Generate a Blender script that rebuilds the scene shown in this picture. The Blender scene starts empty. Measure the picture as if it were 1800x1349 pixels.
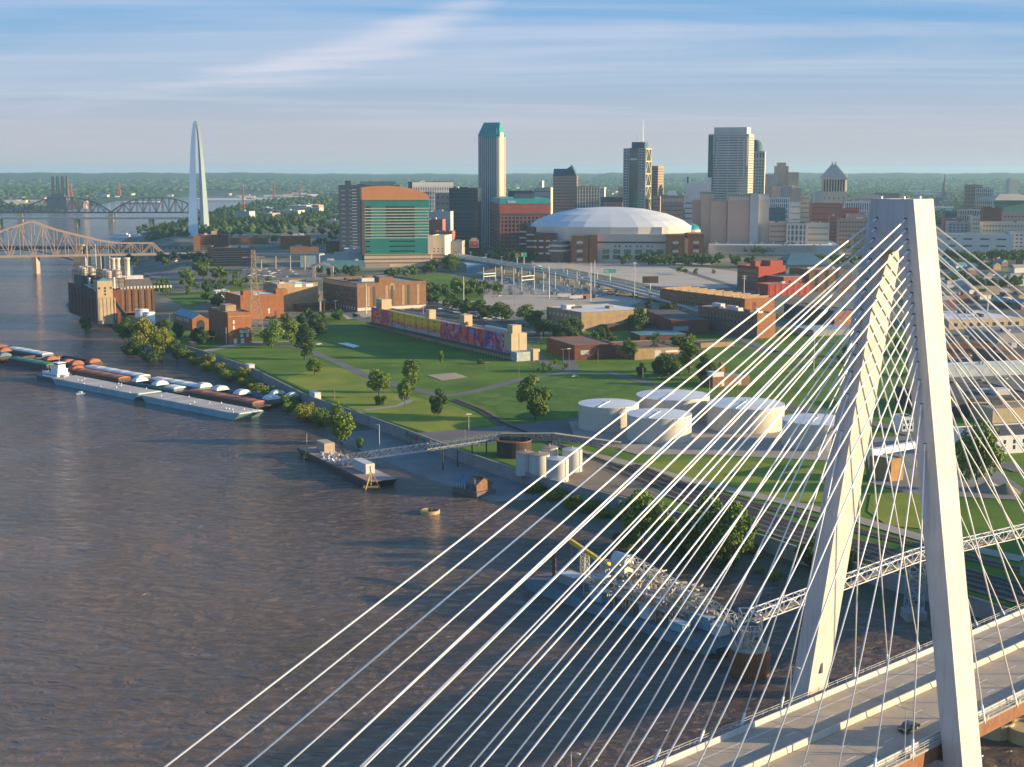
import bpy, bmesh, math, random
import numpy as np
from mathutils import Vector, Matrix
random.seed(7); RNG = np.random.default_rng(7)
SC = bpy.context.scene; COL = SC.collection
R = math.radians
# ------------------------------------------------------------------ camera (50 mm equivalent drone lens)
F = 2500.0; PITCH = math.atan(371.5/F); CH = 126.5
CP, SP = math.cos(PITCH), math.sin(PITCH)
cam_d = bpy.data.cameras.new('camera'); cam = bpy.data.objects.new('camera', cam_d); COL.objects.link(cam)
cam.location = (0, 0, CH); cam.rotation_euler = (math.pi/2 - PITCH, 0, 0)
cam_d.sensor_width = 36.0; cam_d.lens = 36.0*F/1800.0; cam_d.clip_start = 1.0; cam_d.clip_end = 80000.0
SC.camera = cam
# ------------------------------------------------------------------ sky, sun, exposure
SUN_EL, SUN_BACK = 11.0, 3.0          # degrees above horizon; degrees behind the +X direction
sun_h = (math.cos(R(SUN_BACK)), -math.sin(R(SUN_BACK)))
sun_dir = Vector((sun_h[0]*math.cos(R(SUN_EL)), sun_h[1]*math.cos(R(SUN_EL)), math.sin(R(SUN_EL))))
W = bpy.data.worlds.new('World'); SC.world = W; W.use_nodes = True
nt = W.node_tree; nt.nodes.clear()
def wn(t, **k):
    n = nt.nodes.new(t)
    for a, b in k.items(): setattr(n, a, b)
    return n
sky = wn('ShaderNodeTexSky', sky_type='NISHITA', sun_disc=False, sun_elevation=R(SUN_EL), sun_rotation=R(90+SUN_BACK),
         altitude=100.0, air_density=1.25, dust_density=2.2, ozone_density=2.5)
tc = wn('ShaderNodeTexCoord')
sep = wn('ShaderNodeSeparateXYZ'); nt.links.new(tc.outputs['Generated'], sep.inputs[0])
def wmath(op, a, b=None, clamp=False):
    n = wn('ShaderNodeMath', operation=op, use_clamp=clamp)
    for i, v in enumerate((a, b)):
        if v is None: continue
        if isinstance(v, (int, float)): n.inputs[i].default_value = v
        else: nt.links.new(v, n.inputs[i])
    return n.outputs[0]
zc = wmath('MAXIMUM', sep.outputs['Z'], 0.012)
zz = wmath('ADD', zc, 0.03)
cu = wmath('DIVIDE', sep.outputs['X'], zz); cv = wmath('DIVIDE', sep.outputs['Y'], zz)
cmb = wn('ShaderNodeCombineXYZ'); nt.links.new(cu, cmb.inputs[0]); nt.links.new(cv, cmb.inputs[1])
def cirrus(scale, rot, stretch, lo, hi, off, dist=0.9, det=9.0):
    mp = wn('ShaderNodeMapping'); nt.links.new(cmb.outputs[0], mp.inputs[0])
    mp.inputs['Location'].default_value = off; mp.inputs['Rotation'].default_value = (0, 0, R(rot))
    mp.inputs['Scale'].default_value = (scale, scale*stretch, 1)
    n = wn('ShaderNodeTexNoise'); nt.links.new(mp.outputs[0], n.inputs['Vector'])
    n.inputs['Scale'].default_value = 1.0; n.inputs['Detail'].default_value = det
    n.inputs['Roughness'].default_value = 0.56; n.inputs['Distortion'].default_value = dist
    r = wn('ShaderNodeMapRange', interpolation_type='SMOOTHSTEP'); nt.links.new(n.outputs['Fac'], r.inputs['Value'])
    r.inputs['From Min'].default_value = lo; r.inputs['From Max'].default_value = hi
    return r.outputs[0]
c1 = cirrus(0.13, 8, 2.2, 0.42, 0.70, (2.3, 0.4, 0), 1.6)
c2 = cirrus(0.095, -6, 5.0, 0.46, 0.72, (5.1, 1.7, 0), 1.7)
# one long feathery wisp rising from the left towards the top of the view
az = wmath('DIVIDE', sep.outputs['X'], wmath('MAXIMUM', sep.outputs['Y'], 0.05))
tt = wmath('DIVIDE', wmath('ADD', az, 0.264), 0.264, True)
ec = wmath('ADD', wmath('ADD', wmath('MULTIPLY', tt, 0.030), 0.055), wmath('MULTIPLY', wmath('POWER', tt, 4.0), 0.052))
warp = cirrus(0.35, 20, 1.5, 0.25, 0.75, (0.7, 3.1, 0), 1.0, 6.0)
dd = wmath('ABSOLUTE', wmath('ADD', wmath('SUBTRACT', sep.outputs['Z'], ec), wmath('MULTIPLY', wmath('SUBTRACT', warp, 0.5), 0.016)))
band = wn('ShaderNodeMapRange', interpolation_type='SMOOTHSTEP'); nt.links.new(dd, band.inputs['Value'])
nt.links.new(wmath('ADD', wmath('MULTIPLY', tt, 0.018), 0.006), band.inputs['From Max']); band.inputs['To Min'].default_value = 1.0; band.inputs['To Max'].default_value = 0.0
endf = wn('ShaderNodeMapRange', interpolation_type='SMOOTHSTEP'); nt.links.new(az, endf.inputs['Value']); endf.inputs['From Min'].default_value = -0.30; endf.inputs['From Max'].default_value = -0.18
endr = wn('ShaderNodeMapRange', interpolation_type='SMOOTHSTEP'); nt.links.new(az, endr.inputs['Value']); endr.inputs['From Min'].default_value = 0.10; endr.inputs['From Max'].default_value = -0.02
wisp = wmath('MULTIPLY', wmath('MULTIPLY', band.outputs[0], wmath('MULTIPLY', endf.outputs[0], endr.outputs[0])), wmath('ADD', wmath('MULTIPLY', c1, 0.5), 0.5))
call = wmath('ADD', wmath('ADD', wmath('MULTIPLY', c1, 0.48), wmath('MULTIPLY', c2, 0.28)), wmath('MULTIPLY', wisp, 0.58), True)
fade = wn('ShaderNodeMapRange', interpolation_type='SMOOTHSTEP'); nt.links.new(sep.outputs['Z'], fade.inputs['Value'])
fade.inputs['From Min'].default_value = 0.005; fade.inputs['From Max'].default_value = 0.06
cfac = wmath('MULTIPLY', call, wmath('MULTIPLY', fade.outputs[0], 0.75))
# thin hazy veil by elevation, the same all round
veil = wn('ShaderNodeMapRange', interpolation_type='SMOOTHSTEP'); nt.links.new(sep.outputs['Z'], veil.inputs['Value'])
veil.inputs['From Min'].default_value = 0.10; veil.inputs['From Max'].default_value = 0.36
veil.inputs['To Min'].default_value = 0.95; veil.inputs['To Max'].default_value = 0.0
ramp = wn('ShaderNodeValToRGB'); nt.links.new(wmath('MULTIPLY', sep.outputs['Z'], 5.0), ramp.inputs[0])
els = ramp.color_ramp.elements
for k_, (p_, c_) in enumerate(((0.0,(0.575,0.535,0.580)),(0.15,(0.510,0.525,0.610)),(0.32,(0.350,0.490,0.670)),(0.62,(0.120,0.380,0.720)))):
    e_ = els[k_] if k_ < 2 else els.new(p_)
    e_.position = p_; e_.color = c_+(1,)
vcol = wn('ShaderNodeMix', data_type='RGBA', blend_type='MULTIPLY'); vcol.inputs['Factor'].default_value = 1.0
nt.links.new(ramp.outputs[0], vcol.inputs['A']); vcol.inputs['B'].default_value = (4.6, 4.6, 4.6, 1); vcol.clamp_result = False
SKYGAIN = wn('ShaderNodeMix', data_type='RGBA', blend_type='MULTIPLY'); SKYGAIN.inputs['Factor'].default_value = 1.0
nt.links.new(sky.outputs[0], SKYGAIN.inputs['A']); SKYGAIN.inputs['B'].default_value = (0.44, 0.90, 1.40, 1)
mixv = wn('ShaderNodeMix', data_type='RGBA'); nt.links.new(veil.outputs[0], mixv.inputs['Factor'])
nt.links.new(SKYGAIN.outputs['Result'], mixv.inputs['A']); nt.links.new(vcol.outputs['Result'], mixv.inputs['B'])
mixc = wn('ShaderNodeMix', data_type='RGBA'); nt.links.new(cfac, mixc.inputs['Factor'])
nt.links.new(mixv.outputs['Result'], mixc.inputs['A']); mixc.inputs['B'].default_value = (3.45, 3.4, 3.85, 1)
bg = wn('ShaderNodeBackground'); bg.inputs['Strength'].default_value = 0.104
nt.links.new(mixc.outputs['Result'], bg.inputs['Color'])
nt.links.new(bg.outputs[0], wn('ShaderNodeOutputWorld').inputs['Surface'])
sun_d = bpy.data.lights.new('sun', 'SUN'); sun_d.energy = 5.0; sun_d.angle = R(0.55); sun_d.color = (1.0, 0.74, 0.41)
sun_o = bpy.data.objects.new('sun', sun_d); COL.objects.link(sun_o)
sun_o.rotation_euler = (-sun_dir).to_track_quat('-Z', 'Y').to_euler(); sun_o.location = (300, -100, 400)
vs = SC.view_settings; vs.view_transform = 'Standard'; vs.look = 'None'; vs.gamma = 1.0; vs.exposure = 1.12
vs.use_curve_mapping = False
SC.render.engine = 'CYCLES'
SC.cycles.volume_bounces = 0; SC.cycles.max_bounces = 6; SC.cycles.diffuse_bounces = 2; SC.cycles.glossy_bounces = 3
SC.cycles.transparent_max_bounces = 8; SC.cycles.volume_step_rate = 8.0
# ------------------------------------------------------------------ pixel <-> world (1800 x 1349 frame)
def ray(x, y):
    u = (x-900)/F; v = (y-674.5)/F
    return (u, CP - v*SP, -SP - v*CP)
def G(x, y, z=5.0):
    r = ray(x, y); t = (z-CH)/r[2]
    return Vector((r[0]*t, r[1]*t, z))
def PX(p):
    d = (p[0], p[1], p[2]-CH); zc_ = d[1]*CP - d[2]*SP; yc = -d[1]*SP - d[2]*CP
    return (900+F*d[0]/zc_, 674.5+F*yc/zc_)
def AT(x, y, Y):                      # the point of the pixel's ray at distance Y
    r = ray(x, y); t = Y/r[1]
    return Vector((r[0]*t, Y, CH + r[2]*t))
# ------------------------------------------------------------------ materials
MATS = {}
def M(name, c, c2=None, scale=0.3, rough=0.8, metal=0.0, bump=0.0, bscale=None, streak=0.0, coat=0.0, detail=6.0, band=None, dist=0.0, spec=None):
    if name in MATS: return MATS[name]
    m = bpy.data.materials.new(name); m.use_nodes = True; t = m.node_tree; b = t.nodes['Principled BSDF']
    MATS[name] = m
    c = tuple(c)+(1,); c2 = (tuple(c2)+(1,)) if c2 else tuple(v*0.72 for v in c[:3])+(1,)
    tcn = t.nodes.new('ShaderNodeTexCoord'); mp = t.nodes.new('ShaderNodeMapping')
    t.links.new(tcn.outputs['Object'], mp.inputs[0])
    n = t.nodes.new('ShaderNodeTexNoise'); n.inputs['Scale'].default_value = scale; n.inputs['Detail'].default_value = detail
    n.inputs['Roughness'].default_value = 0.62; n.inputs['Distortion'].default_value = dist
    t.links.new(mp.outputs[0], n.inputs['Vector'])
    rp = t.nodes.new('ShaderNodeMapRange'); rp.inputs['From Min'].default_value = 0.34; rp.inputs['From Max'].default_value = 0.66
    t.links.new(n.outputs['Fac'], rp.inputs['Value'])
    mx = t.nodes.new('ShaderNodeMix'); mx.data_type = 'RGBA'
    mx.inputs['A'].default_value = c; mx.inputs['B'].default_value = c2
    t.links.new(rp.outputs[0], mx.inputs['Factor']); out = mx.outputs['Result']
    if streak > 0:                    # rain streaks: noise stretched down the face
        m2 = t.nodes.new('ShaderNodeMapping'); m2.inputs['Scale'].default_value = (1.1, 1.1, 0.05)
        t.links.new(tcn.outputs['Object'], m2.inputs[0])
        n2 = t.nodes.new('ShaderNodeTexNoise'); n2.inputs['Scale'].default_value = 1.6; n2.inputs['Detail'].default_value = 7
        t.links.new(m2.outputs[0], n2.inputs['Vector'])
        r2 = t.nodes.new('ShaderNodeMapRange'); r2.inputs['From Min'].default_value = 0.52; r2.inputs['From Max'].default_value = 0.75
        r2.inputs['To Max'].default_value = streak; t.links.new(n2.outputs['Fac'], r2.inputs['Value'])
        m3 = t.nodes.new('ShaderNodeMix'); m3.data_type = 'RGBA'; m3.inputs['B'].default_value = (c[0]*0.35, c[1]*0.30, c[2]*0.24, 1)
        t.links.new(r2.outputs[0], m3.inputs['Factor']); t.links.new(out, m3.inputs['A']); out = m3.outputs['Result']
    t.links.new(out, b.inputs['Base Color'])
    b.inputs['Roughness'].default_value = rough; b.inputs['Metallic'].default_value = metal
    if spec is not None: b.inputs['Specular IOR Level'].default_value = spec
    if coat: b.inputs['Coat Weight'].default_value = coat
    if bump > 0:
        n3 = t.nodes.new('ShaderNodeTexNoise'); n3.inputs['Scale'].default_value = bscale or scale*4; n3.inputs['Detail'].default_value = 5
        t.links.new(tcn.outputs['Object'], n3.inputs['Vector'])
        bp = t.nodes.new('ShaderNodeBump'); bp.inputs['Strength'].default_value = bump; bp.inputs['Distance'].default_value = 0.15
        t.links.new(n3.outputs['Fac'], bp.inputs['Height']); t.links.new(bp.outputs[0], b.inputs['Normal'])
    return m
# ------------------------------------------------------------------ mesh building
class MB:
    def __init__(s): s.v = []; s.f = []; s.mi = []; s.cm = 0
    def add(s, vs_, fs_):
        o = len(s.v); s.v += [tuple(p) for p in vs_]; s.f += [tuple(i+o for i in f) for f in fs_]; s.mi += [s.cm]*len(fs_)
        return s
    HEX = [(0,3,2,1),(4,5,6,7),(0,1,5,4),(1,2,6,5),(2,3,7,6),(3,0,4,7)]
    def hexa(s, a, b): return s.add(list(a)+list(b), MB.HEX)            # bottom ring, top ring (ccw)
    def box(s, x0, x1, y0, y1, z0, z1):
        return s.hexa([(x0,y0,z0),(x1,y0,z0),(x1,y1,z0),(x0,y1,z0)], [(x0,y0,z1),(x1,y0,z1),(x1,y1,z1),(x0,y1,z1)])
    def prism(s, poly, z0, z1):
        n = len(poly); vs_ = [(p[0],p[1],z0) for p in poly]+[(p[0],p[1],z1) for p in poly]
        return s.add(vs_, [tuple(range(n-1,-1,-1)), tuple(range(n,2*n))]+[(i,(i+1)%n,(i+1)%n+n,i+n) for i in range(n)])
    def beam(s, p, q, w, h=None, up=(0,0,1)):
        p, q = Vector(p), Vector(q); h = h or w; d = (q-p)
        if d.length < 1e-6: return s
        d.normalize(); u = Vector(up)
        if abs(d.dot(u)) > 0.98: u = Vector((1,0,0))
        a = d.cross(u).normalized()*(w/2); b = a.cross(d).normalized()*(h/2)
        return s.hexa([p-a-b, p+a-b, p+a+b, p-a+b], [q-a-b, q+a-b, q+a+b, q-a+b])
    def tube(s, p, q, r, n=8, r2=None, cap=True):
        p, q = Vector(p), Vector(q); r2 = r if r2 is None else r2; d = (q-p).normalized()
        u = Vector((0,0,1)) if abs(d.z) < 0.95 else Vector((1,0,0)); a = d.cross(u).normalized(); b = d.cross(a)
        A = [p + (a*math.cos(2*math.pi*i/n)+b*math.sin(2*math.pi*i/n))*r for i in range(n)]
        B = [q + (a*math.cos(2*math.pi*i/n)+b*math.sin(2*math.pi*i/n))*r2 for i in range(n)]
        fs_ = [(i,i+n,(i+1)%n+n,(i+1)%n) for i in range(n)]
        if cap: fs_ += [tuple(range(n)), tuple(range(2*n-1,n-1,-1))]
        return s.add(A+B, fs_)
    def lathe(s, prof, n=24, c=(0,0), a0=0.0, a1=2*math.pi, cap=False):
        full = abs(a1-a0-2*math.pi) < 1e-6; m = n if full else n+1; vs_ = []; fs_ = []
        for r, z in prof:
            for i in range(m):
                t = a0+(a1-a0)*i/n; vs_.append((c[0]+r*math.cos(t), c[1]+r*math.sin(t), z))
        for k in range(len(prof)-1):
            for i in range(n):
                j = (i+1) % m; fs_.append((k*m+i, k*m+j, (k+1)*m+j, (k+1)*m+i))
        if cap: fs_.append(tuple((len(prof)-1)*m+i for i in range(m)))
        return s.add(vs_, fs_)
    def arc(s, x0, x1, y0, y1, z0, h, n=8, th=0.0):      # barrel cover: arch across y, run along x
        pts = [((y0+y1)/2 - (y1-y0)/2*math.cos(math.pi*i/n), z0 + h*math.sin(math.pi*i/n)) for i in range(n+1)]
        vs_ = [(x0,y,z) for y, z in pts]+[(x1,y,z) for y, z in pts]
        fs_ = [(i,i+1,i+n+2,i+n+1) for i in range(n)]+[tuple(range(n,-1,-1)), tuple(range(n+1,2*n+2))]
        return s.add(vs_, fs_)
    def mesh(s, name, mats, smooth=False):
        me = bpy.data.meshes.new(name); me.from_pydata(s.v, [], s.f)
        mats = mats if isinstance(mats, (list, tuple)) else [mats]
        for m in mats: me.materials.append(m)
        if len(mats) > 1: me.polygons.foreach_set('material_index', s.mi)
        if smooth: me.polygons.foreach_set('use_smooth', [True]*len(s.f))
        me.update(); return me
    def o(s, name, mats, parent=None, smooth=False, kind=None):
        return link(name, s.mesh(name, mats, smooth), parent, kind)
def link(name, me, parent=None, kind=None, loc=None, rz=0.0, scale=None):
    ob = bpy.data.objects.new(name, me); COL.objects.link(ob)
    if parent: ob.parent = parent
    if kind: ob['kind'] = kind
    if loc is not None: ob.location = loc
    if rz: ob.rotation_euler = (0, 0, rz)
    if scale is not None: ob.scale = scale
    return ob
def tag(ob, label, cat, group=None):
    ob['label'] = label; ob['category'] = cat
    if group: ob['group'] = group
    return ob
def thing(name, label, cat, loc=(0,0,0), rz=0.0, group=None):
    ob = link(name, None, None, None, loc, rz); ob.empty_display_size = 0.5
    return tag(ob, label, cat, group)
def dup(root, loc=None, rz=None, label=None, scale=None):
    r = root.copy(); COL.objects.link(r)
    if loc is not None: r.location = loc
    if rz is not None: r.rotation_euler = (0, 0, rz)
    if scale is not None: r.scale = scale
    if label: r['label'] = label
    for ch in list(root.children):
        c = ch.copy(); COL.objects.link(c); c.parent = r
        for g in list(ch.children):
            d = g.copy(); COL.objects.link(d); d.parent = c
    return r
# ------------------------------------------------------------------ palette
CONC = M('concrete_pale', (0.57,0.55,0.51), (0.49,0.47,0.43), 0.12, 0.75, bump=0.15, bscale=2.0, streak=0.35)
CONC2 = M('concrete_road', (0.42,0.35,0.27), (0.33,0.275,0.215), 0.25, 0.85, bump=0.1, bscale=3)
CONC3 = M('concrete_grey', (0.36,0.34,0.31), (0.27,0.255,0.235), 0.2, 0.85, streak=0.3)
CABLE = M('cable_white', (0.86,0.85,0.82), (0.80,0.79,0.76), 0.2, 0.35)
WHITE = M('white_paint', (0.80,0.79,0.77), (0.70,0.69,0.67), 0.4, 0.5, streak=0.25)
OFFW = M('off_white', (0.62,0.60,0.56), (0.52,0.50,0.46), 0.3, 0.7, streak=0.2)
LINE = M('road_paint_white', (0.72,0.71,0.68), (0.6,0.58,0.55), 2.0, 0.7)
LINEY = M('road_paint_yellow', (0.60,0.42,0.08), (0.5,0.35,0.08), 2.0, 0.7)
RUST = M('rust_steel', (0.26,0.105,0.045), (0.17,0.07,0.035), 0.5, 0.8, bump=0.1)
BLACK = M('black_rubber', (0.02,0.02,0.022), None, 1.0, 0.6)
DARK = M('dark_metal', (0.045,0.047,0.05), (0.03,0.03,0.033), 0.6, 0.55)
STEEL = M('galvanised_steel', (0.52,0.52,0.50), (0.40,0.40,0.385), 0.8, 0.45, 0.35)
GLASS = M('dark_glass', (0.035,0.055,0.07), (0.025,0.04,0.05), 0.1, 0.12, 0.0, spec=0.9)
ASPH = M('asphalt', (0.065,0.063,0.062), (0.05,0.048,0.047), 0.15, 0.9, bump=0.1, bscale=4)
ASPH2 = M('asphalt_faded', (0.15,0.14,0.13), (0.11,0.105,0.10), 0.05, 0.9)
GRAVEL = M('gravel_pale', (0.40,0.335,0.26), (0.29,0.24,0.18), 0.06, 0.95, bump=0.3, bscale=1.5)
# ------------------------------------------------------------------ terrain: Missouri plateau, far bank, hills
WALLPX = [(302,602),(350,615),(439,645),(487,669),(541,696),(628,725),(702,751),(815,794),(946,838),(1024,858),(1115,880),(1350,945),(1400,962),(1540,1000),(1700,1048),(1850,1095)]
WALL = [G(x, y, 6.5) for x, y in WALLPX]
EDGE = [(260,-40),(225,120),(170,315)] + [(p.x,p.y) for p in reversed(WALL)] + \
       [tuple(G(x,y,1.0)[:2]) for x, y in [(260,592),(215,577),(165,558),(130,547),(121,534),(150,512),(235,482),(255,470),(225,440),(240,425),(262,412),(330,398),(372,374),(450,364),(560,354),(660,347.5),(760,345)]]
POLY1 = EDGE + [(400,9000),(2500,30000),(60000,60000),(60000,-40)]
EDGE2 = [tuple(G(x,y,1.0)[:2]) for x, y in [(-900,420),(-400,392),(0,372.5),(80,371.5),(130,366),(190,353),(330,345.6),(500,343.5),(660,342.8),(760,342.5)]]
POLY2 = EDGE2 + [(400,9200),(2500,31000),(-60000,60000),(-60000,3000)]
def dist_poly(X, Y, pts, closed=False):
    D = np.full(X.shape, 1e9)
    P = pts + ([pts[0]] if closed else [])
    for (x0,y0),(x1,y1) in zip(P[:-1], P[1:]):
        dx, dy = x1-x0, y1-y0; L = dx*dx+dy*dy
        t = np.clip(((X-x0)*dx+(Y-y0)*dy)/L, 0, 1)
        D = np.minimum(D, np.hypot(X-x0-t*dx, Y-y0-t*dy))
    return D
def inside(X, Y, P):
    r = np.zeros(X.shape, bool); n = len(P)
    for i in range(n):
        (x0,y0),(x1,y1) = P[i], P[(i+1)%n]
        if y0 == y1: continue
        c = ((y0 > Y) != (y1 > Y)) & (X < (x1-x0)*(Y-y0)/(y1-y0)+x0)
        r ^= c
    return r
ZR = ([0,1050,1900,2600,60000],[5,5,17,21,21])
def zland(r): return float(np.interp(r, *ZR))
def hills(r, th):                      # low wooded ridges at the horizon
    deg = np.degrees(th)
    left = np.clip((-8.0-deg)/1.2, 0, 1); left = left*left*(3-2*left)
    far = np.clip((r-9000)/5500, 0, 1); far = far*far*(3-2*far)
    amp = 92 + 16*left + 5*np.sin(deg*1.7+1) + 3*np.sin(deg*5.1) + 2*np.sin(deg*13.0) + 6*np.exp(-((deg-2)/1.6)**2)
    near = np.exp(-((r-8200)/900)**2)*18*left
    return far*amp + near
def zter_np(X, Y):
    r = np.hypot(X, Y); th = np.arctan2(X, Y)
    i1 = inside(X, Y, POLY1); i2 = inside(X, Y, POLY2)
    d1 = dist_poly(X, Y, EDGE); d2 = dist_poly(X, Y, EDGE2)
    zl = np.interp(r, *ZR)
    ramp = np.where(r < 1150, 3.0, 70.0)
    zin = 1.4 + (zl-1.4)*np.clip((d1-np.where(r < 1150, 1.5, 0.0))/ramp, 0, 1)
    zin2 = 1.4 + (np.minimum(zl, 9.0)-1.4)*np.clip(d2/120.0, 0, 1)
    wb = np.interp(Y, [300,480,540,640,700,760,1100,1200,1800,2000], [15,15,24,26,18,13,8,3,3,30])
    zout = np.maximum(-2.5, 1.4*(1-np.minimum(d1/wb, d2/40.0)))
    z = np.where(i1, zin, np.where(i2, zin2, zout))
    return np.where(i1 | i2, z + hills(r, th), z)
rows = [60.0]
while rows[-1] < 26000: rows.append(rows[-1]*(1.0058 if rows[-1] < 1300 else 1.011) + 0.15)
rows = np.array(rows); cols = np.radians(np.concatenate([np.arange(-48,-24,1.0), np.arange(-24,26,0.14), np.arange(26,75,1.0)]))
RR, TT = np.meshgrid(rows, cols, indexing='ij'); GX, GY = RR*np.sin(TT), RR*np.cos(TT)
GZ = zter_np(GX.ravel(), GY.ravel()).reshape(GX.shape)
nr, nc = GX.shape
vv = np.stack([GX.ravel(), GY.ravel(), GZ.ravel()], 1)
idx = np.arange(nr*nc).reshape(nr, nc)
quads = np.stack([idx[:-1,:-1].ravel(), idx[1:,:-1].ravel(), idx[1:,1:].ravel(), idx[:-1,1:].ravel()], 1)[:, ::-1]
keep = (GZ.ravel()[quads].max(1) > -2.4)
quads = quads[keep]
def np_mesh(name, V, Q, mats, mi=None, smooth=False):
    k = Q.shape[1]; me = bpy.data.meshes.new(name)
    me.vertices.add(len(V)); me.vertices.foreach_set('co', np.asarray(V, np.float32).ravel())
    me.loops.add(Q.size); me.loops.foreach_set('vertex_index', Q.astype(np.int32).ravel())
    me.polygons.add(len(Q)); me.polygons.foreach_set('loop_start', np.arange(0, Q.size, k, dtype=np.int32))
    try: me.polygons.foreach_set('loop_total', np.full(len(Q), k, dtype=np.int32))
    except Exception: pass
    for m in mats: me.materials.append(m)
    if mi is not None: me.polygons.foreach_set('material_index', mi.astype(np.int32))
    if smooth: me.polygons.foreach_set('use_smooth', np.ones(len(Q), bool))
    me.update(calc_edges=True); me.validate(); return me
used = np.unique(quads); remap = np.full(nr*nc, -1); remap[used] = np.arange(len(used))
cen_r = np.hypot(vv[quads,0].mean(1), vv[quads,1].mean(1)); cen_z = vv[quads,2].mean(1)
mi = np.where(cen_r < 1120, 0, np.where(cen_r < 2900, 1, 2)); mi = np.where((cen_z < 1.5) & (cen_r < 3000), 3, mi); mi = np.where((mi == 3) & (cen_r < 690) & (cen_r > 540), 4, mi)
M('grass', (0.135,0.215,0.022), (0.064,0.130,0.014), 0.028, 0.95, bump=0.6, bscale=0.9, spec=0.15)
M('city_ground', (0.27,0.235,0.185), (0.07,0.095,0.035), 0.012, 0.95, spec=0.2)
M('far_woodland', (0.050,0.085,0.030), (0.022,0.048,0.020), 0.010, 0.95, bump=1.0, bscale=0.03, detail=9, spec=0.1)
M('river_bank', (0.13,0.11,0.08), (0.06,0.08,0.03), 0.08, 0.95)
M('concrete_levee', (0.22,0.21,0.195), (0.15,0.145,0.135), 0.08, 0.9)
ground = link('ground', np_mesh('ground', vv[used], remap[quads], [MATS[k] for k in ('grass','city_ground','far_woodland','river_bank','concrete_levee')], mi, True), None, 'structure')
def ZT(x, y): return float(zter_np(np.array([x*1.0]), np.array([y*1.0]))[0])
def ON(px, py):                        # point of the ground under a pixel (plateau height by distance)
    z = 5.0
    for _ in range(8):
        p = G(px, py, z); z = zland(math.hypot(p.x, p.y))
    return G(px, py, z)
# ------------------------------------------------------------------ the river
def water_material():
    m = bpy.data.materials.new('muddy_water'); m.use_nodes = True; t = m.node_tree; b = t.nodes['Principled BSDF']
    tcn = t.nodes.new('ShaderNodeTexCoord')
    def noise(sc, stretch, rot, det=5, dist=0.4, rough=0.55):
        mp = t.nodes.new('ShaderNodeMapping'); mp.inputs['Scale'].default_value = (sc, sc*stretch, sc); mp.inputs['Rotation'].default_value = (0,0,R(rot))
        t.links.new(tcn.outputs['Object'], mp.inputs[0])
        n = t.nodes.new('ShaderNodeTexNoise'); n.inputs['Scale'].default_value = 1.0; n.inputs['Detail'].default_value = det
        n.inputs['Distortion'].default_value = dist; n.inputs['Roughness'].default_value = rough
        t.links.new(mp.outputs[0], n.inputs['Vector']); return n.outputs['Fac']
    big = noise(0.012, 0.8, 25, 5, 1.2)
    mx = t.nodes.new('ShaderNodeMix'); mx.data_type = 'RGBA'; mx.inputs['A'].default_value = (0.165,0.106,0.069,1); mx.inputs['B'].default_value = (0.112,0.080,0.060,1)
    rp = t.nodes.new('ShaderNodeMapRange'); rp.inputs['From Min'].default_value = 0.35; rp.inputs['From Max'].default_value = 0.65
    t.links.new(big, rp.inputs['Value']); t.links.new(rp.outputs[0], mx.inputs['Factor']); t.links.new(mx.outputs['Result'], b.inputs['Base Color'])
    b.inputs['Roughness'].default_value = 0.09; b.inputs['IOR'].default_value = 1.5
    w1 = noise(0.17, 1.5, 32, 6, 1.1, 0.60); w2 = noise(0.055, 1.6, 20, 3, 1.0); patch = noise(0.010, 1.5, 30, 3, 1.0)
    pr = t.nodes.new('ShaderNodeMapRange'); pr.inputs['From Min'].default_value = 0.36; pr.inputs['From Max'].default_value = 0.62
    pr.inputs['To Min'].default_value = 0.5; pr.inputs['To Max'].default_value = 1.0; t.links.new(patch, pr.inputs['Value'])
    ad = t.nodes.new('ShaderNodeMath'); ad.operation = 'MULTIPLY_ADD'; t.links.new(w2, ad.inputs[0]); ad.inputs[1].default_value = 1.2; t.links.new(w1, ad.inputs[2])
    ml = t.nodes.new('ShaderNodeMath'); ml.operation = 'MULTIPLY'; t.links.new(ad.outputs[0], ml.inputs[0]); t.links.new(pr.outputs[0], ml.inputs[1])
    bp = t.nodes.new('ShaderNodeBump'); bp.inputs['Strength'].default_value = 1.0; bp.inputs['Distance'].default_value = 3.6
    t.links.new(ml.outputs[0], bp.inputs['Height']); t.links.new(bp.outputs[0], b.inputs['Normal'])
    return m
WATER = water_material()
MB().add([(-9000,-600,0),(1200,-600,0),(1200,12000,0),(-9000,12000,0)], [(0,1,2,3)]).o('river', WATER, None, kind='structure')
# ------------------------------------------------------------------ sheets laid on the ground
LAY = [0.0]
def strip(name, pts, w, mat, dz=0.06, kind='structure', parent=None, edges=False):
    P = [Vector((p[0], p[1])) for p in pts]; mb = MB(); Q = []
    fine = []
    for a, b in zip(P[:-1], P[1:]):
        k = max(1, int((b-a).length/25)); fine += [a+(b-a)*i/k for i in range(k)]
    fine.append(P[-1])
    for i, p in enumerate(fine):
        d = (fine[min(i+1,len(fine)-1)]-fine[max(i-1,0)]).normalized(); nrm = Vector((-d.y, d.x))*(w/2)
        for q in (p+nrm, p-nrm): Q.append((q.x, q.y, zland(q.length)+dz))
    mb.add(Q, [(2*i,2*i+1,2*i+3,2*i+2) for i in range(len(fine)-1)])
    return mb.o(name, mat, parent, kind=kind)
def spx(name, px, w, mat, dz=0.06, **k): return strip(name, [ON(*p)[:2] for p in px], w, mat, dz, **k)
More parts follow.
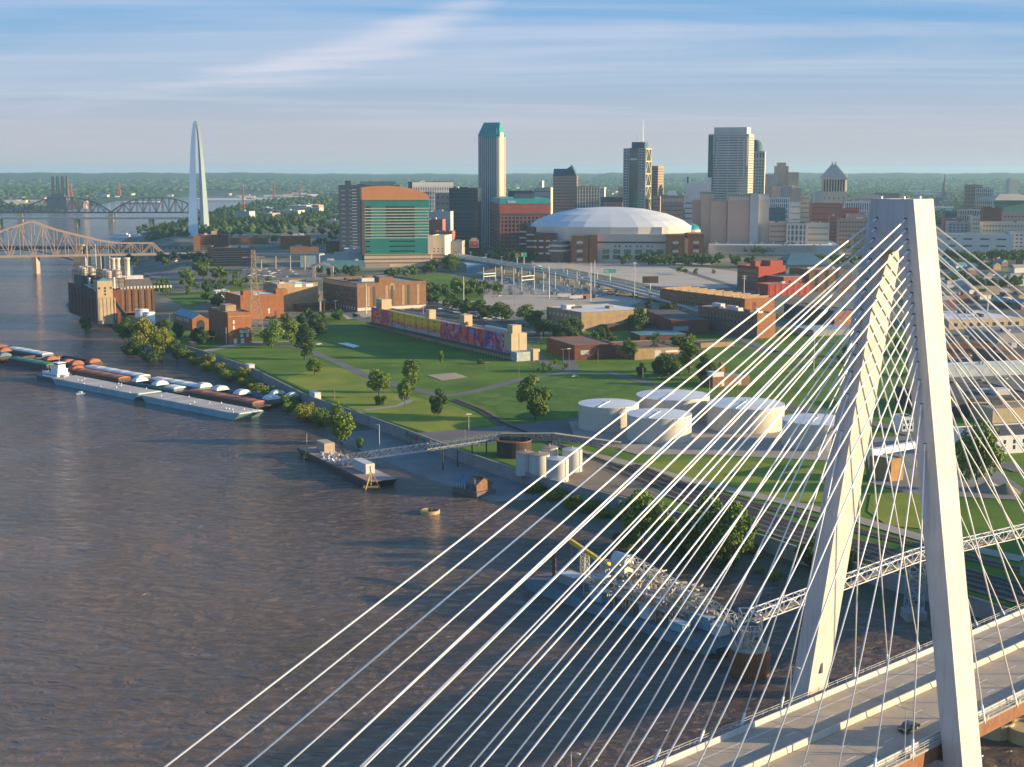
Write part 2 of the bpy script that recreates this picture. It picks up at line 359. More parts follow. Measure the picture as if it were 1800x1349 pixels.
def patch(name, px, mat, dz=0.05, kind='structure', parent=None):
    bm = bmesh.new(); vs_ = []
    for p in px:
        q = ON(*p); vs_.append(bm.verts.new((q.x, q.y, 0)))
    bm.faces.new(vs_); bmesh.ops.triangulate(bm, faces=bm.faces[:])
    for _ in range(4):
        es = [e for e in bm.edges if e.calc_length() > 60]
        if es: bmesh.ops.subdivide_edges(bm, edges=es, cuts=1); bmesh.ops.triangulate(bm, faces=bm.faces[:])
    for v in bm.verts: v.co.z = zland(math.hypot(v.co.x, v.co.y))+dz
    bmesh.ops.recalc_face_normals(bm, faces=bm.faces[:])
    if bm.faces and sum(f.normal.z for f in bm.faces) < 0: bmesh.ops.reverse_faces(bm, faces=bm.faces[:])
    me = bpy.data.meshes.new(name); bm.to_mesh(me); bm.free(); me.materials.append(mat)
    return link(name, me, parent, kind)
# ------------------------------------------------------------------ cable-stayed bridge
AX = Vector((0.734, 0.679)).normalized(); BYAW = math.atan2(AX.y, AX.x)
BR = thing('cable_stayed_bridge', 'white cable-stayed road bridge with an A-shaped concrete tower in the right foreground', 'bridge', (68.4, 251.5, 0), BYAW)
def bl(x, y, z=0.0): return Vector((68.4 + x*math.cos(BYAW) - y*math.sin(BYAW), 251.5 + x*math.sin(BYAW) + y*math.cos(BYAW), z))
ZTOP, ZD = 121.9, 27.0
def off(z): return 2.35 + 13.85*(ZTOP-z)/(ZTOP-27.0)
for s in (-1, 1):
    mb = MB(); zs = [-3, 27, 60, 90, ZTOP-9, ZTOP]
    for z0, z1 in zip(zs[:-1], zs[1:]):
        def ring(z): a, b = sorted((s*off(z)-1.9, s*off(z)+1.9)); return [(-3.2,a,z),(3.2,a,z),(3.2,b,z),(-3.2,b,z)]
        mb.hexa(ring(z0), ring(z1))
    leg = mb.o('tower_leg', CONC, BR)
    for k in range(9):                 # pour joints: shallow raised lips
        z = 36+9.0*k; a, b = s*off(z)-1.9, s*off(z)+1.9
        MB().box(-3.215, 3.215, min(a,b)-0.015, max(a,b)+0.015, z-0.06, z+0.06).o('pour_joint', CONC, leg)
    if s > 0: MB().box(-0.5, 0.3, s*off(33)-1.97 if s < 0 else s*off(33)-1.99, s*off(33)-1.85, 31.6, 33.9).o('access_hatch', DARK, leg)
z0 = ZTOP-8.8; yi0, yi1 = off(z0)-1.9, off(ZTOP)-1.9
MB().hexa([(-3.17,-yi0-.05,z0),(3.17,-yi0-.05,z0),(3.17,yi0+.05,z0),(-3.17,yi0+.05,z0)], [(-3.17,-yi1-.05,ZTOP-.03),(3.17,-yi1-.05,ZTOP-.03),(3.17,yi1+.05,ZTOP-.03),(-3.17,yi1+.05,ZTOP-.03)]).o('tower_head', CONC, BR)
for x, y in ((-2.6,-2), (0.5,-3.2), (-2.6,2.5)):
    MB().box(x-.18,x+.18,y-.18,y+.18,ZTOP-.02,ZTOP+.45).o('beacon', WHITE, BR)
MB().box(-2.6,2.6,-16.0,16.0,20.5,23.3).o('cross_beam', CONC, BR)
X0, X1 = -330.0, 300.0
deck = MB().box(X0,X1,-12.7,12.7,26.55,ZD).o('deck', CONC2, BR)
for s in (-1, 1):
    for xa in np.arange(X0, X1, 29.5):
        MB().box(xa+.02,xa+29.44,s*13.35-.28,s*13.35+.28,23.6,26.5).o('edge_girder', RUST, BR)
    MB().box(X0,X1,s*13.3-.75,s*13.3+.75,26.5,26.9).o('edge_slab', CONC3, BR)
    for i, xa in enumerate(np.arange(X0, X1, 11.8)):
        g = MB().hexa([(xa+.05,s*12.55-.24,26.98),(xa+11.74,s*12.55-.24,26.98),(xa+11.74,s*12.55+.24,26.98),(xa+.05,s*12.55+.24,26.98)],
                  [(xa+.05,s*12.55-.12,28.05),(xa+11.74,s*12.55-.12,28.05),(xa+11.74,s*12.55+.12,28.05),(xa+.05,s*12.55+.12,28.05)]).o('parapet', CONC, BR)
    rl = MB()
    for z in (27.5, 28.0, 28.45): rl.beam((X0,s*14.0,z),(X1,s*14.0,z),.09)
    for xa in np.arange(X0, X1, 2.95): rl.beam((xa,s*14.0,26.9),(xa,s*14.0,28.5),.09)
    rl.o('hand_rail', STEEL, BR)
fb = MB(); fme = fb.box(-.2,.2,-13.0,13.0,24.0,26.5).mesh('floor_beam', RUST)
for xa in np.arange(X0+3, X1, 11.8): link('floor_beam', fme, BR, loc=(xa,0,0))
bme = MB().hexa([(-2.93,-.30,0),(2.93,-.30,0),(2.93,.30,0),(-2.93,.30,0)],[(-2.93,-.14,1.15),(2.93,-.14,1.15),(2.93,.14,1.15),(-2.93,.14,1.15)]).mesh('median_barrier', M('concrete_barrier',(0.60,0.53,0.44),(0.5,0.44,0.36),0.4,0.8,streak=0.3))
for xa in np.arange(X0+3, X1, 5.9): link('median_barrier', bme, BR, loc=(xa,1.45,ZD))
dme = MB().box(-1.5,1.5,-.09,.09,0,.006).mesh('lane_dash', LINE)
for y in (6.1, -3.6, -7.4):
    for xa in np.arange(-96 if y < 0 else -120, 190, 11.8): link('lane_dash', dme, deck, loc=(xa+y,y,ZD+.004))
for y, m in ((9.7,LINE),(2.5,LINEY),(0.4,LINEY),(-11.3,LINE)): MB().box(X0,X1,y-.08,y+.08,ZD+.004,ZD+.010).o('edge_line', m, deck)
jm = MB().box(-.05,.05,-12.3,12.3,0,.004).mesh('deck_joint', ASPH)
for xa in np.arange(X0+6, X1, 23.6): link('deck_joint', jm, deck, loc=(xa,0,ZD+.003))
YK = [386,404.5,423,441.6,460,479,497,516,534.6,553.5,573.5,594,615,637,668,710,780]
zs = np.linspace(30, ZTOP, 400); ys = [PX(bl(-3.2,-off(z),z))[1] for z in zs]
ZK = [float(np.interp(-y, [-v for v in ys], zs)) for y in YK]
slv = MB().tube((0,0,0),(-1.3,0,0),.24,10); RING = M('sleeve_dark_ring', (0.05,0.05,0.05), None, 1, 0.7)  # near-black ring around each anchor sleeve
for sx in (-1, 1):
    for sy in (-1, 1):
        for k, z in enumerate(ZK):
            s_ = 12.0+11.8*(16-k)
            p = Vector((sx*3.15, sy*off(z), z)); q = Vector((sx*s_, sy*13.9, 27.6)); d = (q-p).normalized()
            c = MB().tube(p+d*0.3, q, 0.135, 8).o('stay_cable', CABLE, BR, True)
            MB().tube(p-d*0.2, p+d*(1.2 if k < 12 else 1.6), 0.18, 10).o('anchor_sleeve', CABLE, c, True)
            MB().tube(q-d*2.2, q+d*1.4, 0.23, 8).o('anchor_boot', CABLE, c, True)
            MB().box(q.x-.45,q.x+.45,q.y-.32,q.y+.32,26.9,27.5).box(q.x+sx*1.0-.3,q.x+sx*1.0+.3,q.y-.3+sy*.1,q.y+.3+sy*.1,26.9,27.7).o('anchor_box', STEEL, c)
            MB().tube(p-d*0.06, p+d*0.08, 0.31, 12).o('sleeve_rim', RING, c)
for x in (120, 205, 290):             # approach piers
    MB().box(x-1.5,x+1.5,-9,-5,-3,23.5).box(x-1.5,x+1.5,5,9,-3,23.5).box(x-1.8,x+1.8,-13,13,22.0,23.9).o('approach_pier', CONC3, BR)
# street lamps and a car on the deck
def lamp(x, y, s, label):
    t = thing('street_lamp', label, 'street lamp', bl(x,y,26.9), BYAW, 'lamps along the cable-stayed bridge')
    MB().tube((0,0,0),(0,0,8.6),.11,8,.07).o('pole', STEEL, t); MB().beam((0,0,8.5),(0,-s*1.5,8.75),.08).o('arm', STEEL, t)
    MB().box(-.16,.16,min(-s*1.3,-s*2.0),max(-s*1.3,-s*2.0),8.68,8.84).o('lamp_head', OFFW, t)
def bpos(px, py, z=27.0):
    q = G(px,py,z); d = Vector((q.x-68.4, q.y-251.5)); return d.dot(AX), d.dot(Vector((-AX.y,AX.x)))
x, y = bpos(1363,1240); lamp(x, 13.1, 1, 'slim grey street lamp on the far edge of the bridge left of the tower')
x, y = bpos(1576,1325); lamp(x, -13.1, -1, 'slim grey street lamp on the near edge of the bridge beside the dark car')
x, y = bpos(980,1400); lamp(x, 13.1, 1, 'street lamp whose head shows at the bottom edge among the cables')
def make_car(label, loc, rz, paint, kind='sedan', group=None, simple=False):
    t = thing('car', label, 'car', loc, rz, group)
    L, Wd = 2.3, 0.92
    prof = [(-2.3,.35),(-2.3,.85),(-2.1,.95),(-1.55,1.0),(-0.95,1.42),(0.35,1.44),(1.05,1.0),(2.0,.88),(2.3,.7),(2.3,.35)]
    mb = MB(); n = len(prof)
    mb.add([(x_,-Wd,z_) for x_, z_ in prof]+[(x_,Wd,z_) for x_, z_ in prof], [tuple(range(n)), tuple(range(2*n-1,n-1,-1))]+[(i,i+n,(i+1)%n+n,(i+1)%n) for i in range(n)])
    mb.o('body', paint, t)
    g = MB(); 
    for s in (-1,1): g.add([(-1.4,s*.935,1.0),(-.9,s*.935,1.36),(.3,s*.935,1.37),(.85,s*.935,1.0)], [(0,1,2,3)])
    g.add([(.42,-.82,1.42),(.42,.82,1.42),(1.02,.82,1.03),(1.02,-.82,1.03)],[(0,1,2,3)])
    g.add([(-1.0,-.82,1.40),(-1.0,.82,1.40),(-1.53,.82,1.03),(-1.53,-.82,1.03)],[(3,2,1,0)])
    for i_, v_ in enumerate(g.v): g.v[i_] = (v_[0], v_[1], v_[2]+.012)
    g.o('windows', GLASS, t)
    if not simple:
        for sx in (-1.4,1.4):
            for s in (-1,1): 
                w = MB().tube((sx,s*.80,.33),(sx,s*.96,.33),.33,14).o('wheel', BLACK, t)
                MB().tube((sx,s*.955,.33),(sx,s*.968,.33),.19,10).o('rim', STEEL, w)
        for s in (-1,1):
            MB().box(2.26,2.32,s*.6-.2,s*.6+.2,.62,.76).o('headlight', OFFW, t); MB().box(-2.32,-2.27,s*.65-.18,s*.65+.18,.7,.84).o('tail_light', M('red_lens',(0.35,0.02,0.02),None,1,0.3), t)
    else:
        w = MB()
        for sx in (-1.4,1.4): w.tube((sx,-.95,.33),(sx,.95,.33),.33,8)
        w.o('wheels', BLACK, t)
    return t
CARB = M('car_paint_black', (0.012,0.013,0.016), None, 1, 0.25, coat=1.0)
x, y = bpos(1597,1284); make_car('black car driving across the cable-stayed bridge', bl(x,y,ZD+.01), BYAW+math.pi, CARB)
# cofferdam rings and pile cap under the deck
for px, py, r, h, nm in ((1748,1290,4.2,3.4,'pale round pile cap in the water just right of the near tower leg'),(1806,1300,4.6,3.2,'round pile cap in the water at the right edge of the frame')):
    p = G(px,py,0); MB().lathe([(r,-2),(r,h),(r-.5,h),(r-.5,h-.5),(0,h-.5)],28,(p.x,p.y)).o('pile_cap', M('concrete_sunlit',(0.55,0.42,0.22),(0.42,0.31,0.16),0.3,0.85,streak=0.4), None)  # yellow of the low sunlight mixed into the concrete colour
    tag(bpy.context.scene.objects[-1] if False else COL.objects[-1], nm, 'pile cap', 'pile caps below the bridge')
# ------------------------------------------------------------------ trees
def leafmat(name, a, b):
    m = M(name, a, b, 0.22, 0.75, spec=0.25); t = m.node_tree; bs = t.nodes['Principled BSDF']
    return m
LEAF = [leafmat('foliage_mid',(0.130,0.195,0.030),(0.062,0.115,0.018)), leafmat('foliage_yellow',(0.235,0.240,0.032),(0.130,0.165,0.023)),
        leafmat('foliage_dark',(0.072,0.125,0.026),(0.034,0.068,0.016)), leafmat('foliage_fresh',(0.170,0.245,0.036),(0.090,0.160,0.023))]
BARK = M('bark', (0.10,0.075,0.055), (0.06,0.045,0.035), 1.5, 0.95)
def crown_mesh(seed, shape, nl, nq, ls, mat):
    r = np.random.default_rng(seed); L = []
    for i in range(nl):                # lobes of leaf clumps spread through the crown
        while True:
            p = r.uniform(-1,1,3)
            if np.dot(p,p) < 1: break
        if shape == 'tall': c = np.array([p[0]*.19, p[1]*.19, .53+p[2]*.40]); rad = r.uniform(.09,.15)
        elif shape == 'bush': c = np.array([p[0]*.55, p[1]*.55, .36+p[2]*.36]); rad = r.uniform(.16,.28)
        elif shape == 'open': c = np.array([p[0]*.34, p[1]*.34, .57+p[2]*.34]); rad = r.uniform(.09,.15)
        else: c = np.array([p[0]*.33, p[1]*.33, .51+p[2]*.41*(1-.25*abs(p[0]))]); rad = r.uniform(.09,.16)
        L.append((c, rad))
    w = np.array([q[1]**2 for q in L]); w /= w.sum(); V = []; Q = []
    pick = r.choice(nl, nq, p=w)
    for i in pick:
        c, rad = L[i]; d = r.normal(size=3); d /= np.linalg.norm(d); d[2] = d[2]*.9+.12
        p = c + d*rad*(r.uniform(.72,1.08)); n = d*0.8 + r.normal(size=3)*.55; n /= np.linalg.norm(n)
        a = np.cross(n, r.normal(size=3)); a /= np.linalg.norm(a); b = np.cross(n, a); s = ls*r.uniform(.6,1.35)
        k = len(V); V += [p-a*s, p-b*s*.62, p+a*s, p+b*s*.62]; Q.append((k,k+1,k+2,k+3))
    return np_mesh('crown', np.array(V), np.array(Q), [mat])
def trunk_mesh(seed, shape):
    r = random.Random(seed); mb = MB()
    if shape == 'bush':
        for i in range(5):
            a = r.uniform(0,6.28); mb.tube((0,0,-.05),(math.cos(a)*.25,math.sin(a)*.25,.4),.02,5,.008)
        return mb.mesh('trunk', BARK)
    h = .34 if shape != 'tall' else .3
    mb.tube((0,0,-.03),(.01,0,h),.026,8,.018); mb.tube((.01,0,h),(0,.01,.72),.018,6,.006)
    for i in range(7):
        a = i*.9+r.uniform(0,.6); z = h*r.uniform(.7,1.25); l = r.uniform(.14,.26)*(.6 if shape == 'tall' else 1)
        m_ = (math.cos(a)*l*.5, math.sin(a)*l*.5, z+l*.55)
        mb.tube((0,0,z), m_, .011, 5, .007); mb.tube(m_, (math.cos(a+.3)*l, math.sin(a+.3)*l, z+l*1.2), .007, 5, .003)
    return mb.mesh('trunk', BARK)
PROTO = []
for k, (sh, nl, nq, ls) in enumerate((('round',30,4600,.028),('round',36,4600,.027),('open',26,3400,.028),('tall',26,3400,.026),('bush',16,3200,.044),('bush',20,3200,.042))):
    PROTO.append((sh, trunk_mesh(50+k, sh), [crown_mesh(80+k, sh, nl, nq, ls, m) for m in LEAF]))
LOWP = [(sh, None, [crown_mesh(180+k, sh, 14, 620, .062, m) for m in LEAF]) for k, sh in enumerate(('round','round','round','tall','bush','bush'))]
WR = {'round':.88, 'open':.86, 'tall':.54, 'bush':1.5}
NT = [0]; MASS = []
def tree_at(p, h, w, label, kind=0, leaf=0, group=None, low=False, cat='tree'):
    NT[0] += 1
    sh, tm, cms = (LOWP if low else PROTO)[kind]
    nm = 'bush' if sh == 'bush' else 'tree'
    t = thing(nm, label, 'bush' if nm == 'bush' else cat, p, random.uniform(0,6.28), group)
    if tm is None: tm = PROTO[kind][1]
    sx = w/WR[sh]
    t.scale = (sx, sx*random.uniform(.92,1.08), h)
    link('trunk', tm, t); link('crown', cms[leaf], t)
    return t
def tree(px, py, hp, wp, label, kind=0, leaf=0, z=None, group=None):
    p = ON(px, py) if z is None else G(px, py, z)
    s = math.hypot(p.x, p.y)/F
    return tree_at((p.x, p.y, p.z-0.05), hp*s*1.02, wp*s, label, kind, leaf, group)
def belt(pts, n, h, label, group, kinds=(0,1,2), leaves=(0,2,0,3), jit=8.0, low=True, seed=1, wr=(.75,1.1), zf=None, mass=False):
    r = random.Random(seed); P = [ON(*p) for p in pts]; seg = [(b-a).length for a, b in zip(P[:-1], P[1:])]; T = sum(seg)
    for i in range(n):
        s = T*(i+r.uniform(.2,.8))/n; k = 0
        while k < len(seg)-1 and s > seg[k]: s -= seg[k]; k += 1
        q = P[k]+(P[k+1]-P[k])*min(1, s/seg[k]); x, y = q.x+r.gauss(0,jit), q.y+r.gauss(0,jit)
        hh = r.uniform(*h)
        if mass: MASS.append((x, y, zland(math.hypot(x,y))-.1, hh, hh*r.uniform(*wr)/.88, r.choice(kinds), r.choice(leaves), r.uniform(0,6.28))); continue
        tree_at((x, y, (zland(math.hypot(x,y)) if zf is None else zf)-.1), hh, hh*r.uniform(*wr), label, r.choice(kinds), r.choice(leaves), group, low)
PT = 'trees of the riverside park'
tree(478,612,52,46,'bright green tree in front of the dark brick warehouse, left of its clump',0,3,group=PT)
tree(513,606,46,52,'broad green tree in the middle of the clump beside the brick warehouse',1,3,group=PT)
tree(536,632,64,38,'darker upright tree at the right end of the clump beside the warehouse',3,2,group=PT)
tree(560,590,40,40,'tree with reddish-dark shade behind the park clump',0,2,group=PT)
tree(553,660,32,34,'small round tree alone on the shaded lawn',1,0,group=PT)
tree(666,700,52,50,'spreading leafy tree left of the tall park tree',2,3,group=PT)
tree(668,712,20,26,'low bush under the spreading park tree',4,0,group=PT)
tree(722,690,60,34,'tall narrow tree on the lawn behind the path loop',3,0,group=PT)
tree(712,714,48,30,'slender open tree beside the path loop',2,3,group=PT)
tree(770,730,48,38,'dark round tree beside the curving railway track',0,2,group=PT)
tree(941,738,84,68,'largest park tree, standing alone left of the storage tanks',0,0,group=PT)
tree(776,640,24,10,'thin sapling on the shaded lawn in front of the mural',3,3,group=PT)
tree(845,640,10,20,'low shrub at the foot of the mural building',4,2,group=PT)
for i, (x, y, h, w, k, lf, lb) in enumerate([
  (152,580,26,26,4,2,'dark round bush at the foot of the riverside power plant'),
  (222,600,42,44,0,0,'leftmost tree of the big riverbank clump below the power plant'),(252,616,60,56,1,1,'tallest sunlit tree of the riverbank clump below the power plant'),
  (284,628,52,50,1,1,'yellow-green tree at the right of the big riverbank clump'),(312,634,38,42,0,2,'dark tree at the right end of the big riverbank clump'),(232,622,28,44,4,2,'dark bush at the waterline below the big riverbank clump'),(268,636,24,50,5,2,'dark low bush under the tallest riverbank tree'),
  (342,640,16,26,5,1,'small yellow-green bush at the left end of the floodwall'),(366,648,30,30,4,1,'yellow-green bush below the left end of the floodwall'),
  (398,664,22,36,5,1,'low bush below the floodwall, left of the concrete stub'),(428,672,32,30,4,1,'taller bush beside the concrete floodwall stub'),(455,692,22,36,5,1,'low sunlit bush right of the concrete floodwall stub'),(482,704,24,40,5,0,'green bush at the end of the moored barges'),
  (508,716,26,36,4,3,'bush in the water beside the covered barge'),(540,738,38,54,5,1,'yellow-green shrub mass left of the tall waterside tree'),(566,748,34,40,4,0,'dark shrub close against the tall waterside tree'),
  (600,778,72,56,0,3,'tall bright tree standing in flood water below the floodwall'),(632,786,20,16,4,3,'small tuft of leaves in the water right of the tall waterside tree'),
  (940,866,24,40,5,1,'leftmost bush of the bank behind the stay cables'),(972,880,28,46,5,1,'second bush of the bank behind the stay cables'),(1006,894,28,44,4,1,'third bush of the bank behind the stay cables'),(1036,902,24,34,5,0,'rightmost bush of the bank strip behind the stay cables'),
  (1128,955,100,100,1,3,'big round tree on the bank right of the bush strip'),(1105,958,40,60,5,0,'low bush under the big round bank tree'),(1168,965,84,74,0,3,'bright tree between the two big bank trees'),
  (1232,980,116,100,0,0,'big dark-green tree on the bank left of the tower'),(1290,992,120,96,1,0,'large leafy tree on the bank nearest the tower'),(1200,978,48,70,5,2,'shaded bush at the waterline below the large bank trees'),(1262,992,40,80,5,2,'shaded bush overhanging the water below the largest bank trees'),
  (1362,1018,22,34,5,1,'bright yellow-green bush by the water under the cables'),(1336,1006,14,22,5,1,'small yellow bush by the water under the cables'),
  (1428,1000,58,66,0,2,'dark tree behind the far leg of the tower'),(1490,1016,60,40,0,2,'dark tree showing between the tower legs'),(1752,1092,34,60,5,2,'dark bush below the bridge deck right of the tower'),
  (1716,862,122,86,1,3,'big bright tree right of the tower behind the stay cables')]):
    tree(x, y, h, w, lb, k, lf, z=(0.4 if k >= 4 or y > 590 and y < 800 else 1.0) if (x < 640 or 900 < x < 1700 or y > 1000) and not (x == 1716) else None, group='trees and bushes of the riverbank')
rb = random.Random(77); wps = [(326,632),(380,655),(420,676),(470,700),(515,722),(560,744)]
for i in range(20):
    f = (i+rb.random())/20*5; k = min(4,int(f)); x = wps[k][0]+(wps[k+1][0]-wps[k][0])*(f-k)+rb.uniform(-5,5); y = wps[k][1]+(wps[k+1][1]-wps[k][1])*(f-k)+rb.uniform(-7,3)
    tree(x, y, rb.uniform(12,22), rb.uniform(22,36), 'low tangled bush of the green strip below the left floodwall', rb.choice((4,5)), rb.choice((1,0,3)), z=.4, group='undergrowth below the floodwall')
for i in range(16):
    x = 930+i*26+rb.uniform(-8,8); y = 862+ (x-930)*.275+rb.uniform(-4,10)
    tree(x, y, rb.uniform(16,30), rb.uniform(34,50), 'leafy bush of the green bank strip behind the stay cables', rb.choice((4,5)), rb.choice((1,0,3,2)), z=.5, group='undergrowth of the right bank')
GM = 'trees among the warehouses'
for i, (x, y, h, w, k, lf, lb) in enumerate([
  (1117,590,52,46,0,2,'tree between the flat-roofed shed and the low brick sheds'),(1107,632,38,30,1,0,'tree growing inside the yard of the low brick sheds'),
  (1212,655,68,40,3,0,'tall tree at the right end of the low brick sheds'),(1172,662,42,52,1,2,'dark tree below the right end of the brick sheds'),(1238,660,32,34,0,2,'small tree between sheds and street, behind the upper cables'),
  (985,597,38,46,0,2,'dark tree left of the white-roofed shed'),(1010,592,36,38,1,2,'tree against the left wall of the white-roofed shed'),(955,590,30,40,1,2,'left tree of the dark pair by the white-roofed shed'),
  (933,572,38,54,0,0,'rounded tree with a sunlit top right of the parked cars'),(882,566,36,44,1,2,'tree directly behind the row of parked cars'),(850,560,34,46,0,2,'second tree behind the row of parked cars'),(822,556,28,36,1,0,'tree at the left end of the parked cars row'),
  (792,478,32,44,1,0,'tree at the right-hand corner of the green hotel tower'),(762,476,20,30,0,2,'low dark tree in front of the green hotel tower'),
  (1060,600,26,34,1,2,'shaded tree in front of the white-roofed shed')]):
    tree(x, y, h, w, lb, k, lf, group=GM)
# ------------------------------------------------------------------ floodwall
FW = thing('floodwall', 'long grey concrete floodwall between the riverside park and the river', 'wall', (WALL[0].x, WALL[0].y, 0))
FWM = M('concrete_wall', (0.30,0.285,0.26), (0.22,0.21,0.195), 0.15, 0.85, streak=0.45)
def along(P, step):
    out = []
    for a, b in zip(P[:-1], P[1:]):
        k = max(1, round((b-a).length/step))
        out += [(a+(b-a)*i/k, a+(b-a)*(i+1)/k) for i in range(k)]
    return out
WO = Vector((WALL[0].x, WALL[0].y, 0))
for a, b in along([Vector((p.x,p.y,0)) for p in WALL], 11):
    d = (b-a).normalized(); a_, b_ = a-WO+d*.02, b-WO-d*.02
    pn = MB().beam((a_.x,a_.y,2.9),(b_.x,b_.y,2.9),.55,7.4).o('wall_panel', FWM, FW)
    MB().beam((a_.x,a_.y,6.69),(b_.x,b_.y,6.69),.8,.2).o('coping', CONC3, pn)
for px, py, c in ((724,766,(0.12,0.32,0.16)),(732,768.5,(0.45,0.07,0.04)),(738.5,771,(0.55,0.27,0.05)),(745,773,(0.05,0.24,0.40)),(702,762,(0.10,0.25,0.34)),(713,765,(0.07,0.10,0.16))):
    a = G(px, py, 4.4)
    i_ = min(range(len(WALL)-1), key=lambda k: abs((WALL[k].x+WALL[k+1].x)/2-a.x)); d = (WALL[i_+1]-WALL[i_]).normalized()
    t_ = (a.x-WALL[i_].x)/d.x; c0 = WALL[i_]+d*t_; nrm = Vector((-abs(d.y), -abs(d.x)*1,0)).normalized(); nrm = Vector((d.y,-d.x,0)) if Vector((d.y,-d.x,0)).x < 0 else Vector((-d.y,d.x,0))
    p0 = c0+nrm*.31-WO; q0 = p0+d*2.6
    MB().beam((p0.x,p0.y,4.6),(q0.x,q0.y,4.6),.06,2.4).o('painted_panel', M('paint_%d'%px, c, None, 0.8, 0.7), FW)
for px, py, w, lb in ((554,701,8,'pale graffiti-marked concrete stub on the floodwall'),(440,651,6,'concrete stub with ivy on the left floodwall'),(338,611,8,'small brick-orange hut at the left end of the floodwall')):
    p = G(px,py,5); o_ = MB().box(-w/2,w/2,-1.8,1.8,0,3.6).box(-w/2-.2,w/2+.2,-2,2,3.6,3.9).o('gate_stub', M('brick_orange_pale',(0.42,0.20,0.10),(0.3,0.14,0.08),0.6,0.9) if w==8 and px<400 else OFFW); o_.location = (p.x,p.y,5); o_.rotation_euler = (0,0,R(-60)); tag(o_, lb, 'gatehouse')
# ------------------------------------------------------------------ park: paths, lawns, tracks
PATH = M('path_pale', (0.32,0.29,0.25), (0.24,0.22,0.19), 0.08, 0.95)
LAWN = M('lawn_dry', (0.260,0.275,0.034), (0.140,0.205,0.024), 0.05, 0.95, bump=0.5, bscale=0.8, spec=0.15)
WEED = M('meadow', (0.125,0.205,0.028), (0.055,0.120,0.018), 0.09, 0.95, bump=1.0, bscale=0.45, spec=0.15)
patch('lawn', [(500,668),(560,645),(650,650),(690,690),(800,715),(868,745),(760,763),(640,728)], LAWN, .05)
patch('meadow', [(800,690),(870,675),(1005,655),(1180,690),(1100,690),(1020,700),(1010,735),(885,746),(870,720)], WEED, .06)
spx('park_road', [(410,606),(470,606),(530,612),(600,640),(640,660),(706,680),(780,697)], 7.5, ASPH2, .10)
spx('street', [(780,697),(830,690),(915,668),(1006,654),(1070,655),(1130,672),(1200,690),(1330,705),(1480,745)], 7.0, ASPH2, .14)
spx('street', [(700,470),(790,520),(900,590),(960,640),(1010,655)], 8, ASPH2, .13)
spx('footpath', [(640,722),(700,714),(718,706),(712,698),(694,704)], 5, PATH, .16)
spx('footpath', [(360,618),(430,603),(520,600)], 9, PATH, .12)
patch('asphalt_apron', [(705,764),(800,757),(880,750),(950,742),(1016,735),(1060,790),(1000,775),(880,778),(800,789)], ASPH2, .17)
patch('sand_pit', [(750,660),(800,656),(823,664),(778,670)], M('sand',(0.42,0.33,0.22),(0.34,0.26,0.17),0.1,0.95), .2)
patch('concrete_slab', [(593,604),(610,603),(633,609),(622,612)], WHITE, .2)
patch('gravel_yard', [(1000,742),(1120,735),(1300,745),(1480,770),(1480,812),(1240,800),(1120,800),(1010,770)], GRAVEL, .2)
patch('gravel_yard', [(915,838),(955,806),(1030,806),(1120,838),(1200,868),(1130,880),(1020,856)], M('gravel_brown',(0.27,0.20,0.13),(0.17,0.125,0.08),0.07,0.95,bump=0.3), .2)
patch('lawn', [(1120,815),(1260,805),(1450,828),(1460,885),(1330,880),(1200,845)], LAWN, .22)
patch('lawn', [(1530,870),(1660,862),(1670,935),(1560,925),(1525,900)], LAWN, .22)
spx('gravel_road', [(1005,792),(1090,812),(1200,842),(1310,868),(1440,897),(1506,914),(1625,948),(1800,985)], 7, GRAVEL, .26)
patch('gravel_yard', [(1520,770),(1660,765),(1800,860),(1790,880),(1600,870),(1530,850)], M('gravel_grey',(0.24,0.22,0.20),(0.16,0.15,0.14),0.05,0.95), .24)
spx('street', [(1330,705),(1500,735),(1640,775),(1800,830)], 9, ASPH2, .27)
spx('ballast', [(1090,821),(1208,868),(1350,921),(1413,941),(1509,966),(1617,996),(1830,1054)], 19, M('ballast',(0.20,0.165,0.135),(0.12,0.10,0.085),0.3,0.95,bump=0.4), .30)
spx('ballast', [(800,704),(846,722),(882,745),(960,775),(1026,801),(1163,845),(1350,893),(1441,914),(1501,932),(1625,962),(1830,1012)], 5, MATS['ballast'], .31)
TIE = M('sleeper_wood', (0.07,0.055,0.045), None, 1, 0.9)
def track(px, shift, label):
    P = [ON(*p) for p in px]; fine = []
    for a, b in zip(P[:-1], P[1:]):
        k = max(1, int((b-a).length/6)); fine += [a+(b-a)*i/k for i in range(k)]
    fine.append(P[-1]); L = []
    for i, p in enumerate(fine):
        d = (fine[min(i+2,len(fine)-1)]-fine[max(i-2,0)]); d.z = 0; d.normalize(); L.append((p+Vector((-d.y,d.x,0))*shift, d))
    t = thing('railway_track', label, 'railway track', (L[0][0].x, L[0][0].y, L[0][0].z), 0, 'railway tracks along the river'); o = L[0][0]
    ties = MB()
    for s in (-.75, .75):
        mb = MB()
        for (p, d), (q, e) in zip(L[:-1], L[1:]):
            a = p+Vector((-d.y,d.x,0))*s-o; b = q+Vector((-e.y,e.x,0))*s-o
            mb.beam((a.x,a.y,.52+a.z),(b.x,b.y,.52+b.z),.12,.16)
        mb.o('rail', M('rail_steel',(0.16,0.12,0.10),(0.10,0.08,0.07),1,0.5,0.4), t)
    for (p, d), (q, e) in zip(L[:-1], L[1:]):
        n = max(1, int((q-p).length/.9))
        for i in range(n):
            c = p+(q-p)*(i/n)-o; nn = Vector((-d.y,d.x,0))*1.3; ties.beam(c-nn+Vector((0,0,.38)), c+nn+Vector((0,0,.38)), .26, .16)
    ties.o('sleepers', TIE, t, kind='stuff')
